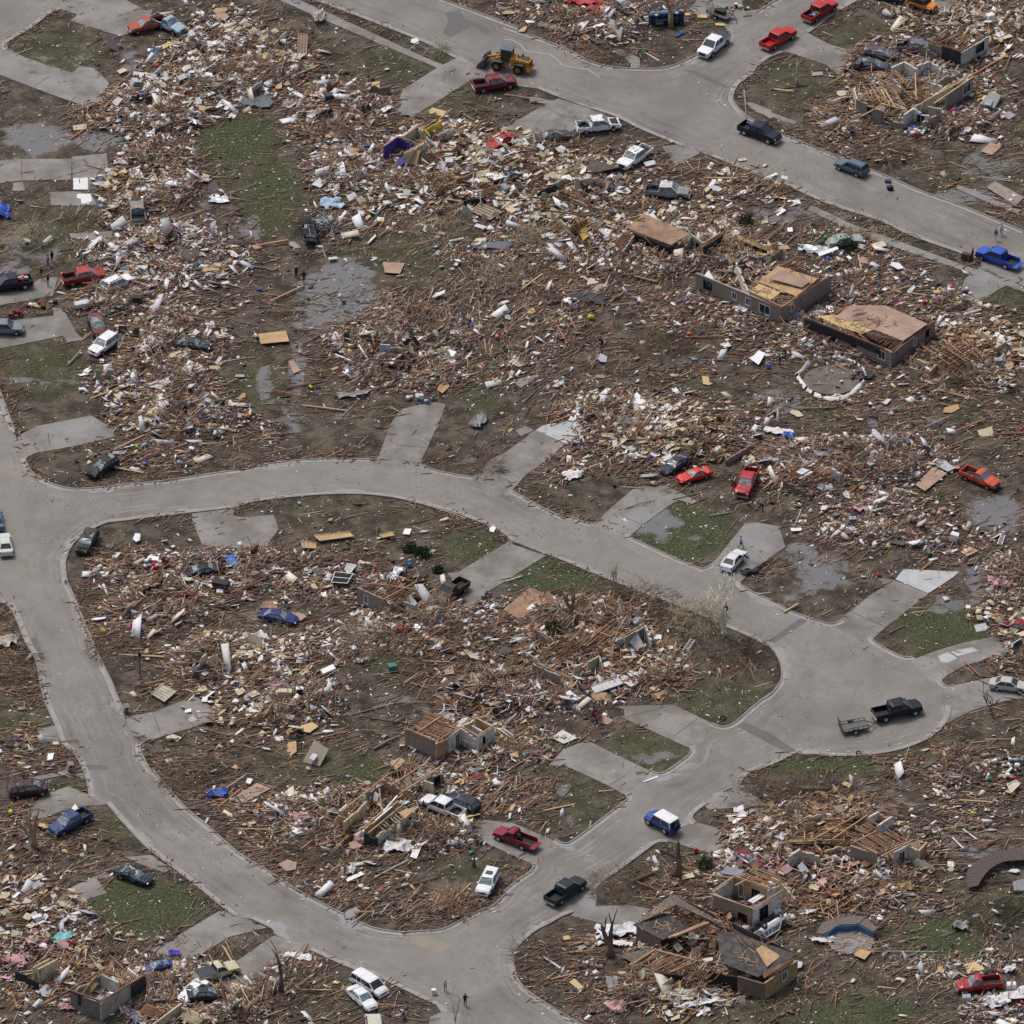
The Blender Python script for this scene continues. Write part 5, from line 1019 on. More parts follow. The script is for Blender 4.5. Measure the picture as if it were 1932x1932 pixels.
PILE(r,'11',1050,740,280,7,1.7,(LUMBER_RED,LUMBER,WHITE,DARK),seed=41); PILE(r,'11',1350,640,130,4.5,1.2,(LUMBER_RED,CREAM,DARK),seed=42)
# H15 brick remnant
r=house('brick_remnant','low red brick garage walls full of rubble above the red cars','ruin','21',1580,1540,'the red brick garage walls')
WL(r,'21',(1600,1500,1.0),(1775,1390,1.2),BRICK_RED,None,jag=.15); WL(r,'21',(1560,1350,1.5),(1680,1290,1.5),BRICK_RED,LUMBER_RED,jag=.5); WL(r,'21',(1685,1300,1.5),(1775,1390,1.3),BRICK_RED,DRYWALL,jag=.6); WL(r,'21',(1570,1350,1.2),(1610,1490,.9),BRICK_RED,CREAM,jag=.5)
BM(r,'21',[((1500,1380,1.0),(1620,1300,1.5)),((1620,1330,1.6),(1700,1350,1.5)),((1480,1370,1.2),(1590,1380,1.3))],LUMBER_RED); PILE(r,'21',1400,1400,150,5,1.2,(LUMBER_RED,DARK,CREAM,LUMBER),seed=43)
r=house('brick_chimney','stump of cream walls amid rubble above the red brick garage','ruin','21',1190,1240); WL(r,'21',(1180,1190,1.2),(1290,1120,1.3),CREAM,CREAM,jag=.5); PILE(r,'21',1000,1150,80,4,1.0,(LUMBER,WHITE,CREAM),seed=44)
# H17 right ruin
r=house('ruined_house','shattered cream walled house with crossing planks right of the long decked house','house','31',1180,920,'the shattered house at the right edge')
WL(r,'31',(1105,830,2.0),(1165,850,2.0),OLIVE,None); WL(r,'31',(1250,850,1.9),(1300,800,1.9),LUMBER,DRYWALL,jag=.4); WL(r,'31',(1160,760,2.0),(1330,820,1.8),CREAM,CREAM,jag=.8); WL(r,'31',(1620,560,1.9),(1700,620,1.8),CREAM,CREAM,jag=.3); WL(r,'31',(1730,690,1.9),(1810,630,1.9),OLIVE,CREAM,jag=.3); WL(r,'31',(1330,690,1.9),(1460,690,1.6),OLIVE,OLIVE,jag=.7)
JS(r,'31',(1180,700,1.8),(1600,640,2.2),(1400,820,1.7),(1700,760,1.8),20,LUMBER,skip=.3,jit=.6,w=.08,name='fallen_rafters'); JS(r,'31',(1200,780,1.9),(1500,850,1.6),(1450,640,2.0),(1750,740,1.8),16,LUMBER_RED,skip=.3,jit=.6,name='fallen_rafters')
BM(r,'31',[((1500,810,.7),(1620,880,.7)),((1520,800,.7),(1540,850,.7)),((1490,850,.6),(1550,880,.6)),((1540,800,.8),(1540,870,.6))],LUMBER_PALE,.12,.1); PILE(r,'31',1500,740,260,8,1.6,(LUMBER,LUMBER_RED,CREAM,PLY),seed=45)
# H19
r=house('ruined_house','grey clapboard fragment with tangled rafters left of orange red pickup','house','31',300,1740,'the clapboard fragment'); WL(r,'31',(190,1640,1.6),(400,1720,1.6),mat('grey_clapboard',(.17,.15,.13),.9,.3,4),None,jag=.6); WL(r,'31',(540,1560,1.9),(600,1590,1.9),DRYWALL,DRYWALL,jag=.3)
JS(r,'31',(180,1620,1.6),(420,1700,1.6),(300,1540,1.7),(560,1610,1.7),14,LUMBER_RED,skip=.3,jit=.3,name='fallen_rafters'); DK(r,'31',[(280,1590,1.8),(330,1560,1.9),(410,1590,1.8),(350,1620,1.7)],SILVER,.04,'metal_sheet'); PILE(r,'31',380,1620,170,5,1.4,(LUMBER_RED,LUMBER,DRYWALL),seed=46)
# H10 brick gable house
r=house('ruined_house','grey brick wall with window and exposed joists left of the brown pickup','house','12',900,760,'the brick wall with joists')
WL(r,'12',(760,600,2.6),(950,685,2.5),win=[(.28,.44,.7,2.0)]); WL(r,'12',(950,690,2.4),(1010,780,1.6),BRICK,DRYWALL,jag=1.0); WL(r,'12',(765,600,2.5),(880,530,2.4),BRICK,None,jag=.5); WL(r,'12',(1000,720,2.2),(1180,600,2.2),BRICK,CREAM,jag=.8); WL(r,'12',(1100,680,1.9),(1180,720,1.6),DRYWALL,DRYWALL,jag=.4)
JS(r,'12',(790,605,2.7),(1060,730,2.5),(940,530,2.7),(1180,640,2.5),16,LUMBER_RED,skip=.12,jit=.15); BM(r,'12',[((860,570,2.9),(1190,620,2.5)),((1010,710,2.6),(1120,780,1.2)),((770,570,2.8),(1000,590,2.8)),((950,690,2.6),(1190,560,2.6)),((940,690,2.4),(1010,800,.2))],LUMBER,.1,.18)
DK(r,'12',[(1105,670,1.4),(1140,655,2.0),(1195,720,1.5),(1160,745,.9)],WHITE,.08,'white_door'); PILE(r,'12',1060,690,180,5.5,1.5,(LUMBER,LUMBER_RED,DRYWALL,DARK),seed=51)
# H9
r=house('ruined_house','wide ruin with low grey brick wall and fan of brown rafters inside the loop','house','22',300,1300,'the wide ruin inside the loop')
WL(r,'22',(205,1155,1.9),(405,1240,1.9),jag=.1); WL(r,'22',(140,1065,1.0),(225,1110,1.0),BRICK,None); WL(r,'22',(145,1060,1.0),(310,975,1.0),BRICK,None,jag=.2); WL(r,'22',(215,1120,1.6),(250,1090,1.6),CREAM,None)
WL(r,'22',(880,960,2.6),(1010,875,2.6),BRICK,DRYWALL,jag=.2); WL(r,'22',(1015,870,2.5),(1060,960,2.2),DRYWALL,DRYWALL,jag=.5); WL(r,'22',(610,1140,2.1),(690,1095,2.1),OLIVE,CREAM); WL(r,'22',(690,1100,2.1),(700,1140,2.1),OLIVE,None); WL(r,'22',(500,1170,1.8),(560,1140,1.8),CREAM,CREAM,jag=.2); WL(r,'22',(680,1010,2.2),(780,1090,2.0),mat('oak_panel',(.28,.17,.09)),PLY,jag=.5); WL(r,'22',(820,970,2.1),(880,940,2.1),GREYM,None,jag=.2)
DK(r,'22',[(885,975,1.9),(950,905,2.5),(1010,1020,1.2),(960,1060,.8)],DRYWALL,.06,'fallen_ceiling'); BM(r,'22',[((850,960,2.8),(1010,865,2.9)),((790,1000,2.6),(770,1190,.4)),((230,1150,2.1),(480,1260,1.8)),((550,870,1.3),(770,960,2.2)),((220,1110,1.9),(290,1180,1.8)),((880,820,2.2),(830,900,2.2))],LUMBER,.12,.2)
JS(r,'22',(560,880,1.6),(880,900,2.0),(420,1010,1.4),(700,1040,1.8),14,LUMBER,skip=.15,jit=.3,name='fallen_rafters'); JS(r,'22',(250,1090,1.5),(430,1120,1.5),(380,1000,1.5),(620,1000,1.6),12,LUMBER_RED,skip=.2,jit=.4,name='fallen_rafters'); PILE(r,'22',560,1040,320,8.5,1.7,(LUMBER_RED,LUMBER,DRYWALL,LUMBER_RED),seed=52); PILE(r,'22',620,1240,170,6.5,1.0,(CREAM,PINK,LUMBER,WHITE),seed=53,l=(.6,1.6)); PILE(r,'22',1050,1240,130,6,.9,(LUMBER_RED,CREAM,LUMBER),seed=54)
# H7
r=house('ruined_house','grey brick garage wall with bare ceiling joists and small white rooms','house','12',1270,1800,'the brick wall with bare joists')
WL(r,'12',(1110,1625,2.5),(1320,1715,2.5),inn=LUMBER); WL(r,'12',(1330,1730,2.4),(1415,1680,2.4),LUMBER,DRYWALL,jag=.2,name='stud_wall'); WL(r,'12',(1420,1690,2.4),(1510,1615,2.4),DRYWALL,DRYWALL,win=[(.5,.9,0,2.0)]); WL(r,'12',(1510,1620,2.4),(1620,1680,2.3),DRYWALL,DRYWALL,jag=.5); WL(r,'12',(1630,1690,2.3),(1745,1610,2.3),DRYWALL,DRYWALL,win=[(.3,.45,.9,1.9)]); WL(r,'12',(1745,1610,2.3),(1620,1545,2.3),LUMBER,DRYWALL); WL(r,'12',(1520,1600,2.3),(1600,1550,2.3),CREAM,DRYWALL,jag=.2); WL(r,'12',(1590,1600,2.2),(1660,1640,2.2),DRYWALL,DRYWALL)
WL(r,'12',(1240,1520,2.4),(1480,1600,2.4),LUMBER,None,jag=.3,name='stud_wall')
JS(r,'12',(1120,1625,2.65),(1330,1720,2.65),(1250,1530,2.65),(1500,1620,2.65),4,LUMBER,skip=0); JS(r,'12',(1260,1530,2.8),(1180,1625,2.8),(1500,1610,2.8),(1370,1710,2.8),15,LUMBER,skip=.05,jit=.05); JS(r,'12',(1270,1500,2.9),(1240,1540,2.9),(1450,1560,2.9),(1420,1600,2.9),5,LUMBER); BM(r,'12',[((1210,1640,3.0),(1420,1500,3.1)),((1110,1620,2.7),(1325,1712,2.7)),((1330,1715,2.7),(1510,1610,2.7)),((1520,1612,2.5),(1630,1675,2.5)),((1625,1680,2.5),(1745,1602,2.5)),((1520,1590,2.5),(1610,1540,2.5))],LUMBER,.14,.16,'top_plate')
DK(r,'12',[(1560,1660,1.4),(1590,1690,1.5),(1580,1750,.3),(1550,1720,.3)],CREAM,.06,'leaning_board'); PILE(r,'12',1640,1640,90,3,1.0,(DRYWALL,LUMBER,CREAM),seed=55); PILE(r,'12',1700,1430,200,6.5,1.1,(LUMBER,LUMBER_RED,WHITE,DARK),seed=56); PILE(r,'12',1620,1790,90,5,.7,(CREAM,WHITE,LUMBER),seed=57)
# H8
r=house('ruined_house','roofless cream walled house in strips beside the white crew cab pickup','house','13',860,640,'the strip walled house by the white crew cab')
WL(r,'13',(810,530,2.4),(910,580,1.8),TARP,None,jag=.4); WL(r,'13',(620,405,2.4),(700,440,2.2),LUMBER,None,jag=.3,name='stud_wall'); WL(r,'13',(665,455,2.4),(825,310,2.4),CREAM,CREAM,jag=.3); WL(r,'13',(830,260,2.4),(960,160,2.4),BRICK,DRYWALL,jag=.4); WL(r,'13',(820,505,2.4),(1060,300,2.4),LUMBER,CREAM,jag=.3); WL(r,'13',(900,560,2.1),(1030,460,2.1),CREAM,DRYWALL,jag=.5,win=[(.3,.45,.8,1.6)]); WL(r,'13',(1080,450,2.3),(1175,380,2.3),CREAM,CREAM,jag=.2,win=[(.5,.7,.8,1.8)])
WL(r,'13',(940,160,2.4),(1160,240,2.2),LUMBER,DRYWALL,jag=.5); WL(r,'13',(1240,150,2.4),(1385,90,2.3),BRICK,DRYWALL,jag=.4,win=[(.5,.8,.2,1.8)]); WL(r,'13',(1240,160,2.3),(1310,200,2.0),CREAM,CREAM); WL(r,'13',(1090,400,2.2),(1160,460,1.8),DRYWALL,DRYWALL,jag=.3); WL(r,'13',(630,390,2.4),(690,340,2.4),CREAM,WHITE)
BM(r,'13',[((800,515,2.6),(1090,270,2.7)),((840,550,2.6),(1100,340,2.6)),((640,400,2.6),(840,240,2.6)),((845,240,2.6),(990,120,2.7)),((1060,270,2.7),(1370,70,2.7)),((1240,140,2.6),(1380,60,2.8)),((1000,210,2.6),(1230,60,2.7)),((860,290,2.2),(830,400,.2)),((940,430,2.0),(920,230,2.4)),((1100,180,2.6),(1110,300,.4))],LUMBER,.14,.16); BM(r,'13',[((890,460,2.8),(1010,360,2.9)),((950,395,2.8),(1050,280,2.9))],WHITE,.2,.1,'white_trim')
DK(r,'13',[(1065,400,2.3),(1120,370,2.35),(1170,385,2.35),(1110,440,2.3)],PLY,.06,'plywood_cap'); DK(r,'13',[(870,320,1.2),(885,250,2.2),(920,270,2.2),(900,330,1.2)],WHITE,.06,'white_door')
JS(r,'13',(980,120,2.5),(1200,40,2.5),(1000,220,2.5),(1230,150,2.5),12,LUMBER_RED,skip=.3,jit=.3); JS(r,'13',(900,500,2.3),(1060,360,2.4),(960,540,2.2),(1120,420,2.3),9,CREAM,skip=.2,jit=.1,name='ceiling_strips'); PILE(r,'13',950,380,220,6,1.2,(CREAM,LUMBER,DRYWALL,LUMBER_RED),seed=61); PILE(r,'13',1180,180,110,4,1.1,(LUMBER,DRYWALL,DARK),seed=62); PILE(r,'13',720,520,120,5.5,.8,(LUMBER_RED,LUMBER,PINK),seed=63)
# H13 bottom left
r=house('ruined_house','open topped house with pale stucco wall and red rafters at bottom left','house','03',720,1870,'the open box house at bottom left')
WL(r,'03',(510,1700,2.5),(725,1770,2.5),mat('grey_stucco',(.24,.21,.19),.9,.25,1,dirt=.3),DRYWALL,jag=.2); WL(r,'03',(510,1695,2.52),(590,1725,2.52),TARP,None,base=1.0,name='torn_felt',th=.26); WL(r,'03',(730,1785,2.5),(1050,1585,2.5),mat('tan_stucco',(.42,.38,.31),.9,.25,1.2,dirt=.25),DRYWALL); WL(r,'03',(950,1655,2.53),(1052,1590,2.53),TARP,None,base=.8,name='torn_felt',th=.26); WL(r,'03',(515,1690,2.4),(720,1560,2.4),BRICK,DRYWALL,jag=.4); WL(r,'03',(720,1560,2.4),(960,1640,2.4),LUMBER,DRYWALL,jag=.3); WL(r,'03',(730,1570,2.3),(860,1630,2.3),DRYWALL,DRYWALL)
JS(r,'03',(820,1555,2.7),(1040,1580,2.7),(880,1640,2.6),(960,1640,2.6),10,LUMBER,skip=.1); BM(r,'03',[((510,1690,2.65),(725,1765,2.65)),((728,1770,2.7),(1050,1578,2.7)),((520,1680,2.6),(730,1545,2.6)),((720,1550,2.6),(960,1620,2.6)),((590,1720,2.6),(720,1560,2.6)),((800,1440,1.0),(960,1600,2.6)),((300,1800,.5),(520,1680,2.4))],LUMBER_RED,.14,.22,'top_plate')
DK(r,'03',[(600,1710,.4),(690,1630,2.2),(710,1640,2.2),(640,1730,.4)],PLY_YE,.06,'leaning_board'); DK(r,'03',[(680,1740,.3),(740,1715,.4),(765,1730,.4),(720,1760,.3)],WHITE,.05,'white_panel'); PILE(r,'03',780,1680,60,3,.6,(PLY_BR,LUMBER_RED,CREAM),seed=71); PILE(r,'03',620,1600,140,5,1.2,(LUMBER_RED,LUMBER,CREAM),seed=72)
r=house('standing_wall','two pale cream wall panels standing upright at the left bottom','ruin','03',290,1610,'the two standing cream panels'); WL(r,'03',(275,1535,2.4),(420,1460,2.4),CREAM,CREAM,th=.12); WL(r,'03',(240,1520,2.3),(360,1450,2.3),CREAM,CREAM,th=.12,jag=.1); WL(r,'03',(110,1540,1.6),(280,1610,1.6),TARP,None,jag=.3); PILE(r,'03',220,1480,140,6,1.0,(PINK,LUMBER_RED,CREAM,LUMBER),seed=73)
r=house('ruined_house','low white walled ruin with slatted panels at the bottom edge','house','03',1200,1900,'the low ruin at the bottom edge'); WL(r,'03',(1080,1960,1.8),(1315,1775,2.0),CREAM,CREAM,th=.15); WL(r,'03',(1310,1800,1.8),(1460,1860,1.8),CREAM,PINK,jag=.6); DK(r,'03',[(1290,1890,.7),(1350,1810,1.1),(1500,1880,1.0),(1430,1950,.6)],PLY_BR,.06,'slatted_panel'); JS(r,'03',(1300,1880,.95),(1350,1815,1.3),(1430,1940,.9),(1490,1885,1.2),8,CREAM,.1,.08,0,'slats',.02); DK(r,'03',[(1000,1850,.5),(1060,1780,1.1),(1200,1840,1.0),(1130,1900,.4)],RUST,.06,'rusty_panel')
JS(r,'03',(1005,1850,.6),(1060,1785,1.2),(1130,1895,.5),(1195,1845,1.1),8,LUMBER_RED,.1,.08,0,'slats',.02); PILE(r,'03',1250,1900,110,5,1.0,(LUMBER,CREAM,PINK),seed=74)
# H4 big shingled house
r=house('shingled_house','big brown shingled house with torn roof and spilled rafters at the bottom right','house','23',1500,1600,'the big brown shingled house')
DK(r,'23',[(930,1212,2.4),(1200,1003,4.3),(1245,1068,4.6),(1060,1160,3.4)],SHING,.15,'roof_slope'); DK(r,'23',[(1205,1003,4.3),(1232,1000,4.5),(2120,1425,4.3),(1950,1390,3.0),(1560,1240,3.2),(1245,1068,4.6)],SHING,.15,'roof_slope')
DK(r,'23',[(930,1212,2.5),(1160,1130,3.5),(1340,1238,3.3),(1145,1322,2.5)],SHING_D,.15,'roof_slope'); DK(r,'23',[(1545,1280,3.0),(1650,1262,3.6),(2122,1428,4.3),(1870,1570,2.6),(1835,1592,2.5),(1600,1500,2.3),(1555,1400,2.5)],SHING_D,.15,'roof_slope')
DK(r,'23',[(1820,1390,3.82),(1870,1360,4.05),(2000,1440,3.78),(1900,1520,3.18)],PLY,.05,'bared_plywood'); DK(r,'23',[(1870,1565,2.72),(2120,1430,4.2),(2125,1450,4.0),(1880,1600,2.45)],LUMBER_RED,.2,'verge')
WL(r,'23',(960,1225,2.4),(1135,1315,2.4),mat('brown_brick',(.19,.145,.115),.9,.25,3),None); WL(r,'23',(1140,1325,2.3),(1330,1250,2.3),DARK,None,name='painted_opening_shade'); WL(r,'23',(1690,1585,2.4),(1880,1640,2.4),mat('brown_brick',(.19,.145,.115)),None); WL(r,'23',(1885,1635,2.4),(2120,1470,2.5),mat('osb_wall',(.42,.29,.15),.85,.25,1.2,dirt=.15),None,win=[(.52,.68,.8,2.2)],name='bare_board_wall')  # the black wall is painted shade, no real opening
WL(r,'23',(1480,1540,2.2),(1700,1590,2.2),DARK,None,jag=.4,name='painted_opening_shade'); WL(r,'23',(1150,1560,1.9),(1290,1570,1.9),DARK,DARK,jag=.3,name='painted_opening_shade')  # solid black walls painting the shade of open rooms
JS(r,'23',(1120,1400,2.2),(1440,1470,2.6),(960,1490,1.6),(1180,1580,1.4),15,LUMBER,skip=.1,jit=.15,name='fallen_rafters'); JS(r,'23',(1360,1480,2.1),(1590,1560,2.2),(1300,1560,1.4),(1520,1620,1.6),12,LUMBER_RED,skip=.1,jit=.15,name='fallen_rafters'); JS(r,'23',(1240,1080,4.0),(1560,1240,3.0),(1180,1130,3.2),(1370,1240,3.0),12,LUMBER_RED,skip=.2,jit=.2,name='broken_rafters'); JS(r,'23',(1650,1285,3.9),(1930,1370,4.2),(1700,1340,3.4),(1960,1420,3.6),12,LUMBER,skip=.3,jit=.2,name='broken_rafters')
BM(r,'23',[((1190,1310,2.9),(1470,1190,3.6)),((1230,1300,3.0),(1480,1200,3.7)),((1100,1400,2.3),(1400,1480,2.4)),((1200,1560,1.6),(1440,1470,2.3)),((930,1500,1.2),(1100,1390,2.0)),((1430,1210,3.4),(1560,1250,3.1))],LUMBER,.2,.25); DK(r,'23',[(830,1440,.3),(1000,1390,1.3),(1060,1400,1.5),(960,1500,.6)],SHING,.1,'fallen_roof_piece')
PILE(r,'23',1300,1440,330,7,2.2,(LUMBER,LUMBER_RED,CREAM,DRYWALL),seed=81); PILE(r,'23',1300,1680,170,6.5,1.1,(CREAM,LUMBER,WHITE,PLY),seed=82); PILE(r,'23',1440,1240,90,4,3.1,(LUMBER,LUMBER_RED,DARK),seed=83); PILE(r,'23',1650,1650,80,4,1.0,(LUMBER_RED,CREAM),seed=84)
# H5
r=house('garage_house','tan brick garage without roof, white lined, with red and blue goods inside','house','23',1800,1200,'the tan brick roofless garage')
WL(r,'23',(1515,985,2.5),(1790,1095,2.5),BRICK_TAN,DRYWALL,jag=.1,win=[(.66,.9,.0,1.3)]); WL(r,'23',(1800,1100,2.5),(2010,970,2.5),DRYWALL,DRYWALL,win=[(.2,.5,0,2.0)]); WL(r,'23',(1510,975,2.4),(1660,870,2.4),DRYWALL,DRYWALL); WL(r,'23',(1665,870,2.5),(1900,955,2.5),LUMBER,OLIVE,win=[(.15,.3,0,2.0),(.55,.8,.3,1.9)]); WL(r,'23',(1900,960,2.4),(1990,915,2.3),DRYWALL,DRYWALL,jag=.2); WL(r,'23',(2000,900,2.2),(2070,960,2.2),CREAM,CREAM,jag=.3)
JS(r,'23',(1700,860,2.6),(1880,800,2.7),(1960,960,2.6),(2060,880,2.6),11,LUMBER,skip=.1,jit=.1); BM(r,'23',[((1485,990,2.7),(1800,1098,2.7)),((1800,1095,2.7),(2015,965,2.7)),((1500,970,2.65),(1665,865,2.65)),((1665,862,2.7),(1920,950,2.7)),((1440,850,1.2),(1700,880,2.3)),((1670,930,2.6),(1750,890,2.7))],LUMBER,.14,.16,'top_plate'); BM(r,'23',[((1770,1045,1.4),(1870,985,1.5)),((1790,1055,1.4),(1890,995,1.5))],WHITE,.35,.08,'white_board')
DK(r,'23',[(1820,1010,1.0),(1870,985,1.1),(1890,1000,1.1),(1850,1025,1.0)],REDP,.3,'red_box'); DK(r,'23',[(1560,840,1.2),(1610,790,2.0),(1740,820,2.0),(1690,860,1.4)],SILVER,.05,'white_sheet'); PILE(r,'23',1880,1010,60,2.8,.8,(WHITE,LUMBER,BLUEP,GREYM),seed=85)
# H6
r=house('ruined_house','spread ruin with rows of pale rafters and white rooms at right','house','33',850,800,'the rafter rows ruin at right')
WL(r,'33',(675,640,2.3),(865,705,2.3),BRICK,DRYWALL); WL(r,'33',(990,690,2.3),(1085,645,2.3),DRYWALL,DRYWALL,win=[(.35,.85,.2,2.0)]); WL(r,'33',(1090,640,2.3),(1180,670,2.2),CREAM,DRYWALL,jag=.1); WL(r,'33',(1180,665,2.2),(1230,600,2.2),LUMBER,DRYWALL,jag=.2); WL(r,'33',(800,440,2.3),(880,395,2.3),DRYWALL,DRYWALL); WL(r,'33',(870,500,2.2),(975,430,2.2),DRYWALL,DRYWALL); WL(r,'33',(880,400,2.3),(970,430,2.3),LUMBER,None,jag=.3); WL(r,'33',(230,720,2.0),(310,665,2.0),DRYWALL,DRYWALL); WL(r,'33',(310,670,2.0),(450,700,1.8),CREAM,CREAM,jag=.4); WL(r,'33',(640,440,2.1),(790,410,2.1),DARK,DARK,jag=.3,name='painted_opening_shade')  # last wall is a black sheet, shade painted as an opening
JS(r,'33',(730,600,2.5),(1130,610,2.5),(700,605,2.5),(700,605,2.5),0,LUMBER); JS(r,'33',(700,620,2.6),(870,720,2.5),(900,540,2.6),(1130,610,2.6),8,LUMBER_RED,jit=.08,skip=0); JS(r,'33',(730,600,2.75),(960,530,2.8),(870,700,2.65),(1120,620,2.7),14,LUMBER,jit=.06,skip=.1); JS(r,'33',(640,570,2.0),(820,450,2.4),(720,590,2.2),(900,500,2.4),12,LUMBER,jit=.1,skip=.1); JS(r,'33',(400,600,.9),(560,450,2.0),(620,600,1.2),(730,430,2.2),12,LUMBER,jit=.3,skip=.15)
DK(r,'33',[(190,620,.6),(260,590,1.0),(640,600,1.4),(560,615,.8)],PLY_YE,.08,'soffit'); DK(r,'33',[(490,520,1.5),(560,500,1.8),(630,530,1.7),(560,545,1.4)],PLY,.05,'curled_board'); DK(r,'33',[(880,350,1.6),(960,325,2.0),(1110,370,1.8),(1080,400,1.2)],RUST,.08,'rusty_roof_piece'); WL(r,'33',(900,375,1.2),(1060,400,1.2),PINK,None,jag=.3,name='pink_insulation'); WL(r,'33',(250,620,1.0),(560,620,1.3),DARK,None,jag=.2,name='painted_soffit_shade')  # last wall paints the shade below the soffit in black
BM(r,'33',[((400,600,1.5),(730,420,2.5)),((540,600,1.6),(800,420,2.5)),((700,620,2.7),(860,540,2.7)),((900,720,2.6),(1130,600,2.7)),((340,470,.8),(345,600,1.6)),((700,610,2.6),(870,700,2.6)),((0,700,.6),(120,780,.5))],LUMBER,.14,.2); DK(r,'33',[(290,790,.8),(330,755,1.3),(380,830,.8),(330,850,.4)],GREYM,.08,'grey_panel')
PILE(r,'33',560,520,260,8,1.4,(LUMBER,LUMBER_RED,PLY,CREAM),seed=91); PILE(r,'33',900,620,120,5,.9,(LUMBER,DARK,DRYWALL),seed=92); PILE(r,'33',900,800,260,8.5,1.1,(CREAM,LUMBER_RED,WHITE,LUMBER),seed=93,l=(.6,2)); PILE(r,'33',300,880,240,8,1.2,(CREAM,LUMBER,LUMBER_RED,PINK),seed=94,l=(.8,2.4)); PILE(r,'33',520,1040,90,3.5,1.2,(PLY,LUMBER_RED),seed=95)
for a in [('02',1720,1180,8,120,1.3),('02',1780,1480,8,110,1.0),('02',1400,620,8,120,1.0),('01',1100,880,9,160,1.2),('01',1150,1120,8,90,.9),('00',1250,750,9,150,1.2),('00',1650,350,8,120,1.0),('00',950,1330,6,90,1.1),('20',1650,1400,9,90,.8),('32',1800,800,5,100,1.6),('21',900,1300,7,110,1.0),('30',1750,250,7,110,1.1),('10',900,1380,8,120,1.0),('10',1500,1180,7,120,1.4),('03',200,1100,7,110,1.1),('12',1400,980,6,70,1.0),('20',150,1180,9,300,2.0),('20',-80,1350,8,240,1.6),('20',620,1330,7,200,1.5),('10',1480,1040,6,180,1.5),('20',560,1640,7,200,1.3),('22',900,1140,7,200,1.2),('21',1200,1330,8,220,1.4),('31',1750,700,7,200,1.4),('33',150,560,7,180,1.3),('12',1010,850,5,150,1.1),('02',1850,1180,7,200,1.4),('01',1250,620,7,180,1.2)]:
    t,x,y,rad,n,hg=a; rr=random.Random(n+int(x)); c=G(t,x,y)
    for m,nm in ((LUMBER,'lumber_heap'),(LUMBER_RED,'lumber_heap'),(CREAM,'board_heap'),(WHITE,'board_heap')):
        mb=MB()
        for i in range(n//3):
            an=rr.uniform(0,6.28); q=rad*rr.random()**.7; p=c+Vector((q*math.cos(an),q*math.sin(an),.1+hg*(1-q/rad)*rr.random())); an=rr.gauss(.45,.6)
            if 'lumber' in nm: d=Vector((math.cos(an),math.sin(an),rr.gauss(0,.25)))*rr.uniform(.5,2); mb.beam(p-d,p+d,.08,.14)
            else: mb.box(p,(rr.uniform(.4,1.7),rr.uniform(.3,1.1),.04),Euler((rr.gauss(0,.4),rr.gauss(0,.4),an)).to_matrix())
        o=mb.build(nm,m,org=c); o['kind']='stuff'
# ================================================================ DEBRIS FIELD
ground_build()
DEBM=bpy.data.materials.new('wet_debris'); nt,N,L,b=nodes(DEBM)
a_=N.new('ShaderNodeAttribute'); a_.attribute_name='Col'; tc=N.new('ShaderNodeTexCoord').outputs['Object']
m_=mix(N,L,ramp(N,L,nz(N,L,tc,3.5,5,.7),[(.35,(0,0,0)),(.75,(.45,.45,.45))]),a_.outputs['Color'],(.15,.115,.085)); L.new(m_,b.inputs['Base Color'])
b.inputs['Roughness'].default_value=.72; b.inputs['Specular IOR Level'].default_value=.35
_KX=np.array([(-1,-1,-1),(1,-1,-1),(1,1,-1),(-1,1,-1),(-1,-1,1),(1,-1,1),(1,1,1),(-1,1,1)],float)*.5
_F=np.array([(3,2,1,0),(4,5,6,7),(0,1,5,4),(1,2,6,5),(2,3,7,6),(3,0,4,7)])
keepw=np.ones(GX.shape)
for x,y,r in KEEP: keepw=np.minimum(keepw,np.clip(np.hypot(GX-x,GY-y)/(r*.75)-.55,0,1))
def pick(w,n,kp=True):
    w=np.where(OFFV,w*.8,w)*(keepw if kp else 1); p=w.ravel()/w.sum(); i=rng.choice(len(p),n,p=p)
    return GX.ravel()[i]+rng.uniform(-.5,.5,n)*RD, GY.ravel()[i]+rng.uniform(-.5,.5,n)*RD
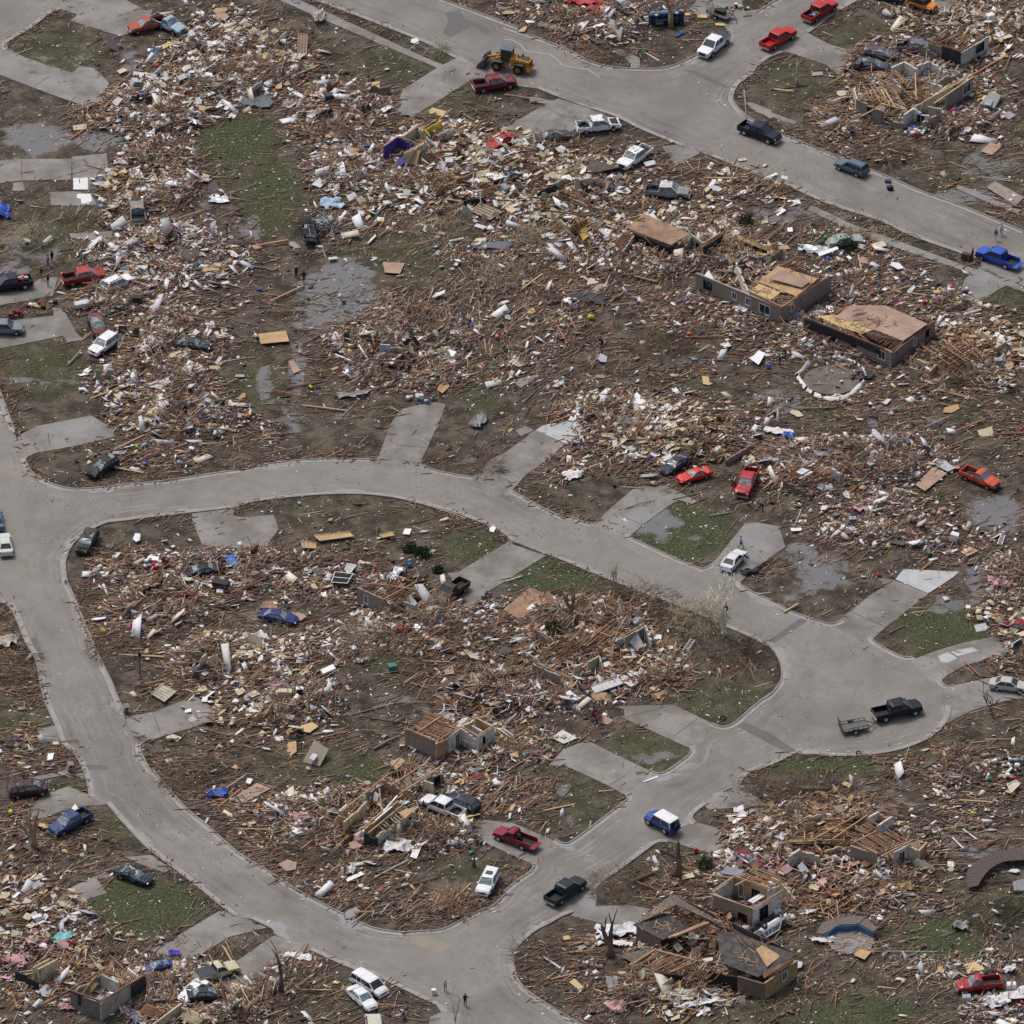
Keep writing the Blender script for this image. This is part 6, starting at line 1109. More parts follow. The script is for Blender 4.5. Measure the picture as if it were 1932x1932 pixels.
def cloud(name,x,y,Ln,W,H,th,pit,rol,lift,cols,jit=.12,pent=False):
    n=len(x); z=samp(mound,x,y)+lift
    ct,st=np.cos(th),np.sin(th); cp,sp=np.cos(pit),np.sin(pit); cr,sr=np.cos(rol),np.sin(rol)
    ex=np.stack([ct*cp,st*cp,sp],-1); up0=np.stack([-ct*sp,-st*sp,cp],-1); ey0=np.stack([-st,ct,0*ct],-1)
    ey=ey0*cr[:,None]+up0*sr[:,None]; ez=up0*cr[:,None]-ey0*sr[:,None]
    K8=np.repeat(_KX[None],n,0)
    if pent: K8=K8.copy(); K8[:,:,:2]*= (1+rng.uniform(-.55,.25,(n,4,2)))[:,[0,1,2,3,0,1,2,3]]
    V=(K8[:,:,0:1]*(ex*Ln[:,None])[:,None]+K8[:,:,1:2]*(ey*W[:,None])[:,None]+K8[:,:,2:3]*(ez*H[:,None])[:,None])+np.stack([x,y,z],-1)[:,None]
    low=V[:,:,2].min(1)-samp(mound,x,y); V[:,:,2]-=np.minimum(low+.03,0)[:,None]*0.8
    F=(_F[None]+8*np.arange(n)[:,None,None]).reshape(-1,4)
    C=cols*(1+rng.normal(0,jit,(n,1)))+rng.normal(0,.008,(n,3)); C=np.clip(C,.008,.86)
    C=np.concatenate([np.repeat(C[:,None],8,1),np.ones((n,8,1))],-1).reshape(-1,4)
    me=bpy.data.meshes.new(name); me.vertices.add(n*8); me.vertices.foreach_set('co',V.reshape(-1).astype(np.float32))
    me.loops.add(len(F)*4); me.loops.foreach_set('vertex_index',F.reshape(-1).astype(np.int32))
    me.polygons.add(len(F)); me.polygons.foreach_set('loop_start',np.arange(0,len(F)*4,4,dtype=np.int32)); me.polygons.foreach_set('loop_total',np.full(len(F),4,np.int32))
    at=me.color_attributes.new('Col','FLOAT_COLOR','POINT'); at.data.foreach_set('color',C.reshape(-1).astype(np.float32))
    me.materials.append(DEBM); me.update(calc_edges=True); o=bpy.data.objects.new(name,me); COL.objects.link(o); o['kind']='stuff'; return o
WOOD=np.array([(.33,.165,.09),(.23,.11,.06),(.46,.265,.14),(.15,.08,.055),(.56,.40,.24),(.19,.15,.12),(.34,.12,.065),(.26,.20,.155),(.12,.07,.05),(.36,.19,.10)])
WOODP=np.array([.19,.14,.19,.10,.11,.06,.07,.04,.04,.06]); 
WOOD=WOOD*.76+WOOD.mean(1,keepdims=True)*.24
SCR=np.array([(.46,.30,.16),(.60,.53,.38),(.72,.71,.68),(.10,.09,.085),(.30,.20,.15),(.36,.36,.36),(.22,.14,.10),(.52,.36,.19),(.05,.05,.055),(.55,.50,.42)])
SCRP=np.array([.14,.12,.15,.10,.13,.07,.11,.07,.06,.05])
BR=np.array([(.04,.10,.42),(.45,.03,.03),(.60,.33,.35),(.03,.25,.17),(.60,.48,.05),(.62,.17,.04),(.10,.05,.20),(.22,.36,.50),(.02,.03,.10),(.35,.04,.12)])
def angle(x,y,sd):
    f=(fbm(np.asarray(x),np.asarray(y),.03,91,2)-.5)*2.4
    return .50+f+rng.normal(0,sd,len(x))
dw=np.clip(den,0,1.3); whf=np.clip(white,0,1)
n=74000; x,y=pick(dw**1.35*(1.15-.6*whf),n); Ln=np.clip(rng.lognormal(.42,.55,n),.6,5.2)
cloud('lumber_debris',x,y,Ln,rng.uniform(.045,.15,n),rng.uniform(.03,.07,n),angle(x,y,.5),rng.normal(0,.09,n),rng.uniform(-.6,.6,n),rng.uniform(.0,.16,n)*(.4+samp(dw,x,y)),WOOD[rng.choice(10,n,p=WOODP)])
n=88000; x,y=pick(dw**1.1,n); Ln=rng.uniform(.25,1.3,n)
cloud('splinter_debris',x,y,Ln,rng.uniform(.03,.09,n),rng.uniform(.02,.05,n),angle(x,y,.9),rng.normal(0,.15,n),rng.uniform(-.8,.8,n),rng.uniform(.0,.14,n),WOOD[rng.choice(10,n,p=WOODP)]*.95)
n=13000; x,y=pick(dw**1.8*(.25+whf),n)
cloud('board_debris',x,y,rng.uniform(.3,1.35,n),rng.uniform(.2,.8,n),rng.uniform(.015,.05,n),rng.uniform(0,6.28,n),rng.normal(0,.22,n),rng.normal(0,.25,n),rng.uniform(.04,.3,n),SCR[rng.choice(10,n,p=SCRP)],pent=True)
n=30000; x,y=pick(np.clip(dw,0,1.2)**1.6*(.08+whf**1.2*1.3)*(.3+1.6*(fbm(GX,GY,.35,66)>.5)),n); s=np.clip(rng.lognormal(-1.9,.75,n),.05,1.3)
cloud('pale_scraps',x,y,s*rng.uniform(.9,3.4,n),s,.015+s*rng.uniform(.03,.16,n),rng.uniform(0,6.28,n),rng.normal(0,.4,n),rng.normal(0,.4,n),rng.uniform(.05,.28,n),np.array([(.80,.80,.80),(.70,.64,.52),(.55,.55,.57),(.84,.83,.81)])[rng.choice(4,n,p=[.4,.25,.15,.2])],pent=True)
n=20000; x,y=pick(np.clip(dw,0,1.2)**2.0,n); s=rng.uniform(.15,.75,n)  # dark scraps, extra ones added to paint dark gaps in the heaps
cloud('dark_scraps_and_gaps',x,y,s*1.7,s*.7,s*.09,rng.uniform(0,6.28,n),rng.normal(0,.25,n),rng.normal(0,.25,n),rng.uniform(0,.12,n),np.array([(.03,.03,.032),(.05,.035,.028),(.08,.06,.05),(.025,.035,.05)])[rng.choice(4,n)],pent=True)
n=1500; x,y=pick(np.clip(dw,0,1.2)**1.5*(.25+whf),n); s=rng.uniform(.12,.6,n)
cloud('coloured_scraps',x,y,s*1.5,s,s*.2,rng.uniform(0,6.28,n),rng.normal(0,.3,n),rng.normal(0,.3,n),rng.uniform(.1,.3,n),BR[rng.choice(10,n)],pent=True)
offr=np.where(road_m|paved,.35*np.exp(-dist_road/1.4)+.03,.7)
n=9000; x,y=pick(offr,n); s=rng.uniform(.05,.2,n)
cloud('litter',x,y,s*rng.uniform(1,3,n),s,s*.3,rng.uniform(0,6.28,n),rng.normal(0,.1,n),rng.normal(0,.1,n),rng.uniform(.01,.05,n),np.array([(.75,.75,.74),(.5,.42,.33),(.3,.18,.11),(.08,.07,.06)])[rng.choice(4,n,p=[.4,.15,.3,.15])])
n=30000; x,y=pick(np.where(paved,.03,.45+.55*np.clip(dw,0,1))*(fbm(GX,GY,.5,201)**2),n); s=rng.uniform(.03,.09,n)
cloud('fine_litter',x,y,s*rng.uniform(1.5,7,n),s,s*.3,angle(x,y,1.0),rng.normal(0,.1,n),rng.normal(0,.1,n),rng.uniform(.01,.05,n),np.array([(.74,.74,.72),(.42,.30,.2),(.3,.17,.10),(.20,.15,.11)])[rng.choice(4,n,p=[.22,.25,.33,.2])])
# steep splintered framing standing out of the heaps
n=9000; x,y=pick(np.clip(dw-.55,0,1)**1.3*(.4+PK)*(fbm(GX,GY,.3,121)**2)*(~paved)+1e-9,n); Ln=rng.uniform(.8,3.4,n)
cloud('tangled_framing',x,y,Ln,rng.uniform(.05,.13,n),rng.uniform(.04,.08,n),angle(x,y,.8),rng.normal(.1,.42,n),rng.uniform(-.8,.8,n),rng.uniform(.15,.9,n),WOOD[rng.choice(10,n,p=WOODP)])
n=5000; kw2=np.where(road_m,(.25+np.exp(-((dist_road-3.6)/.7)**2)+.8*np.exp(-dist_road/.6))*(fbm(GX,GY,.07,133)>.5),1e-9); x,y=pick(kw2,n); s=rng.uniform(.02,.075,n)
cloud('road_mud_clods',x,y,s*1.6,s,s*.5,rng.uniform(0,6.28,n),rng.normal(0,.1,n),rng.normal(0,.1,n),rng.uniform(.015,.03,n),np.array([(.07,.055,.042),(.11,.085,.065),(.24,.21,.18),(.14,.08,.05)])[rng.choice(4,n,p=[.35,.35,.15,.15])])
# kerb line windrows of mud and splinters
n=5500; kw=np.where(~road_m,np.exp(-dist_road/1.0),.10*np.exp(-dist_road/.5))*(fbm(GX,GY,.10,55)>.52)*(.12+blur(dw,6))*(~OFFV)*np.where(paved&~road_m,.25,1); x,y=pick(kw+1e-9,n)
cloud('kerb_litter',x,y,rng.uniform(.2,1.5,n),rng.uniform(.04,.12,n),rng.uniform(.03,.08,n),angle(x,y,.9),rng.normal(0,.08,n),rng.uniform(-.6,.6,n),rng.uniform(.02,.14,n),WOOD[rng.choice(10,n,p=WOODP)]*.8)
# ================================================================ TREES, BRUSH
def zg(c): return float(samp(mound,c.x,c.y))
def limb(mb,p,d,r,L,depth,rnd,spread=.6,n=5,segs=3,up=.1,kids=3,rmin=.012,mi=0):
    pts=[Vector(p)]; rs=[r]; d=Vector(d).normalized()
    for i in range(segs):
        d=(d+Vector((rnd.gauss(0,.14),rnd.gauss(0,.14),rnd.gauss(up*.4,.1)))).normalized(); pts.append(pts[-1]+d*L/segs); rs.append(max(rmin,r*(1-(i+1)/segs*.5)))
    mb.tube(pts,rs,n,mi)
    if depth>0:
        for k in range(kids):
            j=rnd.randint(1,segs); dd=(d+Vector((rnd.gauss(0,spread),rnd.gauss(0,spread),rnd.gauss(up,spread*.5)))).normalized()
            limb(mb,pts[j],dd,max(rmin,rs[j]*.62),L*rnd.uniform(.5,.8),depth-1,rnd,spread,max(3,n-1),segs,up,kids,rmin,mi)
def tree(name,label,t,x,y,h,dirs,m,seed=1,depth=3,kids=3,r=.2,trunk=1.2,lean=(0,0),spread=.5,rmin=.015,mark=None,L=None):
    c=G(t,x,y); c.z=zg(c); rt=thing(name,label,'tree',tuple(c),mark=mark); rnd=random.Random(seed)
    r=r*(1.45 if name=='snapped_tree' else 1); rmin=max(rmin,.045 if name=='snapped_tree' else 0); tb=MB(); top=Vector((lean[0],lean[1],trunk)); tb.tube([(0,0,-.2),(lean[0]*.4,lean[1]*.4,trunk*.5),tuple(top)],[r*1.25,r,r*.85],9); tb.build('trunk',m,rt,smooth=True)
    for i,d in enumerate(dirs):
        mb=MB(); limb(mb,top-Vector((0,0,.1)),d,r*.75,(L or h-trunk)*rnd.uniform(.8,1.05)*.75,depth,rnd,spread,6,3,.25,kids,rmin); mb.build('branch',m,rt)
    return rt
tree('bare_tree','tall pale stripped tree standing on the corner by the road','22',1590,950,5.8,[(.25,.1,1.7),(-.15,.2,1.7),(-.7,.1,1.2),(-.4,-.2,1.2),(.1,-.1,1.9)],mat('pale_bark',(.82,.76,.62),.85,.12,2),5,3,3,.30,.8,spread=.36,rmin=.06,mark='the pale stripped tree')
tree('snapped_tree','dark forked snapped trunk standing before the shingled house','23',765,1440,6.2,[(-.9,.2,1.5),(.15,.1,1.2)],BARK,8,1,2,.34,1.6,mark='the dark forked trunk')
tree('snapped_tree','single snapped trunk with splintered pale top near the lower street','23',1262,870,6,[(.0,0,1),(-.9,0,.5)],BARK,9,1,1,.28,2.8,spread=.3,mark='the snapped trunk by the lower street',L=3.8)
tree('snapped_tree','split pale broken trunk among planks on the left','03',245,660,6,[(-.25,.1,1),(.1,0,1.1),(-1.1,.2,.7)],mat('split_bark',(.34,.25,.16),.9,.4,2),10,1,2,.27,1.6,mark='the split pale trunk')
tree('snapped_tree','dark tree wrapped by the blue truck at the top','20',1205,195,6,[(0,.1,1),(-.3,0,1)],mat('split_bark',(.34,.25,.16)),11,1,2,.25,2.2,mark='the tree by the blue truck')
tree('snapped_tree','splintered three pronged stump hung with grey cloth on the upper right lawn','30',290,610,4.5,[(-.6,.3,1),(0,.1,1),(.3,.1,.9)],BARKW,12,0,0,.17,1.2,mark='the three pronged stump')
tree('snapped_tree','tall thin splintered trunk over a brush pile at the bottom','13',210,1720,6.5,[(0,0,1),(.1,.2,1)],BARK,13,1,2,.2,2.8,spread=.3,mark='the thin trunk at the bottom')
tree('snapped_tree','dark crooked trunk leaning beside the rusty sheet','22',470,860,5,[(.5,.5,1),(-.4,.1,.6)],BARK,14,1,2,.2,1.6,lean=(.2,0),mark='the crooked trunk by the rusty sheet')
tree('small_tree','thin bare pale sapling at the bottom edge','13',1470,1960,5,[(-.2,0,1),(.2,0,1),(0,.1,1)],TWIGL,15,2,3,.06,.8,rmin=.01)
tree('snapped_tree','small dark stump with one long broken limb on the lawn','13',1605,790,2.6,[(.3,.2,1),(-2.4,-.3,.7)],BARK,16,0,0,.14,.9)
tree('small_tree','thin leaning sapling with a few green leaves in the planks','02',1265,1290,4,[(.3,.1,1)],TWIGL,17,1,3,.05,.6)
tree('snapped_tree','small burnt stump twig at the right edge verge','32',1700,1530,3.6,[(0,0,1),(-.5,0,.8)],BARK,18,2,3,.06,.7)
tree('snapped_tree','dead forked shrub trunk above the kerb near the pale tree','22',810,640,3.2,[(-.3,0,1),(.2,.1,1)],TWIGL,19,2,3,.05,.5)
def brush(label,t,x,y,rad,h,n,m,seed,name='brush_pile',cat='brush pile',lay=.5,mark=None,tw=(.6,2.2)):
    c=G(t,x,y); c.z=zg(c); rnd=random.Random(seed); mb=MB()
    for i in range(n):
        a=rnd.uniform(0,6.28); q=rad*rnd.random()**.6; p=Vector((q*math.cos(a),q*math.sin(a),h*rnd.random()*(1-q/rad*.7)))
        b_=a+rnd.gauss(0,.9); d=Vector((math.cos(b_),math.sin(b_),rnd.gauss(.15,lay))).normalized()*rnd.uniform(*tw)
        mid=p+d*.5+Vector((rnd.gauss(0,.12),rnd.gauss(0,.12),rnd.gauss(0,.1))); r=rnd.uniform(.012,.035)
        mb.tube([p,mid,p+d],[r,r*.8,r*.5],3)
        if rnd.random()<.6: mb.tube([mid,mid+Vector((rnd.gauss(0,.4),rnd.gauss(0,.4),rnd.gauss(.1,.3)))],[r*.6,r*.3],3)
    o=mb.build(name,m,org=c); 
    o.location=c; o.data.transform(Matrix.Translation(c)); tag(o,label,cat)
    if mark: LAND.append((mark,)+toUV(c))
    return o
brush('tangled grey brown crown of the pale tree sprawling left of it','22',1380,830,3.6,1.6,420,TWIGL,1)
brush('brown brush tangle below the pale stripped tree','22',1690,1080,4,1.1,420,BARKD,2)
brush('long dry brush line beside the kerb left of the pale tree','22',1000,740,5,.7,420,BARKD,3)
brush('dry brown hedge brush on the kerb side verge of the loop','22',700,690,4,.6,260,BARKD,33)
brush('fan of pale dead branches at the centre left of the tilted roof','20',270,1740,3.8,1.2,420,TWIGL,4)
brush('olive pale brush fan on the mud in the upper middle','10',1370,1690,3,1.5,260,TWIGL,5)
brush('round dry fallen crown right of the centre','21',1130,680,3.6,1.6,420,BARKD,6)
brush('grey tan brush fan right of the central mud','11',1850,180,3.2,1.0,300,TWIGL,7)
brush('pale brush fan below the brick wall with joists','12',850,970,3.8,1.3,420,TWIGL,8)
brush('dark brush heap right of the pale brush fan','12',1520,980,3.8,1.2,340,BARKD,9)
brush('low brown brush below the pale brush fan','12',1160,1130,3.2,.8,260,BARKD,10)
brush('olive dry brush round the dark blue sedan wreck','12',120,890,2.6,.8,220,TWIGL,11)
brush('fan shaped broken palm like heap on the left edge','00',235,1740,2.3,3.0,260,TWIGL,12,lay=.2,tw=(.8,1.8))
brush('long dark uprooted brush on the lower right lawn','33',430,250,5,1.2,420,BARKD,13)
brush('dark tangled brush at the driveway right of the lower street','33',60,290,4,1.0,300,BARKD,14)
brush('brush heap beside the dark pickup on the lower street','23',860,930,4.2,1.1,420,BARKD,15)
brush('dark brush pile round the thin trunk at the bottom','13',190,1690,3.8,1.6,460,BARKD,16)
brush('twiggy brown tangle inside the loop near the left kerb','03',1400,160,4.2,1.3,420,BARKD,17)
brush('brown twig tangle beside the left road kerb','02',850,1060,3.8,.9,340,BARKD,18)
brush('twig mat on the left verge above the bare slab','02',120,1200,3.4,.8,260,BARKD,19)
brush('brush heap on the corner under the top road','20',730,380,2.8,.8,260,BARKD,20)
brush('dead brush round the upper driveway mouth','20',350,1070,3.4,1.3,420,BARKD,21)
brush('grey twigs by the mid left ruin','13',430,660,4,1.3,400,BARKD,22)
brush('orange brown splinter bonfire heap on the lower kerb lawn','13',1460,1060,2.6,1.5,260,LUMBER,23,lay=.6)
brush('dark brush below the red brick garage','21',1330,1440,3.2,1.2,320,BARKD,24)
brush('brown kerb brush beside the driveway of the middle lawn','11',1710,1560,1.9,.5,160,BARKD,25)
brush('low burnt brush on the corner of the bottom street','23',230,1420,3,.9,260,BARKD,26)
brush('sparse dry brush at the right edge grass','33',1700,1170,3.4,1.2,320,LEAFD,27,name='shrub',cat='shrub')
brush('dry shrub mound at the far right edge','33',1880,1110,2.6,1.2,220,LEAFD,28,name='shrub',cat='shrub')
brush('brush heap beside the upper right road verge','30',900,1130,3.4,.8,340,BARKD,29)
brush('twig heap lying on the rusty square sheet','22',240,690,1.6,.5,160,BARKD,30)
brush('scrub heap at the corner of the top road verge','10',1340,370,1.5,.7,120,TWIGL,31)
def bush(label,t,x,y,r,m,seed,n=420):
    c=G(t,x,y); c.z=zg(c); rt=thing('bush',label,'bush',tuple(c)); rnd=random.Random(seed); st=MB()
    for i in range(5): st.tube([(0,0,-.1),(rnd.gauss(0,.2)*r,rnd.gauss(0,.2)*r,r*.9)],[.04,.02],4)
    st.build('stem',BARK,rt); mb=MB()
    for i in range(n):
        v=Vector((rnd.gauss(0,1),rnd.gauss(0,1),rnd.gauss(0,1))).normalized()*r*(.55+.5*rnd.random()); v.z=abs(v.z)*.95+r*.35*rnd.random(); v*=1+.2*noise.noise(v*2)
        R=Euler((rnd.uniform(0,3),rnd.uniform(0,3),rnd.uniform(0,6))).to_matrix(); s=rnd.uniform(.08,.17)
        mb.add([v+R@Vector((-s,-s*.5,0)),v+R@Vector((s,-s*.5,0)),v+R@Vector((s*.6,s*.6,0)),v+R@Vector((-s*.6,s*.6,0))],[(0,1,2,3)])
    mb.build('foliage',m,rt)
brush('tangle of black and grey metal round the upturned black chassis','10',450,1660,2.4,1.3,260,BLACKM,41,name='metal_tangle',cat='metal tangle')
brush('white twisted metal right of the upturned black chassis','10',540,1650,1.6,1.4,120,SILVER,42,name='metal_tangle',cat='metal tangle')
brush('dark tangled wreckage above the wall of olive rooms','20',60,1270,3.2,1.5,300,BLACKM,43,name='metal_tangle',cat='metal tangle')
bush('round green bush, left of the two near the brick wall with joists','12',1145,340,.95,LEAF,1); bush('round green bush, right of the two near the brick wall with joists','12',1232,370,1.05,LEAF,2); bush('small green bush by the end of the middle driveway','12',1345,485,.7,LEAF,3)
bush('dark green evergreen clump in the rubble left of the wide ruin','22',360,940,1.3,LEAF,4); bush('green shrub with red cloth in the wreck right of the plywood decked house','30',650,1800,1.5,LEAF,5); bush('dark round olive bush below the upper verge','20',1750,1620,1.1,LEAFD,6); bush('grey green standing bush by the red wreck at lower right','23',1455,800,1.1,LEAFD,7)
bush('bright green weed tuft beside the wide ruin','22',55,1260,.6,mat('weed_green',(.04,.15,.02),.8,.4,6),8,150)
def log(label,t,a,b,r=.22,m=BARK,name='fallen_log'):
    p=G(t,*a);q=G(t,*b); p.z=zg(p)+r; q.z=zg(q)+r; md=(p+q)/2; rnd=random.Random(int(a[0])); mb=MB(); mb.tube([p,md+Vector((0,0,rnd.uniform(-.05,.2))),q],[r,r*.85,r*.5],8)
    for i in range(5): 
        f=rnd.uniform(.3,1); mb.tube([p.lerp(q,f),p.lerp(q,f)+Vector((rnd.gauss(0,.6),rnd.gauss(0,.6),rnd.uniform(0,.7)))],[r*.3,.02],4)
    o=mb.build(name,m,org=md,smooth=True); return tag(o,label,'fallen trunk')
log('dark fallen trunk beside the brush heap on the lower lawn','23',(920,920),(1095,850),.28); log('grey fallen pole lying over the drain line near the navy pickup','20',(1735,655),(1755,870),.12,mat('grey_pole',(.28,.24,.2),.8)); log('dark fallen trunk across the drive right of the white sedan','32',(-20,480),(110,405),.2)
log('long dark uprooted trunk lying on the lower right lawn','33',(320,250),(540,250),.35); log('thin dark branch lying across the wet driveway','21',(880,1860),(1090,1800),.06,BARK,'storm_branch'); log('dark fallen limb beside the three pronged stump','30',(100,655),(380,620),.12,BARK,'storm_branch'); log('pale grey fallen trunk by the brick wall with bare joists','12',(880,1780),(1080,1680),.18,mat('grey_pole',(.28,.24,.2)))
# ================================================================ PEOPLE
def fig(pose):
    """joints (x side, y forward, z up) and radii; grown into one skin"""
    J={'pel':(0,0,.95,.145),'che':(0,0,1.32,.165),'nek':(0,0,1.50,.062),'hea':(0,.01,1.64,.10),'top':(0,0,1.72,.085)}
    S=pose; 
    for s,n in ((-1,'l'),(1,'r')):
        J['hip'+n]=(s*.10,0,.90,.095); k=S['knee'+n]; a=S['ank'+n]; J['kne'+n]=(s*.11,k[0],k[1],.065); J['ank'+n]=(s*.12,a[0],a[1],.045); J['toe'+n]=(s*.13,a[0]+.17,a[1]-.045,.04)
        J['sho'+n]=(s*.19,0,1.42,.06); e=S['elb'+n]; w=S['wri'+n]; J['elb'+n]=(s*e[0],e[1],e[2],.043); J['wri'+n]=(s*w[0],w[1],w[2],.032); d=(Vector((s*w[0],w[1],w[2]))-Vector((s*e[0],e[1],e[2]))).normalized()*.09; J['pal'+n]=(s*w[0]+d.x,w[1]+d.y,w[2]+d.z,.036)
    b=S.get('bend',0)
    if b:
        for k in J:
            x,y,z,r=J[k]
            if k[:3] in('che','nek','hea','top','sho','elb','wri','pal'):
                dz=z-.95; J[k]=(x,y+dz*math.sin(b),.95+dz*math.cos(b)-(y*math.sin(b) if b>.5 else 0),r)
    E=[('pel','che'),('che','nek'),('nek','hea'),('hea','top')]
    for n in 'lr': E+=[('pel','hip'+n),('hip'+n,'kne'+n),('kne'+n,'ank'+n),('ank'+n,'toe'+n),('che','sho'+n),('sho'+n,'elb'+n),('elb'+n,'wri'+n),('wri'+n,'pal'+n)]
    names=list(J); bm=bmesh.new(); sk=bm.verts.layers.skin.verify(); vs={}
    for k in names:
        v=bm.verts.new(J[k][:3]); v[sk].radius=(J[k][3]*1.2,J[k][3]*1.05); v[sk].use_root=(k=='pel'); vs[k]=v
    for a,c in E: bm.edges.new((vs[a],vs[c]))
    me=bpy.data.meshes.new('p'); bm.to_mesh(me); bm.free(); o=bpy.data.objects.new('p',me); COL.objects.link(o)
    o.modifiers.new('s','SKIN'); m=o.modifiers.new('u','SUBSURF'); m.levels=1
    dg=bpy.context.evaluated_depsgraph_get(); out=bpy.data.meshes.new_from_object(o.evaluated_get(dg)); bpy.data.objects.remove(o)
    # five fingers a hand, nose and ears added to the same mesh
    bm=bmesh.new(); bm.from_mesh(out); ex=MB()
    for n,s in (('l',-1),('r',1)):
        p=Vector(J['pal'+n][:3]); w=Vector(J['wri'+n][:3]); d=(p-w).normalized(); sd=d.cross(Vector((1,0,0))).normalized()
        for i,(o_,l) in enumerate(((-.03,.07),(-.01,.085),(.01,.08),(.03,.06))): ex.tube([p+sd*o_*.9,p+sd*o_+d*l*.6,p+sd*o_+d*l+Vector((0,.0,-.015))],[.011,.010,.007],5)
        ex.tube([w+d*.03-sd*.03,w+d*.05-sd*.065,w+d*.09-sd*.06],[.013,.011,.008],5)
    hc=Vector(J['hea'][:3]); ex.box(hc+Vector((0,.105,-.01)),(.025,.03,.04)); 
    for s in (-1,1): ex.box(hc+Vector((s*.088,0,0)),(.02,.04,.06))
    t=bpy.data.meshes.new('t'); t.from_pydata(ex.v,[],ex.f); bm.from_mesh(t); bm.to_mesh(out); bm.free()
    out.polygons.foreach_set('use_smooth',[True]*len(out.polygons)); pel=J['pel'][2]; bb=b
    idx=[]
    hz=J['nek'][2]; hy=J['nek'][1]; ax=Vector((0,math.sin(b),math.cos(b)))
    for p in out.polygons:
        c=p.center; up=(c-Vector((0,0,.95))).dot(ax); lat=abs(c.x); k=1
        hand=min((c-Vector(J['pal'+n][:3])).length for n in 'lr')<.10
        if up<0.02 and not hand and c.z<.97 and min((c-Vector(J[q+n][:3])).length for q in('hip','kne','ank','toe') for n in 'lr')<.34: k=0
        if c.z<.08: k=3
        if up>.565 or hand: k=2
        idx.append(k)
    return out,idx,Vector(J['hea'][:3]),ax
ST=dict(kneel=(.02,.50),kneer=(.0,.50),ankl=(.0,.09),ankr=(-.02,.09),elbl=(.24,-.03,1.15),elbr=(.24,.0,1.15),wril=(.24,.08,.93),wrir=(.25,.10,.93))
WK=dict(kneel=(.20,.52),kneer=(-.04,.50),ankl=(.30,.10),ankr=(-.36,.16),elbl=(.24,-.14,1.17),elbr=(.24,.1,1.17),wril=(.22,-.1,.92),wrir=(.22,.3,1.0))
BN=dict(kneel=(.06,.50),kneer=(.02,.50),ankl=(.05,.09),ankr=(-.1,.09),elbl=(.22,.18,1.25),elbr=(.22,.2,1.25),wril=(.16,.45,1.25),wrir=(.17,.42,1.2),bend=.95)
PT=dict(kneel=(.02,.50),kneer=(.0,.50),ankl=(.06,.09),ankr=(-.06,.09),elbl=(.40,.15,1.38),elbr=(.26,.0,1.15),wril=(.60,.30,1.45),wrir=(.22,.2,1.0))
FG={k:fig(v) for k,v in (('st',ST),('wk',WK),('bn',BN),('pt',PT))}
SKIN=mat('skin',(.50,.30,.21),.6,.1,3)
def person(label,t,x,y,pose,rot,shirt,trou,hair=(.04,.025,.018),mark=None,skin=None):
    """x,y = where the feet show"""
    c=G(t,x,y); c.z=zg(c); me,idx,hd,ax=FG[pose]; me=me.copy()
    cm=lambda col:mat('cloth_%.2f_%.2f_%.2f'%col,col,.9,.2,6)
    me.materials.clear()
    for m in (cm(trou),cm(shirt),skin or SKIN,cm((.04,.035,.03))): me.materials.append(m)
    me.polygons.foreach_set('material_index',idx)
    r=thing('person',label,'person',tuple(c),rot,mark=mark)
    o=bpy.data.objects.new('body',me); COL.objects.link(o); o.parent=r
    hb=MB(); rings=[]
    for k in range(5):
        a=k/4*1.75; rr=.112*math.sin(min(a+.12,1.75)); rings.append([Vector((rr*math.cos(q*.785),rr*math.sin(q*.785)-.012,.112*math.cos(a))) for q in range(8)])
    hb.loft(rings); R=Vector((0,0,1)).rotation_difference(ax).to_matrix(); hb.warp(lambda p:R@p+hd+ax*.035); hb.build('hair',cm(hair),r,smooth=True)
    return r
person('person in blue jeans and light blue shirt standing by the rubble at left','00',348,1925,'st',2.5,(.20,.28,.45),(.08,.15,.35)); person('person in black standing right of the one in blue jeans','00',376,1895,'st',3.8,(.02,.02,.03),(.02,.02,.03))
person('person in navy top and khaki trousers behind the loaded navy pickup','01',300,190,'st',1.2,(.02,.03,.07),(.30,.25,.18)); person('person in black top and grey trousers on the muddy left driveway','01',347,243,'st',-2.0,(.02,.02,.03),(.35,.33,.30)); person('person in black top and jeans standing on white rubble','01',1078,172,'st',1.5,(.025,.02,.025),(.04,.07,.16))
person('person in navy bending in the debris above the white rubble','00',1305,1765,'bn',2.0,(.02,.03,.12),(.02,.03,.10)); person('person in black with white cap standing by the large puddle','11',318,180,'st',1.0,(.015,.015,.02),(.015,.015,.02),(.7,.7,.68)); person('person in black walking at the puddle edge','11',375,215,'wk',2.5,(.015,.015,.02),(.015,.015,.025))
person('person in black bending beside the black wreck on the corner lawn','01',572,1570,'bn',1.6,(.02,.02,.04),(.35,.34,.33)); person('person in pale grey hooded top among debris by the top road','20',1060,105,'bn',1.0,(.42,.45,.48),(.20,.24,.32)); person('person in bright pink top bending beside the big roofless house','30',1405,855,'bn',-1.2,(.62,.03,.16),(.05,.05,.12))
person('person in grey jacket and white trousers walking on the upper road','30',1728,1740,'wk',2.9,(.10,.14,.17),(.6,.6,.6),mark='the walkers on the upper road'); person('person in white top and patterned trousers walking ahead on the upper road','30',1767,1700,'wk',2.9,(.65,.66,.70),(.33,.36,.42)); person('person in black jacket beside the front of the glossy blue pickup','31',1560,50,'st',1.5,(.015,.015,.02),(.02,.02,.03))
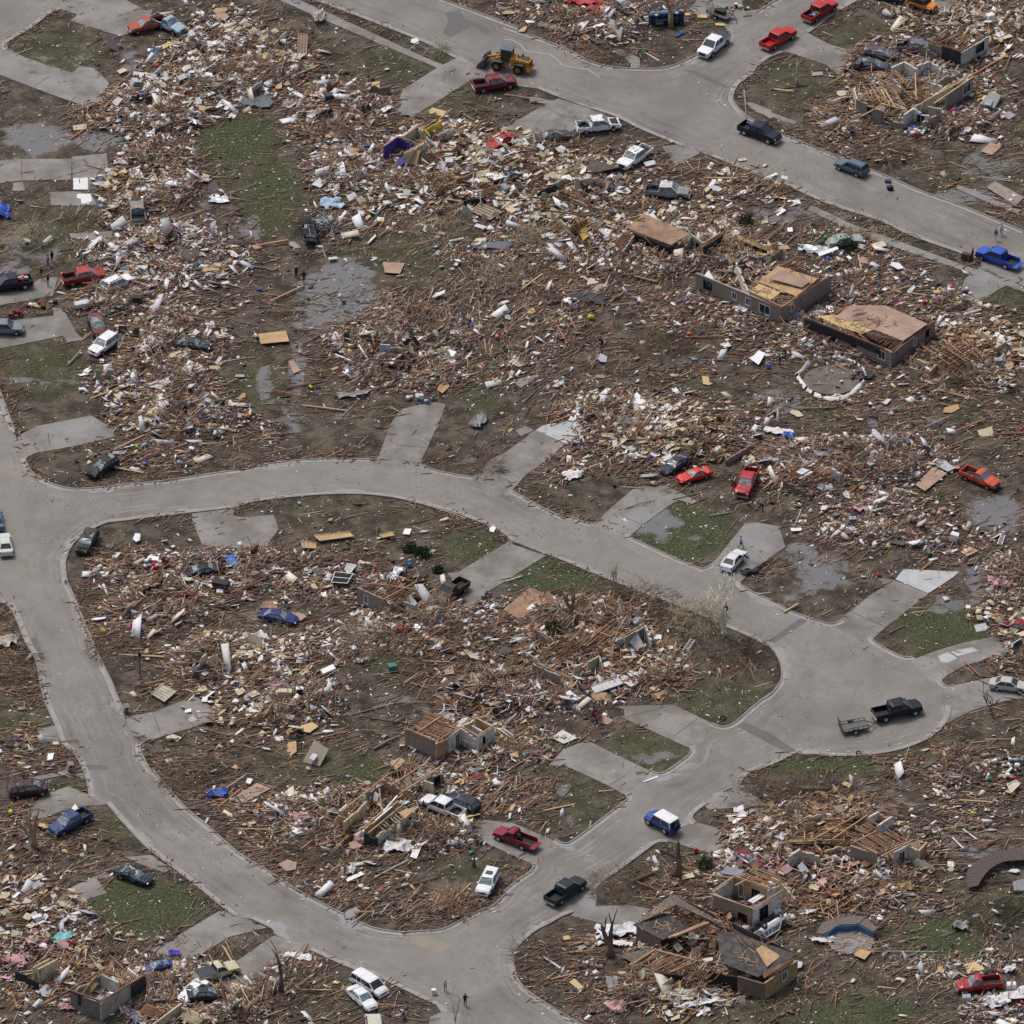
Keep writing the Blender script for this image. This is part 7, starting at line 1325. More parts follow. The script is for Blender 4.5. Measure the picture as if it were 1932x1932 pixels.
person('person in black cap and pale trousers closest to the glossy blue pickup','31',1592,70,'bn',2.5,(.02,.02,.03),(.38,.38,.38)); person('person in grey top standing by belongings at the wet driveway end','31',1405,372,'st',0,(.35,.36,.38),(.12,.13,.16)); person('person in dark blue bending in rubble by the grey pool liner','31',205,765,'bn',1.8,(.02,.03,.07),(.04,.08,.2)); person('person in dark green standing left of the pool liner','31',165,825,'st',2.0,(.03,.06,.06),(.02,.03,.03))
person('person in blue vest and black trousers walking behind the white sedan','22',1710,315,'wk',-1.6,(.32,.40,.55),(.02,.02,.03)); person('person in dark clothes bending by the rubble right of the red pickup','21',1870,1875,'bn',2.0,(.02,.02,.06),(.03,.03,.06)); person('person in black top carrying a white bag walking by the pale tree','22',1605,808,'wk',2.6,(.015,.015,.02),(.05,.08,.16),mark='the walker by the pale tree')
person('person in pale blue top and jeans on the bottom road, hands raised','13',1397,1695,'pt',3.4,(.50,.54,.60),(.10,.15,.26),(.55,.55,.52),mark='the person in pale blue on the bottom road'); person('person in black pointing left on the wet bottom road','13',1542,1800,'pt',3.0,(.012,.012,.015),(.012,.012,.018),mark='the person in black on the bottom road'); person('person in white top bending over planks at the bottom edge','13',1095,1885,'bn',2.4,(.68,.68,.68),(.05,.08,.2))
person('person in dark blue overalls at the white crew cab pickup nose','13',1240,405,'st',2.0,(.03,.05,.15),(.04,.08,.22)); person('person in light blue clothes climbing over planks below the white crew cab','13',1300,650,'wk',1.0,(.38,.48,.58),(.22,.32,.45)); person('dark clothed person among rubble by the black upright heaps at centre right','21',710,690,'bn',1.0,(.02,.02,.03),(.02,.02,.03))
# ================================================================ SINGLE OBJECTS IN THE DEBRIS
def at(t,x,y,dz=0): c=G(t,x,y); c.z=zg(c)+dz; return c
def appliance(label,t,x,y,sz,m,rot,cat='appliance',name='appliance',tilt=(0,0),door=True,dz=.15,face=None):
    c=at(t,x,y,dz); r=thing(name,label,cat,tuple(c),0); r.rotation_euler=(tilt[0],tilt[1],rot)
    b=MB(); w,d,h=sz; b.loft([[(-w/2,-d/2,z),(w/2,-d/2,z),(w/2,d/2,z),(-w/2,d/2,z)] for z in (0,h)] if 0 else [[(q*a,p*b_,z) for q,p in ((-w/2,-d/2),(w/2,-d/2),(w/2,d/2),(-w/2,d/2))] for z,a,b_ in ((0,.96,.96),(.04,1,1),(h-.04,1,1),(h,.96,.96))]); b.build('cabinet',m,r)
    if door: MB().box((0,-d/2-.02,h*.5),(w*.92,.03,h*.9)).build('door',face or m,r); MB().box((w*.36,-d/2-.06,h*.6),(.04,.05,h*.3)).build('handle',CHROME,r)
    else: MB().box((0,-d/2-.012,h*.9),(w*.9,.02,h*.12)).build('control_panel',BLACK,r); MB().cyl((0,-d/2-.03,h*.48),(0,-d/2,h*.48),min(w,h)*.3,14).build('round_door',GREYM,r)
    return r
A=appliance
A('upright white fridge among debris at upper left','00',1375,300,(.8,.75,1.6),WHITE,.4,'fridge','fridge',(.5,0)); A('white cabinet tipped left of the grey washing machine','00',958,630,(.9,.8,1.1),WHITE,.6,'cabinet','cabinet',(.4,.3)); A('grey washing machine right of the tipped white cabinet','00',1010,655,(.75,.7,1.1),GREYM,-.1,'washing machine','washing_machine',(0,0),False); A('white stove standing in the rubble right of the grey chest','00',1392,585,(.7,.6,1.1),WHITE,.1,'stove','stove',(0,0),False); A('grey chest open on its black side','00',1310,600,(1.3,.8,.8),SILVER,.7,'chest','chest',(.3,0),face=BLACK)
A('white fridge lying on its side right of the white stove','00',1490,590,(1.4,.8,.6),WHITE,.3,'fridge','fridge',(.1,0)); A('dark grey box cabinet on planks in the upper middle','10',560,760,(1.2,.9,1.1),mat('dark_box',(.05,.055,.065),.6),.3,'cabinet','cabinet'); A('grey steel cabinet above the wall of olive rooms','10',1775,1180,(1.3,.9,1.2),GREYM,-.1,'cabinet','cabinet'); A('grey chest tilted beside the striped panel','10',1815,1400,(1.4,1,1.1),GREYM,.8,'cabinet','cabinet',(.3,.2)); A('shining steel fridge lying open on the wet left rubble','01',590,400,(2.0,.8,.7),SILVER,.35,'fridge','fridge',(.2,0),face=WHITE)
A('black cube cabinet on planks right of the steel fridge','01',1000,395,(1.1,.9,.9),BLACK,-.2,'cabinet','cabinet'); A('white topped black fridge lying inside the loop','02',1600,620,(2.0,1.1,.9),BLACK,-.35,'fridge','fridge',(0,0),face=BLACK); A('dark red sofa like cabinet left of the loop rubble','02',1380,705,(1.8,.9,.7),MAROON,-.1,'sofa','sofa',door=False); A('white oven with black door inside the loop rubble','12',345,1400,(.9,.7,.9),WHITE,.1,'oven','oven',(0,0),face=BLACK); A('cream chest freezer left of the white oven','12',240,1410,(1.7,.8,.8),CREAM,-.05,'freezer','freezer')
A('white wash stand upended near the ladder at right','32',1420,275,(1.0,.8,1.1),WHITE_C,-.2,'appliance','appliance',(0,.2)); A('grey stove on its back above the pale slab','32',690,160,(.9,.8,1.0),GREYM,.1,'stove','stove',(0,0),False); A('grey box on the rubble below the ripped red pickup','33',1515,1780,(1.0,.8,.8),GREYM,.1,'cabinet','cabinet'); A('white fridge beside the ripped red pickup','33',1840,1690,(1.1,.8,.8),WHITE,.1,'fridge','fridge'); A('dark blue grey air unit on rubble at the right edge','31',1745,835,(1.1,.9,.9),GREYM,.2,'air conditioner','air_conditioner',(0,0),False)
A('white tank casing on top right rubble','30',1685,170,(1.1,.9,1.3),WHITE,.5,'appliance','appliance'); A('white crate lying in the central rubble','11',1440,770,(1.3,1.0,.7),WHITE_C,-.5,'appliance','appliance',(.2,0)); A('green plastic bin box in the loop rubble','12',1015,1200,(1.1,.9,.7),GREEN,.3,'bin','bin'); A('white carton on the road side of the bottom street','13',1315,1715,(.55,.45,.7),WHITE,.1,'box','box',dz=0); A('purple flat suitcase on the upper road','30',948,1318,(.8,.55,.35),mat('plum_case',(.10,.03,.12),.6),-.2,'suitcase','suitcase',dz=0); A('black lumpy case pile right below the purple suitcase','30',962,1372,(.8,.6,.55),BLACK,.3,'bag','bag',dz=0)
A('brown wooden cabinet on the verge by the glossy blue pickup','30',1515,1880,(1.3,.6,1.0),mat('dark_wood',(.10,.06,.045),.7),-.4,'cabinet','cabinet',dz=0)
def soft(name,label,cat,t,x,y,w,d,amp,m,rot=0,seed=1,holes=0,dz=.25,ring=None):
    rnd=random.Random(seed); c=at(t,x,y,dz); mb=MB(); n=11; V=[];idx={}
    for i in range(n):
        for j in range(n):
            u_=(i/(n-1)-.5)*w; v_=(j/(n-1)-.5)*d; q=Vector((u_,v_,0)); nn=noise.noise_vector(Vector((u_*1.1+seed*9,v_*1.1,0)))
            e=1+.35*noise.noise(Vector((seed*3.1+math.atan2(v_,u_)*1.2,0,0))); V.append(Matrix.Rotation(rot,3,'Z')@Vector((u_*e+nn.x*.10*w,v_*e+nn.y*.10*d,amp*.75*(.5+nn.z)+amp*.6*noise.noise(Vector((u_*2.7,v_*2.7,seed))))) )
    F=[]
    for i in range(n-1):
        for j in range(n-1):
            if (i in(0,n-2) or j in(0,n-2)) and rnd.random()<.25: continue
            F.append((i*n+j,(i+1)*n+j,(i+1)*n+j+1,i*n+j+1))
    b=len(V); V2=[v-Vector((0,0,.05)) for v in V]; F+=[tuple(k+b for k in f[::-1]) for f in F]
    mb.add(V+V2,F); o=mb.build(name,m,smooth=True); o.location=c; tag(o,label,cat); return o
S_=soft
S_('cloth_heap','pale beige crumpled carpet lying on grass at upper left','carpet','00',1440,1320,3.2,2.2,.5,CLOTHB,.2,1); S_('tarp','bright blue tarpaulin at the left edge','tarpaulin','00',12,1545,2.2,3.2,.8,TARPB,0,2); S_('metal_sheet','bent grey corrugated sheet on mud right of the burnt car frame','metal sheet','00',1580,1455,2.6,1.6,.3,SILVER,.1,3); S_('cloth_heap','pale blue crumpled pool cover with open middle in the debris','pool cover','10',570,1490,3.0,2.6,.6,LBLUE,.3,4); S_('cloth_heap','dirty cloth caught on bent metal near the upper pavement','cloth','10',480,150,1.8,2.2,1.6,CLOTHB,.4,5)
S_('metal_sheet','shiny white crumpled sheet upper left','metal sheet','00',1085,990,1.6,1.6,.6,SILVER,.1,6); S_('red_sheet','bright red crumpled metal sheet, left of two at the top edge','metal sheet','20',560,20,5,2.4,.7,mat('red_metal',(.42,.05,.06),.5,.2,2),-.1,7); S_('red_sheet','red flat metal sheet, right of two at the top edge','metal sheet','20',690,90,3.6,1.8,.3,mat('red_metal',(.42,.05,.06)),-.3,8); S_('cloth_heap','white sheeting draped beside the plywood decked house','cloth','30',440,1830,4.5,1.6,.7,SILVER,-.3,9); S_('cloth_heap','grey plastic sheeting heap in lawn mud right of middle driveway','plastic sheet','11',1640,1240,1.6,3,.8,CLOTHG,-.4,10)
S_('cloth_heap','grey dark plastic sheet in rubble left of the centre','plastic sheet','11',720,1045,4,1.2,.4,CLOTHG,.2,11); S_('cloth_heap','white cloth wing on the debris below the red cars','cloth','21',495,1630,2.6,1.8,.6,CLOTHW,.3,12); S_('cloth_heap','long hanging white cloth ribbon in the brown rubble','cloth','21',1140,1280,1.0,4.0,1.2,CLOTHW,-.1,13); S_('cloth_heap','blue and white torn sheet in the right middle','cloth','31',150,1310,3.6,1.4,.4,CLOTHW,-.3,14); S_('tarp','blue torn end of the white sheet in the right middle','tarpaulin','31',225,1340,1.6,1.2,.4,TARPB,-.3,15)
S_('cloth_heap','white insulation lump by the roofless strip house','cloth','13',1060,670,3.6,1.8,.9,CLOTHW,.2,16); S_('cloth_heap','white pyramid of cloth above the white board','cloth','13',712,840,1.2,1.5,1.2,CLOTHW,.2,17); S_('cloth_heap','white crumpled metal roofing beside the dark forked trunk','metal sheet','23',840,1275,6,2.4,.8,mat('white_roofing',(.66,.67,.68),.5,.3,2),.15,18); S_('cloth_heap','white crumpled sheet below the white roofing','metal sheet','23',860,1365,2.4,1.0,.5,CLOTHW,-.2,19); S_('cloth_heap','cream crumpled sheet in rubble below the shingled house','cloth','23',1290,1750,4,2,.5,CLOTHB,0,20); S_('cloth_heap','long white bent gutter sheet below the shingled house','metal sheet','23',1410,1800,6,1.0,.5,mat('white_roofing',(.66,.67,.68)),.3,21)
S_('cloth_heap','white sheet on the rubble of the bottom driveway','cloth','13',340,1460,3.4,1.1,.4,CLOTHW,-.2,22); S_('tarp','deep blue tarpaulin inside the loop at lower left','tarpaulin','03',1570,285,2.6,1.4,.7,TARPB,.3,23); S_('cloth_heap','purple blue cloth beside the bottom left driveway','cloth','03',1265,1430,1.4,.9,.5,mat('violet_cloth',(.08,.05,.45),.7),0,24); S_('cloth_heap','turquoise striped sheet bottom left','cloth','03',455,1320,3.0,1.4,.5,mat('turquoise_cloth',(.22,.50,.50),.8,.3,3),.5,25); S_('cloth_heap','pink insulation spill right of purple suitcase free rubble, bottom left','insulation','03',500,1820,2.2,1.2,.6,PINK,0,26)
S_('cloth_heap','pink insulation around the standing cream panels','insulation','03',110,1480,3.0,1.6,.6,PINK,0,27); S_('cloth_heap','pink insulation in rubble left of the strip walled house','insulation','13',360,470,3.0,1.6,.6,PINK,0,28); S_('cloth_heap','pink insulation below the wide ruin','insulation','22',750,1240,2.6,1.2,.6,PINK,0,29); S_('cloth_heap','pink insulation at the right edge rubble','insulation','32',1780,600,3.6,2.2,.6,PINK,0,30); S_('cloth_heap','white crumpled metal by the brick wall with joists','metal sheet','12',1035,520,1.4,2.6,.7,SILVER,-.5,31); S_('cloth_heap','dirty white canopy in the left road verge','cloth','02',50,1010,2.8,2.4,1.0,CLOTHB,0,32)
S_('cloth_heap','red armchair shaped cloth in the loop rubble','chair','12',1085,945,1.4,1.3,1.0,REDP,0,33); S_('cloth_heap','dark maroon cloth peak near lawn inside the loop','cloth','22',668,1560,1.4,1.2,1.2,MAROON,0,34); S_('cloth_heap','grey rock like tarpaulin at the right lawn','tarpaulin','33',1475,1240,2.0,1.6,.8,CLOTHG,0,35); S_('cloth_heap','white blanket above the pool wreck','cloth','33',490,1340,2.8,.9,.4,CLOTHW,0,36); S_('cloth_heap','white tub shaped plastic at the right edge bottom','plastic sheet','33',1830,1560,1.4,1.2,.8,CLOTHW,0,37); S_('cloth_heap','white heap with yellow board at the lower right corner','cloth','33',1820,1770,5.5,2.2,.7,CLOTHW,.4,38)
S_('cloth_heap','black jacket heap by the white sedan drive','cloth','32',-60,500,2.2,.9,.4,BLACK,.2,39); S_('cloth_heap','black draped sheet beside the pool liner','plastic sheet','31',770,920,3.2,1.2,.6,BLACK,.2,40); S_('metal_sheet','dark felt sheet lying flat in central planks','roof sheet','21',600,350,5,2.2,.2,TARP,-.2,41); S_('roof_sheet','dark flat roof sheet beside the upper grass','roof sheet','00',1860,745,4.4,3,.15,mat('blue_grey_felt',(.13,.14,.16),.6,.3,2),-.1,42); S_('roof_sheet','dark flat roof sheet above the tilted roof','roof sheet','10',1740,1790,5,1.8,.15,mat('blue_grey_felt',(.13,.14,.16)),0,43)
def plate(name,label,cat,t,pts,h,m,th=.08,ribs=0,rm_=None,mark=None):
    P3=[G(t,x,y,0) for x,y in pts]; c=sum(P3,Vector())/len(P3); hh=[h]*len(pts) if not isinstance(h,(list,tuple)) else h
    for p,z in zip(P3,hh): p.z=zg(p)*.5+z
    r=thing(name,label,cat,(c.x,c.y,0),mark=mark); MB().slab(P3,th).build('panel',m,r,org=(c.x,c.y,0))
    if ribs:
        mb=MB(); up=Vector((0,0,.05))
        for i in range(ribs+1):
            f=i/ribs; mb.beam(P3[0].lerp(P3[1],f)+up,P3[3].lerp(P3[2],f)+up,.09,.06)
        mb.beam(P3[0]+up*1.6,P3[1]+up*1.6,.08,.05); mb.beam(P3[3]+up*1.6,P3[2]+up*1.6,.08,.05); mb.build('rib',rm_ or LUMBER,r,org=(c.x,c.y,0))
    return r
plate('plywood_panel','large square tan panel lying left of the centre','panel','11',[(45,612),(245,588),(268,664),(62,684)],.45,PLY,.08,mark='the tan square panel'); plate('plywood_panel','rust tan panel near the upper middle mud','panel','11',[(945,85),(1105,92),(1070,168),(960,160)],.3,PLY_BR); plate('plywood_panel','narrow tan panel beside the left middle puddle','panel','11',[(262,800),(300,795),(352,862),(300,888)],.2,PLY_BR)
plate('rusty_sheet','big rusty tan square sheet inside the loop','panel','22',[(-5,780),(180,620),(375,690),(110,852)],.35,RUST,.1,mark='the rusty square sheet'); plate('wall_panel','framed wall panel with green and blue squares by the left road','wall panel','02',[(1095,1390),(1170,1322),(1278,1372),(1190,1448)],.35,mat('panel_inner',(.40,.42,.38),.8,.4,1.2),.1,5,LUMBER_PALE); plate('roof_piece','brown grey dormer roof with skylight inside the loop','roof piece','12',[(365,1870),(450,1765),(555,1830),(490,1905)],[.1,1.3,1.2,.2],mat('taupe_roof',(.27,.23,.19),.9,.15,2),.1,mark='the dormer roof with skylight')
plate('skylight_unit','pale skylight frame on the dormer roof','skylight','12',[(412,1885),(440,1845),(475,1858),(448,1900)],.95,SILVER,.08); plate('garage_door','white garage door with arched panels on the wide ruin','garage door','22',[(625,1350),(820,1285),(860,1330),(655,1400)],.6,mat('garage_white',(.58,.57,.53),.6,.15,1.5,dirt=.3),.07,6,SILVER,mark='the white garage door'); plate('wall_piece','striped brown and cream siding panel in the upper middle','wall panel','10',[(1585,1550),(1650,1495),(1805,1560),(1720,1612)],.45,mat('brown_siding',(.21,.16,.12),.8,.2,2),.08,4,CREAM,mark='the striped siding panel')
plate('barn_siding','dark brown slatted door panel upright at upper left','wall panel','10',[(335,300),(400,305),(392,430),(330,430)],[1.2,1.2,.2,.2],mat('brown_siding',(.21,.16,.12)),.08,3,LUMBER); plate('camper_shell','grey camper shell with dark window at upper right','camper shell','30',[(1612,780),(1685,712),(1768,735),(1715,812)],[.6,1.0,1.0,.6],mat('shell_grey',(.27,.28,.26),.6,.2,2),.6,mark='the grey camper shell'); plate('shell_hatch','dark window of the grey camper shell','window','30',[(1648,800),(1665,762),(1708,770),(1690,812)],.95,GREYM,.15)
plate('plywood_panel','brown plywood sheet on wet grass at upper right','panel','30',[(1615,1105),(1690,1040),(1770,1070),(1700,1132)],.25,PLY_BR); plate('pallet_fence','long grey slatted fence panel on the right sidewalk','fence panel','30',[(1660,1365),(1720,1325),(1932,1440),(1870,1500)],.2,mat('grey_fence',(.22,.19,.165),.9,.3,2),.04,22,mat('grey_pole',(.28,.24,.2)),mark='the slatted fence panel')
plate('plywood_panel','tan board sheet beside the orange red pickup','panel','31',[(1145,1700),(1270,1580),(1375,1618),(1215,1745)],.35,PLY_BR,.08,mark='the tan sheet by the orange red pickup'); plate('slatted_sheet','white slatted boards right of the tan sheet','panel','31',[(1270,1560),(1350,1540),(1430,1590),(1380,1615)],.5,WHITE,.04,6,SILVER); plate('roof_sheet','dark sheet lying on wet mud right of centre','roof sheet','31',[(800,1220),(860,1212),(880,1272),(805,1272)],.15,mat('blue_grey_felt',(.13,.14,.16)),.03)
plate('mattress','white mattress lying on the rubble of the wide ruin','mattress','22',[(430,1405),(475,1385),(548,1440),(490,1468)],.7,WHITE_C,.25,mark='the white mattress'); plate('mattress','large cream mattress on rubble above the left driveway','mattress','01',[(1053,1208),(1095,1145),(1178,1152),(1130,1228)],.55,CREAM,.28,mark='the cream mattress'); plate('mattress','white rounded mattress in the loop rubble','mattress','12',[(495,1225),(585,1185),(605,1215),(515,1255)],.6,WHITE_C,.25); plate('mattress','white thin mattress with grey base upper middle','mattress','10',[(195,885),(285,870),(305,895),(225,912)],.45,WHITE,.25)
plate('loose_door','white door leaf on planks left of the bottom verge','door','13',[(675,900),(790,845),(812,865),(690,920)],.35,WHITE_C,.07,mark='the white door leaf'); plate('loose_door','white tall board beside walker below the crew cab','door','13',[(1142,745),(1190,640),(1232,660),(1190,760)],.5,WHITE,.08); plate('window_unit','white six pane window frame on the left rubble','window frame','01',[(1350,1030),(1380,1005),(1515,1045),(1480,1085)],.4,SILVER,.05,5,WHITE); plate('window_unit','white square window frame in the loop rubble','window frame','12',[(575,600),(600,525),(730,540),(690,608)],.7,DARK,.05,2,WHITE,mark='the white square window frame')
plate('window_unit','white lattice window by the white square frame','window frame','12',[(670,505),(690,460),(755,470),(715,525)],.6,SILVER,.06,5,WHITE); plate('window_unit','white square frame upper right corner of the lower right rubble','window frame','33',[(1810,235),(1870,200),(1905,225),(1840,290)],.6,CREAM,.05,2,WHITE); plate('white_board','folded white board on the verge at right of the lower street','board','23',[(1640,470),(1740,420),(1755,440),(1660,500)],.3,WHITE_C,.06); plate('white_board','long white strip on the driveway mouth','board','23',[(1002,180),(1110,138),(1115,148),(1005,186)],.08,WHITE,.05)
plate('white_board','white roof panel beside the grey shrub','panel','31',[(440,45),(580,-5),(590,15),(450,70)],.8,WHITE_C,.08); plate('white_board','white square sheet right of centre','panel','21',[(1780,800),(1840,738),(1890,760),(1840,842)],.6,WHITE_C,.08); plate('white_bath','big white tub piece with crumpled edge amid brown planks','bath tub','21',[(890,1110),(960,1060),(1050,1140),(960,1180)],[.5,1.0,.6,.4],WHITE_C,.3,mark='the white tub piece'); plate('white_board','large white floor panel near the middle lawn','panel','22',[(340,1700),(420,1640),(530,1700),(430,1742)],.2,mat('garage_white',(.58,.57,.53)),.05)
plate('blue_sheet','blue car door sheet on the lawn by the top street','panel','20',[(1225,262),(1280,225),(1308,240),(1245,275)],.2,mat('blue_panel',(.05,.10,.20),.5),.06)
plate('tan_board','tan board on the verge, left of three by the trailer','board','20',[(1305,100),(1340,98),(1350,115),(1312,117)],.15,PLY_YE); plate('tan_board','tan board, middle of three by the trailer','board','20',[(1395,112),(1465,110),(1470,135),(1398,132)],.15,PLY_YE); plate('tan_board','tan board, right of three by the trailer','board','20',[(1525,172),(1590,175),(1600,192),(1530,190)],.15,PLY_YE); plate('yellow_panel','curved golden panel in the rubble below the olive rooms','panel','20',[(520,1690),(590,1660),(612,1750),(570,1785)],.9,mat('golden_panel',(.50,.31,.07),.6,.2,1),.06)
plate('truss','pale truss frame panel lying on the loop lawn edge','roof truss','12',[(450,245),(700,222),(735,252),(490,285)],.4,LUMBER_PALE,.02,9,PLY_YE,mark='the pale truss frame'); plate('truss','smaller pale truss frame right of the larger one','roof truss','12',[(920,240),(1010,220),(1030,245),(945,262)],.4,LUMBER_PALE,.02,5,PLY_YE); plate('truss','box like pale frame below the larger truss frame','roof truss','12',[(355,295),(460,310),(460,350),(365,345)],.6,LUMBER,.03,3,PLY_YE)
plate('metal_sheet','brown rusty sheet inside the loop at lower left','panel','03',[(1710,290),(1860,200),(1960,240),(1755,350)],.25,PLY_BR); plate('rusty_sheet','reddish sheet left of the dark blue sedan wreck','panel','12',[(50,760),(80,715),(185,705),(180,765)],.25,mat('reddish_sheet',(.30,.17,.12),.8),.05)
def ringtube(name,label,cat,t,x,y,R_,r_,m,tilt=(0,0),dz=.15):
    c=at(t,x,y,dz); mb=MB(); n=18; b=[]
    for i in range(n):
        a=6.2832*i/n; cc=Vector((R_*math.cos(a),R_*math.sin(a),0)); d=cc.normalized()
        b.append([cc+d*(r_*math.cos(q*1.0472))+Vector((0,0,r_*math.sin(q*1.0472))) for q in range(6)])
    b.append(b[0]); mb.loft(b,cap=False); o=mb.build(name,m,smooth=True); o.location=c; o.rotation_euler=(tilt[0],tilt[1],0); return tag(o,label,cat)
ringtube('tyre','black tyre on planks right of centre rubble, the upper one','tyre','11',1800,545,.3,.11,RUBBER); ringtube('tyre','black tyre below the other tyre right of centre rubble','tyre','11',1830,722,.36,.13,RUBBER); ringtube('tyre','tyre on the kerb grass near the turning circle','tyre','22',1583,1555,.3,.1,RUBBER,(.6,0)); ringtube('tyre','small tyre on the turning circle kerb','tyre','32',735,1808,.28,.09,RUBBER,(.5,0)); ringtube('tyre','tyre beside the tan sheet near the orange red pickup','tyre','31',1165,1680,.38,.13,RUBBER,(.7,0)); ringtube('white_ring','white ring on the upper verge grass','ring','10',1188,316,.32,.1,WHITE_C)
ringtube('manhole','round concrete manhole rim on the left lawn','manhole','01',170,1180,.55,.06,KM,dz=-.02); ringtube('manhole','round manhole rim on the lawn inside the loop bend','manhole','11',543,1808,.65,.08,mat('brown_rim',(.20,.15,.12),.8),dz=-.02); ringtube('paddling_pool','small blue and red paddling pool crumpled in debris','paddling pool','10',835,1085,.6,.2,BLUEP,(.4,0))
for t,x,y,m,cn in (('21',1340,610,ORANGE,'orange scrap of plastic in the brown field above the dry crown'),('21',1130,1400,ORANGE,'orange plastic strip in the rubble left of the brick garage'),('11',1775,630,ORANGE,'orange toy shape beside the tyres'),('21',625,488,YELP,'yellow canister in the upper middle plank field'),('03',75,420,YELP,'yellow kite like sheet left of the split trunk'),('02',740,938,YELP,'yellow sheet on planks by the left kerb'),('31',1410,270,REDP,'red cushion by the belongings on the wet drive'),('31',1210,390,REDP,'red ball above the long decked house'),('23',1390,695,REDP,'red ball like toy by the snapped trunk'),('31',540,1468,BLUEP,'blue crate in the right middle debris'),('31',85,842,BLUEP,'blue tub left of the pool liner'),('12',1135,455,BLUEP,'blue sheet above the brick wall with joists'),('31',45,465,BLUEP,'blue tub at the foot of the plywood decked house'),('02',1780,1460,mat('navy_bin',(.03,.05,.12),.6),'dark blue barrel in the left loop rubble'),('13',42,390,ORANGE,'orange vest in the left part of the loop bottom'),('32',1245,372,GREEN,'green hose ring at the right rubble'),('32',590,1735,BLUEP,'')):
    if not cn: continue
    c=at(t,x,y,.2); rr=random.Random(int(x)); mb=MB(); w=rr.uniform(.5,.8); mb.loft([[(q*w*k,p*w*k*.8,z) for q,p in ((-.5,-.4),(.4,-.5),(.5,.3),(.1,.5),(-.5,.4))] for z,k in ((0,.9),(.15,1.1),(.38,.95),(.45,.7))]); o=mb.build('plastic_item',m); o.location=c; o.rotation_euler=(rr.gauss(0,.3),rr.gauss(0,.3),rr.uniform(0,6)); tag(o,cn,'plastic item')
# tank, pipes, ladders, signs, poles
def rod(name,label,cat,t,a,b,r,m,za=.25,zb=.25): 
    p=G(t,*a);q=G(t,*b); p.z=zg(p)+za;q.z=zg(q)+zb; c=(p+q)/2; return tag(MB().cyl(p,q,r,10).build(name,m,org=c),label,cat)
rod('water_tank','white cylinder tank lying on mud at far left','tank','00',(315,1775),(368,1728),.3,WHITE_C); rod('pipe','long white pipe across the planks below the crew cab pickup','pipe','13',(885,885),(1130,755),.06,WHITE); rod('pipe','long pale pipe lying on grass at lower right','pipe','33',(920,1418),(1300,1420),.05,SILVER); rod('pipe','white gutter pipe in the brush at the bottom corner','pipe','23',(285,1462),(410,1545),.14,SILVER); rod('pipe','white pipe on the right mud, upper of two','pipe','33',(1490,540),(1590,610),.09,WHITE_C); rod('pipe','white pipe on the right mud, lower of two','pipe','33',(1415,600),(1495,675),.09,WHITE_C); rod('pipe','white pole lying on the lawn of the middle driveway','pipe','22',(10,568),(130,530),.07,WHITE_C); rod('pipe','white round pipe section in the upper middle mud','pipe','10',(1425,1760),(1530,1738),.17,WHITE_C)
rod('cable','thin yellow green cable strung over the lower right grass','cable','33',(1030,980),(1932,1055),.03,mat('cable_yellow',(.30,.30,.08),.6),1.0,.8); rod('wall_strip','dark pole lying on mud in the loop','pipe','12',(770,1550),(1130,1605),.08,DARK)
def ladder(label,t,a,b,w,m,n=8):
    p=G(t,*a);q=G(t,*b); p.z=zg(p)+.5;q.z=zg(q)+.35; c=(p+q)/2; d=(q-p).normalized(); s=Vector((-d.y,d.x,0)).normalized()*w/2; mb=MB(); mb.beam(p+s,q+s,.07,.07); mb.beam(p-s,q-s,.07,.07)
    for i in range(n): k=p.lerp(q,(i+.5)/n); mb.beam(k+s,k-s,.05,.05)
    return tag(mb.build('ladder',m,org=c),label,'ladder')
ladder('white ladder lying on the right edge mud','32',(1780,245),(1755,310),.55,WHITE_C); ladder('grey ladder in the branches right of the wide ruin','22',(1365,1000),(1305,1080),.6,SILVER); ladder('white ladder piece near centre planks','21',(95,785),(35,850),.55,WHITE_C,4); ladder('red and white ladder in rubble above the crew cab pickup','13',(1530,200),(1680,145),.6,mat('red_rail',(.5,.08,.06),.5),9); ladder('white comb like rail right of the wall with bare joists','12',(1800,1650),(1880,1700),.6,WHITE_C,7); ladder('cream ladder crate frame beside the shattered house','31',(1500,810),(1615,880),.9,LUMBER_PALE,4)
def sign():
    c=at('20',1060,415,.12); r=thing('street_sign','fallen street sign post with green name blades on the corner grass','street sign',tuple(c),mark='the fallen street sign'); p=G('20',1010,385)-G('20',1060,415); q=G('20',1120,448)-G('20',1060,415); MB().cyl(p+Vector((0,0,.1)),q+Vector((0,0,.1)),.045,8).build('post',SILVER,r)
    for k,a in ((0,.5),(1,2.0)):
        d=Vector((math.cos(a),math.sin(a),.25)).normalized()*.45; MB().beam(p+Vector((0,0,.25+.1*k))-d,p+Vector((0,0,.25+.1*k))+d,.03,.24).build('name_blade',mat('sign_green',(.10,.35,.25),.5),r)
sign()
def lamp():
    c=at('02',1015,1265); r=thing('lamp_post','black garden lamp post standing on mud inside the loop','lamp post',tuple(c),mark='the black lamp post'); MB().tube([(0,0,0),(0,0,3.4)],[.07,.05],8).build('post',BLACKM,r); MB().tube([(0,0,3.3),(0,0,3.5),(0,0,3.9),(0,0,4.05)],[.08,.22,.26,.05],6).build('lantern',BLACK,r); MB().cyl((0,0,-.05),(0,0,.15),.28,10).build('base',mat('dark_steel2',(.05,.06,.08),.5),r)
lamp()
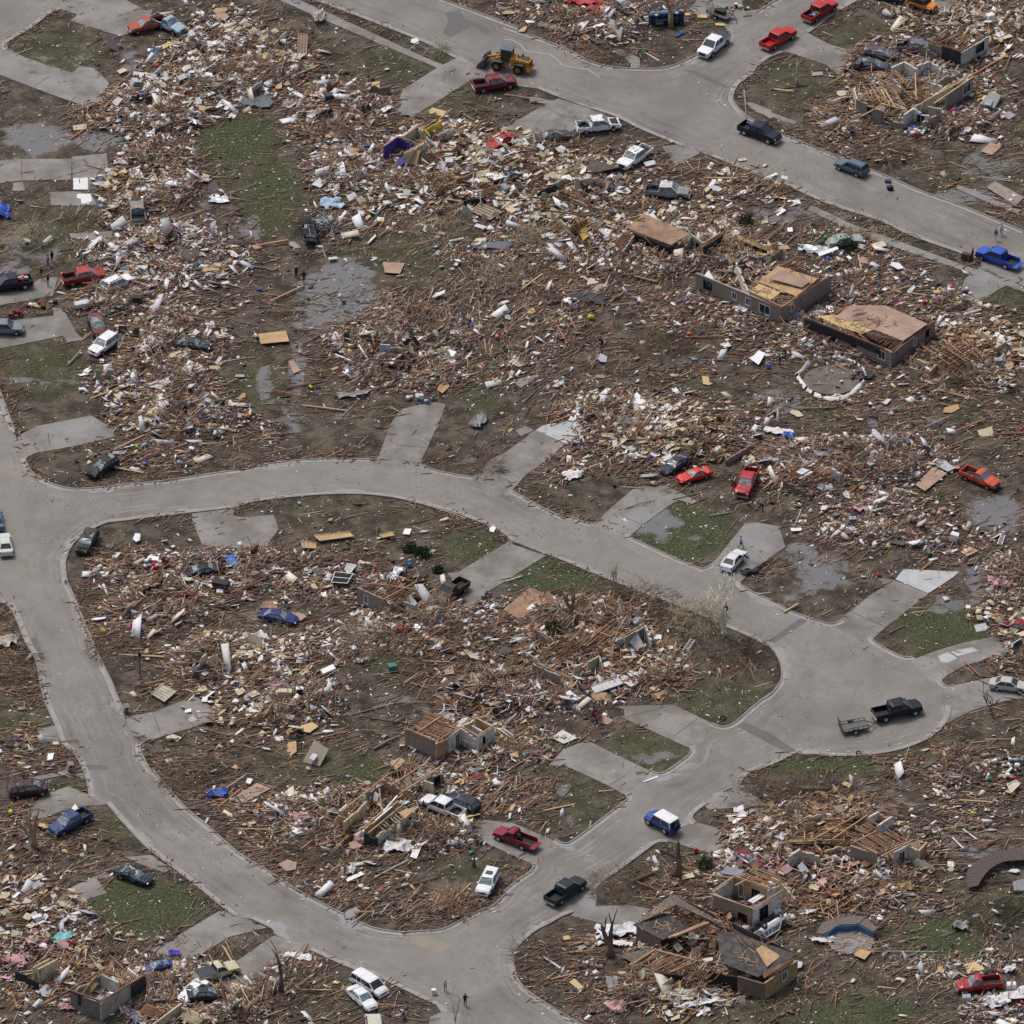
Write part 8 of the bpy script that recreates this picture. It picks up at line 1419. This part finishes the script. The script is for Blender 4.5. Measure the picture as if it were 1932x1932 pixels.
# mailbox stumps of brick by the kerbs
def brickbox(label,t,x,y,tl=0):
    c=at(t,x,y); r=thing('brick_mailbox',label,'mailbox',tuple(c)); r.rotation_euler=(tl,tl*.6,.4); MB().box((0,0,.55),(.6,.6,1.1)).build('pier',BRICK_TAN,r); MB().box((0,0,1.13),(.7,.7,.08)).build('cap',KM,r); MB().box((0,-.31,.8),(.3,.04,.25)).build('box_door',BLACK,r)
brickbox('cream brick mailbox pier broken by the left road','03',500,95,.2); brickbox('brick mailbox pier leaning by the left loop kerb','02',900,1500,.3)
# pools
def liner():
    c=G('31',540,930); r=thing('pool_liner','torn white and grey above ground pool wall lying as an open ring','pool','',mark='the torn white pool ring') if 0 else thing('pool_liner','torn white and grey above ground pool wall lying as an open ring','pool',(c.x,c.y,0),mark='the torn white pool ring'); KEEP
    pts=[(395,810),(310,890),(330,940),(375,1000),(460,1050),(570,1070),(660,1040),(760,940)]; top=[(430,800),(560,790),(650,800),(720,830),(765,870),(775,930)]
    for P_,m,hh,nm in ((pts,CLOTHW,.75,'pool_wall'),(top,GREYM,.85,'pool_wall')):
        q=[G('31',*a) for a in P_]; q=[Vector((v.x,v.y,0)) for v in q]; sp=sm([tuple(v) for v in q],5); V_=[];F_=[]
        for i,v in enumerate(sp):
            out=(Vector(v)-Vector((c.x,c.y,0))); out.normalize(); k=noise.noise(Vector((i*.45,1,0))); z=float(samp(mound,v[0],v[1]))
            V_+=[(v[0],v[1],z+.0),(v[0]+out.x*(.1+.5*abs(k)),v[1]+out.y*(.1+.5*abs(k)),z+hh*(.55+.5*k)+.1),(v[0]+out.x*(.5+.5*k),v[1]+out.y*(.5+.5*k),z+.12)]
        for i in range(len(sp)-1):
            if noise.noise(Vector((i*.9,7,0)))<-.22: continue
            F_+=[(i*3,i*3+1,i*3+4,i*3+3),(i*3+1,i*3+2,i*3+5,i*3+4)]
        mb=MB().add(V_,F_); mb.build(nm,m,r,org=(c.x,c.y,0),smooth=True)
    q=[G('31',540+205*math.cos(a*.3927),940+105*math.sin(a*.3927)) for a in range(16)]; MB().slab([Vector((v.x,v.y,.36)) for v in q],.4).build('muddy_floor',mat('pool_mud',(.14,.115,.09),.35,.3,.6),r,org=(c.x,c.y,0))
liner()
def deckpool():
    c=G('33',670,1310); r=thing('pool','wrecked pool with blue rim, brown deck arc and grey water','pool',(c.x,c.y,0),mark='the blue rimmed pool')
    w=[(500,1290),(570,1250),(700,1235),(800,1270),(850,1320),(820,1400),(760,1425),(620,1422),(540,1385)]; MB().slab([G('33',x,y,.16) for x,y in w],.3).build('water',mat('murky_water',(.22,.23,.235),.15,.2,.5,spec=.6),r,org=(c.x,c.y,0))
    rim=[(490,1288),(565,1225),(725,1212),(845,1268)]; mb=MB(); q=[G('33',x,y,.95) for x,y in rim]
    for a,b_ in zip(q[:-1],q[1:]): mb.slab([a,b_,b_-Vector((0,0,.75)),a-Vector((0,0,.75))],.08)
    mb.build('blue_wall',mat('pool_blue',(.06,.15,.30),.5,.2,1.5),r,org=(c.x,c.y,0))
    for k,pl in enumerate(([(430,1270),(470,1200),(560,1165),(590,1215),(480,1280)],[(565,1165),(700,1145),(780,1165),(730,1205),(590,1215)],[(785,1168),(875,1235),(845,1262),(735,1207)])):
        MB().slab([G('33',x,y,.97+k*.05) for x,y in pl],.12).build('deck_board',mat('deck_brown',(.16,.125,.11),.8,.3,3),r,org=(c.x,c.y,0))
    rr=random.Random(5); mb=MB()
    for i in range(70):
        x_,y_=rr.uniform(520,850),rr.uniform(1260,1410); p=G('33',x_,y_,.2); a=rr.gauss(.5,.7); d=Vector((math.cos(a),math.sin(a),rr.gauss(0,.05)))*rr.uniform(.2,1.0); mb.beam(p-d,p+d,.07,.05)
    k=mb.build('floating_lumber',LUMBER,r,org=(c.x,c.y,0)); k['kind']='stuff'
    c=G('33',1700,800); r=thing('pool_deck','curved brown boardwalk arc at the right edge','pool deck',(c.x,c.y,0),mark='the curved boardwalk'); out=[(1525,945),(1515,860),(1545,790),(1640,720),(1770,680),(1900,655),(2050,650)]; inn=[(2050,735),(1900,745),(1790,755),(1700,800),(1640,860),(1600,930)]
    o_=[G('33',x,y,1.0) for x,y in out]; i_=[G('33',x,y,1.0) for x,y in inn][::-1]
    mb=MB(); n=24; sm1=sm([tuple(p) for p in o_],4); sm2=sm([tuple(p) for p in i_],5)
    for k in range(n):
        f0,f1=k/n,(k+.93)/n; g=lambda L_,f:Vector(L_[min(int(f*(len(L_)-1)),len(L_)-2)]).lerp(Vector(L_[min(int(f*(len(L_)-1))+1,len(L_)-1)]),f*(len(L_)-1)-int(f*(len(L_)-1)))
        mb.slab([g(sm1,f0),g(sm1,f1),g(sm2,f1),g(sm2,f0)],.1)
    mb.build('boards',mat('deck_plum',(.105,.078,.073),.8,.2,2),r,org=(c.x,c.y,0)); MB().slab([G('33',x,y,.45) for x,y in ((1850,900),(1932,880),(2050,900),(2050,965),(1860,965))],.3).build('water',mat('murky_water',(.22,.23,.235)),r,org=(c.x,c.y,0))
deckpool()
# load in truck beds, belongings on the wet drive, motorcycles
def goods(label,t,x,y,z,n,rad,seed,name='belongings',cat='belongings',dr=0):
    c=G(t,x,y,z); rnd=random.Random(seed)
    r=thing(name,label,cat,tuple(c)); cs=[(WHITE_C,'white_bag'),(REDP,'red_bag'),(BLUEP,'blue_box'),(GREYM,'grey_box'),(CREAM,'carton'),(GREEN,'green_bag'),(BLACK,'black_bag'),(CLOTHW,'cloth')]
    for i in range(n):
        m,nm=cs[rnd.randrange(len(cs))]; a=rnd.uniform(0,6.28); q=rad*rnd.random()**.5; s=rnd.uniform(.25,.5); dx=q*math.cos(a)*1.4; dy=q*math.sin(a)*.7
        dx,dy=dx*math.cos(dr)-dy*math.sin(dr),dx*math.sin(dr)+dy*math.cos(dr)
        mb=MB(); mb.loft([[(dx+u*s*k,dy+v*s*k,zz*s) for u,v in ((-.7,-.5),(.6,-.6),(.7,.5),(.1,.7),(-.6,.5))] for zz,k in ((0,.8),(.3,1),(.7,.9),(.9,.5))]); mb.build(nm,m,r)
goods('heap of bags and cartons in the navy pickup bed','01',150,190,.75,16,.9,1); goods('white and silver goods in the upper red pickup bed','30',415,105,.75,12,.75,2,dr=.8); goods('red white and blue bags heaped beside the wet driveway','31',1400,290,.05,30,2.0,3); goods('dark gear in the navy pickup bed on the upper road','20',1780,905,.75,7,.6,4); goods('white and dark bags in the doorway of the big roofless house','30',1145,950,.4,22,1.4,5); goods('boxes on the driveway beside the top street','20',1690,60,.05,9,1.2,6); goods('boxes and basins between the two left driveways','01',300,380,.05,12,1.8,7)
goods('litter of bright bags on the pile at the right edge','33',1760,90,.5,26,3.5,8); goods('coloured clothes heap in the left loop rubble','02',1110,440,.5,16,1.8,9); goods('firefighter gear like bags at the centre driveway head','11',1220,1060,.3,12,1.3,10)
def motorbike(t,x,y,z,rot,label):
    c=G(t,x,y,z); r=thing('motorcycle',label,'motorcycle',(c.x,c.y,z),rot)
    for a in (-.6,.6):
        mb=MB(); n=14; b=[]
        for i in range(n): 
            q=6.2832*i/n; cc=Vector((a+.28*math.cos(q),0,.3+.28*math.sin(q))); b.append([cc+Vector((.05*math.cos(q)*s1,s2*.05,.05*math.sin(q)*s1)) for s1,s2 in ((1,1),(1,-1),(-1,-1),(-1,1))])
        b.append(b[0]); mb.loft(b,cap=False); mb.build('wheel',RUBBER,r)
    MB().box((0,0,.45),(.5,.22,.35)).build('engine',GREYM,r); MB().box((.15,0,.72),(.4,.22,.18)).build('tank',GREYM if rot>0 else YELP,r); MB().box((-.3,0,.75),(.5,.2,.08)).build('seat',BLACK,r)
    h=MB(); h.beam((.6,0,.3),(.4,0,.95),.06,.06); h.beam((.4,-.3,.97),(.4,.3,.97),.04,.04); h.build('fork',CHROME,r)
motorbike('23',95,590,.65,2.3,'grey motorcycle in the maroon pickup bed, rear one'); motorbike('23',60,570,.65,-.7,'motorcycle with yellow tank in the maroon pickup bed')
# bicycle lying on the wet drive
def bike():
    c=G('31',1640,345,.1); r=thing('bicycle','bicycle lying at the edge of the wet driveway','bicycle',tuple(c),.6)
    for a in (-.5,.5):
        mb=MB(); b=[]
        for i in range(15): q=6.2832*i/14; cc=Vector((a+.32*math.cos(q),.32*math.sin(q),.1)); b.append([cc+Vector((.02*u,.0,.02*v)) for u,v in ((1,1),(1,-1),(-1,-1),(-1,1))])
        mb.loft(b,cap=False).build('wheel',RUBBER,r)
    f=MB(); 
    for p,q in (((-.5,0),(0,.1)),((0,.1),(.4,.35)),((-.5,0),(-.1,.45)),((-.1,.45),(.38,.38)),((0,.1),(-.1,.45)),((.5,0),(.38,.5))): f.beam((*p,.12),(*q,.12),.04,.04)
    f.build('frame',BLACKM,r)
bike()
# house number marks sprayed on drives, white hose trail on the road
X=mat('spray_orange',(.45,.24,.12),.8,.2,3); Wt=mat('white_trail',(.50,.49,.47),.7,.2,2)
def flat(name,t,segs,w,m,z=.034):
    mb=MB()
    for a,b_ in zip(segs[:-1],segs[1:]): mb.beam(G(t,*a,z),G(t,*b_,z),w,.004)
    o=mb.build(name,m); o['kind']='structure'
flat('white_trail','20',[(0,282),(60,290),(110,315),(160,370),(250,382),(330,392),(370,420),(420,470),(500,488),(600,500),(660,540),(690,560)],.09,Wt,.0145); flat('painted_cross','22',[(850,105),(892,120)],.1,WHITE_C); flat('painted_cross','22',[(868,122),(875,98)],.1,WHITE_C,.037)
for t,x,y in (('11',1170,1172),('21',290,1435),('30',470,400),('10',1390,545),('02',1980,150)): flat('spray_mark',t,[(x-14,y),(x-5,y-6),(x+4,y+2),(x+14,y-3)],.12,X)
# ---------------------------------------------------------------- the largest pieces, each its own
def where(u,v,rank=0):
    best=sorted(LAND,key=lambda l:math.hypot(l[1]-u,(l[2]-v)))[rank]; dx=u-best[1]; dy=v-best[2]; d=math.hypot(dx,dy)
    q='just ' if d<45 else ('' if d<110 else 'well ')
    if abs(dx)>abs(dy)*1.4: s='right of' if dx>0 else 'left of'
    elif abs(dy)>abs(dx)*1.4: s='below' if dy>0 else 'above'
    else: s=('lower ' if dy>0 else 'upper ')+('right of' if dx>0 else 'left of')
    return q+s+' '+best[0]
WM=[(LUMBER,'tan'),(LUMBER_RED,'reddish brown'),(LUMBER_PALE,'pale yellow'),(mat('dark_plank',(.13,.085,.06),.85,.3,1),'dark brown'),(mat('grey_plank',(.27,.235,.20),.85,.3,1),'grey'),(mat('orange_plank',(.42,.19,.08),.8,.3,1),'orange')]
BMt=[(PLY,'tan'),(CREAM,'cream'),(mat('dark_sheet',(.09,.085,.085),.6,.3,1),'dark'),(PLY_BR,'brown'),(mat('grey_board',(.33,.33,.33),.8,.3,1),'grey'),(PLY_YE,'yellowish')]
USED=set()
def unit(m,nm,irr,seed):
    rr=random.Random(seed); mb=MB()
    if not irr:
        mb.box((0,0,0),(1,1,1))
        if seed%2: mb.v[1]=(.42,-.5,-.5); mb.v[5]=(.42,-.5,.5)
    else:
        k=5 if seed%2 else 4; pts=[]
        for i in range(k):
            a=6.28*(i+.5)/k+rr.uniform(-.2,.2); r_=.62*rr.uniform(.75,1); pts.append((max(-.5,min(.5,r_*1.1*math.cos(a))),max(-.5,min(.5,r_*1.1*math.sin(a))),.5))
        mb.slab(pts,1)
    me=bpy.data.meshes.new(nm); me.from_pydata(mb.v,[],mb.f); me.materials.append(m); me.update(); return me
def scatter(name,cat,group,noun,mats,n,w,dims,irr,sd,liftr):
    x,y=pick(w,n*3); uu,vv=uvnp(x,y); ok=(uu>6)&(uu<1926)&(vv>6)&(vv<1926); x=x[ok][:n];y=y[ok][:n];uu=uu[ok][:n];vv=vv[ok][:n]; th=angle(x,y,sd)
    ms={}
    for i in range(len(x)):
        m,cn=mats[int(rng.integers(len(mats)))]; k=(cn,i%4)
        if k not in ms: ms[k]=unit(m,name,irr,i%4)
        o=bpy.data.objects.new(name,ms[k]); COL.objects.link(o); Ln,W,H,ad=dims()
        o.location=(x[i],y[i],float(samp(mound,x[i],y[i]))+liftr()); o.rotation_euler=(random.gauss(0,.18),random.gauss(0,.08),th[i]); o.scale=(Ln,W,H)
        lab=''
        for rk in range(7):
            lab=' '.join((ad+' '+cn+' '+noun+' '+where(uu[i],vv[i],rk)).split()[:16])
            if lab not in USED: break
        USED.add(lab); tag(o,lab,cat,group)
inw=dw**1.0*(~OFFV)
def dpl():
    l=random.uniform(2.4,6.2); return l,random.uniform(.12,.24),random.uniform(.05,.14),('long' if l>4.4 else 'medium' if l>3.2 else 'short')
def dbd():
    l=random.uniform(1.0,2.9); return l,l*random.uniform(.4,.85),.05,('large' if l>2.1 else 'middling' if l>1.5 else 'small')
def dwh():
    l=random.uniform(.7,2.2); return l,l*random.uniform(.25,.75),random.uniform(.05,.12),('large' if l>1.6 else 'middling' if l>1.1 else 'small')
# crumpled sheets: eight shapes, copied
CS=[]
def crumple(seed):
    mb=MB(); n=9; V=[]
    for i in range(n):
        for j in range(n):
            u_,v_=(i/(n-1)-.5),(j/(n-1)-.5); q=noise.noise_vector(Vector((u_*2.2+seed*7.3,v_*2.2,0))); e=1+.5*noise.noise(Vector((seed*3.1+math.atan2(v_,u_),1,0)))
            V.append(Vector((u_*e+q.x*.12,v_*e+q.y*.12,(q.z*.8+.6*noise.noise(Vector((u_*7,v_*7,seed))))*.20)))
    rr=random.Random(seed); F=[(i*n+j,(i+1)*n+j,(i+1)*n+j+1,i*n+j+1) for i in range(n-1) for j in range(n-1) if not ((i in(0,n-2) or j in(0,n-2)) and rr.random()<.35)]
    b_=len(V); F+=[tuple(k+b_ for k in f[::-1]) for f in F]; mb.add(V+[v-Vector((0,0,.03)) for v in V],F); return mb
def scatter2(name,cat,group,noun,n,w,mats,shape,dims,lift):
    x,y=pick(w,n*3); uu,vv=uvnp(x,y); ok=(uu>8)&(uu<1924)&(vv>8)&(vv<1924); x=x[ok][:n];y=y[ok][:n];uu=uu[ok][:n];vv=vv[ok][:n]; ms={}
    for i in range(len(x)):
        m,cn=mats[int(rng.integers(len(mats)))]; k=(cn,i%5)
        if k not in ms:
            mb=shape(i%5+1); me=bpy.data.meshes.new(name); me.from_pydata([tuple(v) for v in mb.v],[],mb.f); me.materials.append(m); me.update(); ms[k]=me
        o=bpy.data.objects.new(name,ms[k]); COL.objects.link(o); sx,sy,sz,ad=dims(); o.location=(x[i],y[i],float(samp(mound,x[i],y[i]))+lift()); o.scale=(sx,sy,sz)
        o.rotation_euler=(random.gauss(0,.2),random.gauss(0,.2),random.uniform(0,6.28)) if name!='wall_fragment' else (random.gauss(0,.28),random.gauss(0,.1),random.choice((.45,2.1))+random.gauss(0,.35)); lab=''
        for rk in range(9):
            lab=' '.join((ad+' '+cn+' '+noun+' '+where(uu[i],vv[i],rk)).split()[:16])
            if lab not in USED: break
        USED.add(lab); tag(o,lab,cat,group)
def dsh(): l=random.choice((.8,1.1,1.5,2.2))*random.uniform(.8,1.15); return l,l*random.uniform(.45,.95),l*.8,('large' if l>1.7 else 'small' if l<1.0 else 'middling')
scatter2('crumpled_sheet','sheet','crumpled sheets lying in the debris','crumpled sheet',230,inw**1.5*(.25+whf)*(.3+PK),[(CLOTHW,'white'),(SILVER,'silver'),(CLOTHG,'grey'),(CLOTHB,'beige'),(TARP,'black'),(PINK,'pink'),(WHITE_C,'bright white'),(mat('dirty_blue',(.10,.16,.26),.7,.3,2),'dull blue')],crumple,dsh,lambda:random.uniform(.15,.5))
def frag(seed):
    rr=random.Random(seed); mb=MB(); n=6; tops=[rr.uniform(.45,1) for _ in range(n+1)]
    P_=[(-.5,0)]+[(-.5+i/n,tops[i]) for i in range(n+1)]+[(.5,0)]
    V=[(x_,-.5,z_) for x_,z_ in P_]+[(x_,.5,z_) for x_,z_ in P_]; k=len(P_)
    return mb.add(V,[tuple(range(k)),tuple(range(2*k-1,k-1,-1))]+[(i+k,(i+1)%k+k,(i+1)%k,i) for i in range(k)])
def dfr(): l=random.uniform(1.0,3.4); return l,.12,random.uniform(1.0,2.3),('wide' if l>2.4 else 'narrow' if l<1.6 else 'broken')
scatter2('wall_fragment','wall fragment','wall fragments standing in the house heaps','wall fragment',210,(np.clip(inw-.6,0,1)**1.2*PK+.5*np.clip(blob([(1000,360,190,60,1),(1140,1220,120,50,1),(770,660,90,40,1),(1600,1610,160,50,1),(1330,840,110,40,1),(860,300,90,50,1)],gu,gv),0,1)*(~paved)*keepw)+1e-9,[(DRYWALL,'white'),(CREAM,'cream'),(LUMBER_RED,'reddish'),(BRICK,'grey brick'),(OLIVE,'olive'),(LUMBER,'tan'),(TARP,'black')],frag,dfr,lambda:-.15)
scatter('lumber_plank','plank','loose planks lying in the debris','plank',WM,300,inw**.8*(1.1-.7*whf),dpl,False,.5,lambda:random.uniform(.12,.4))
scatter('loose_board','board','loose board pieces lying in the debris','board piece',BMt,290,inw*(.5+whf),dbd,True,1.5,lambda:random.uniform(.1,.4))
scatter('drywall_sheet','panel','loose white panels lying in the debris','panel',[(WHITE,'white'),(DRYWALL,'off white'),(WHITE_C,'bright white'),(SILVER,'silvery')],290,inw**1.5*(.05+whf**1.2),dwh,True,1.5,lambda:random.uniform(.15,.5))
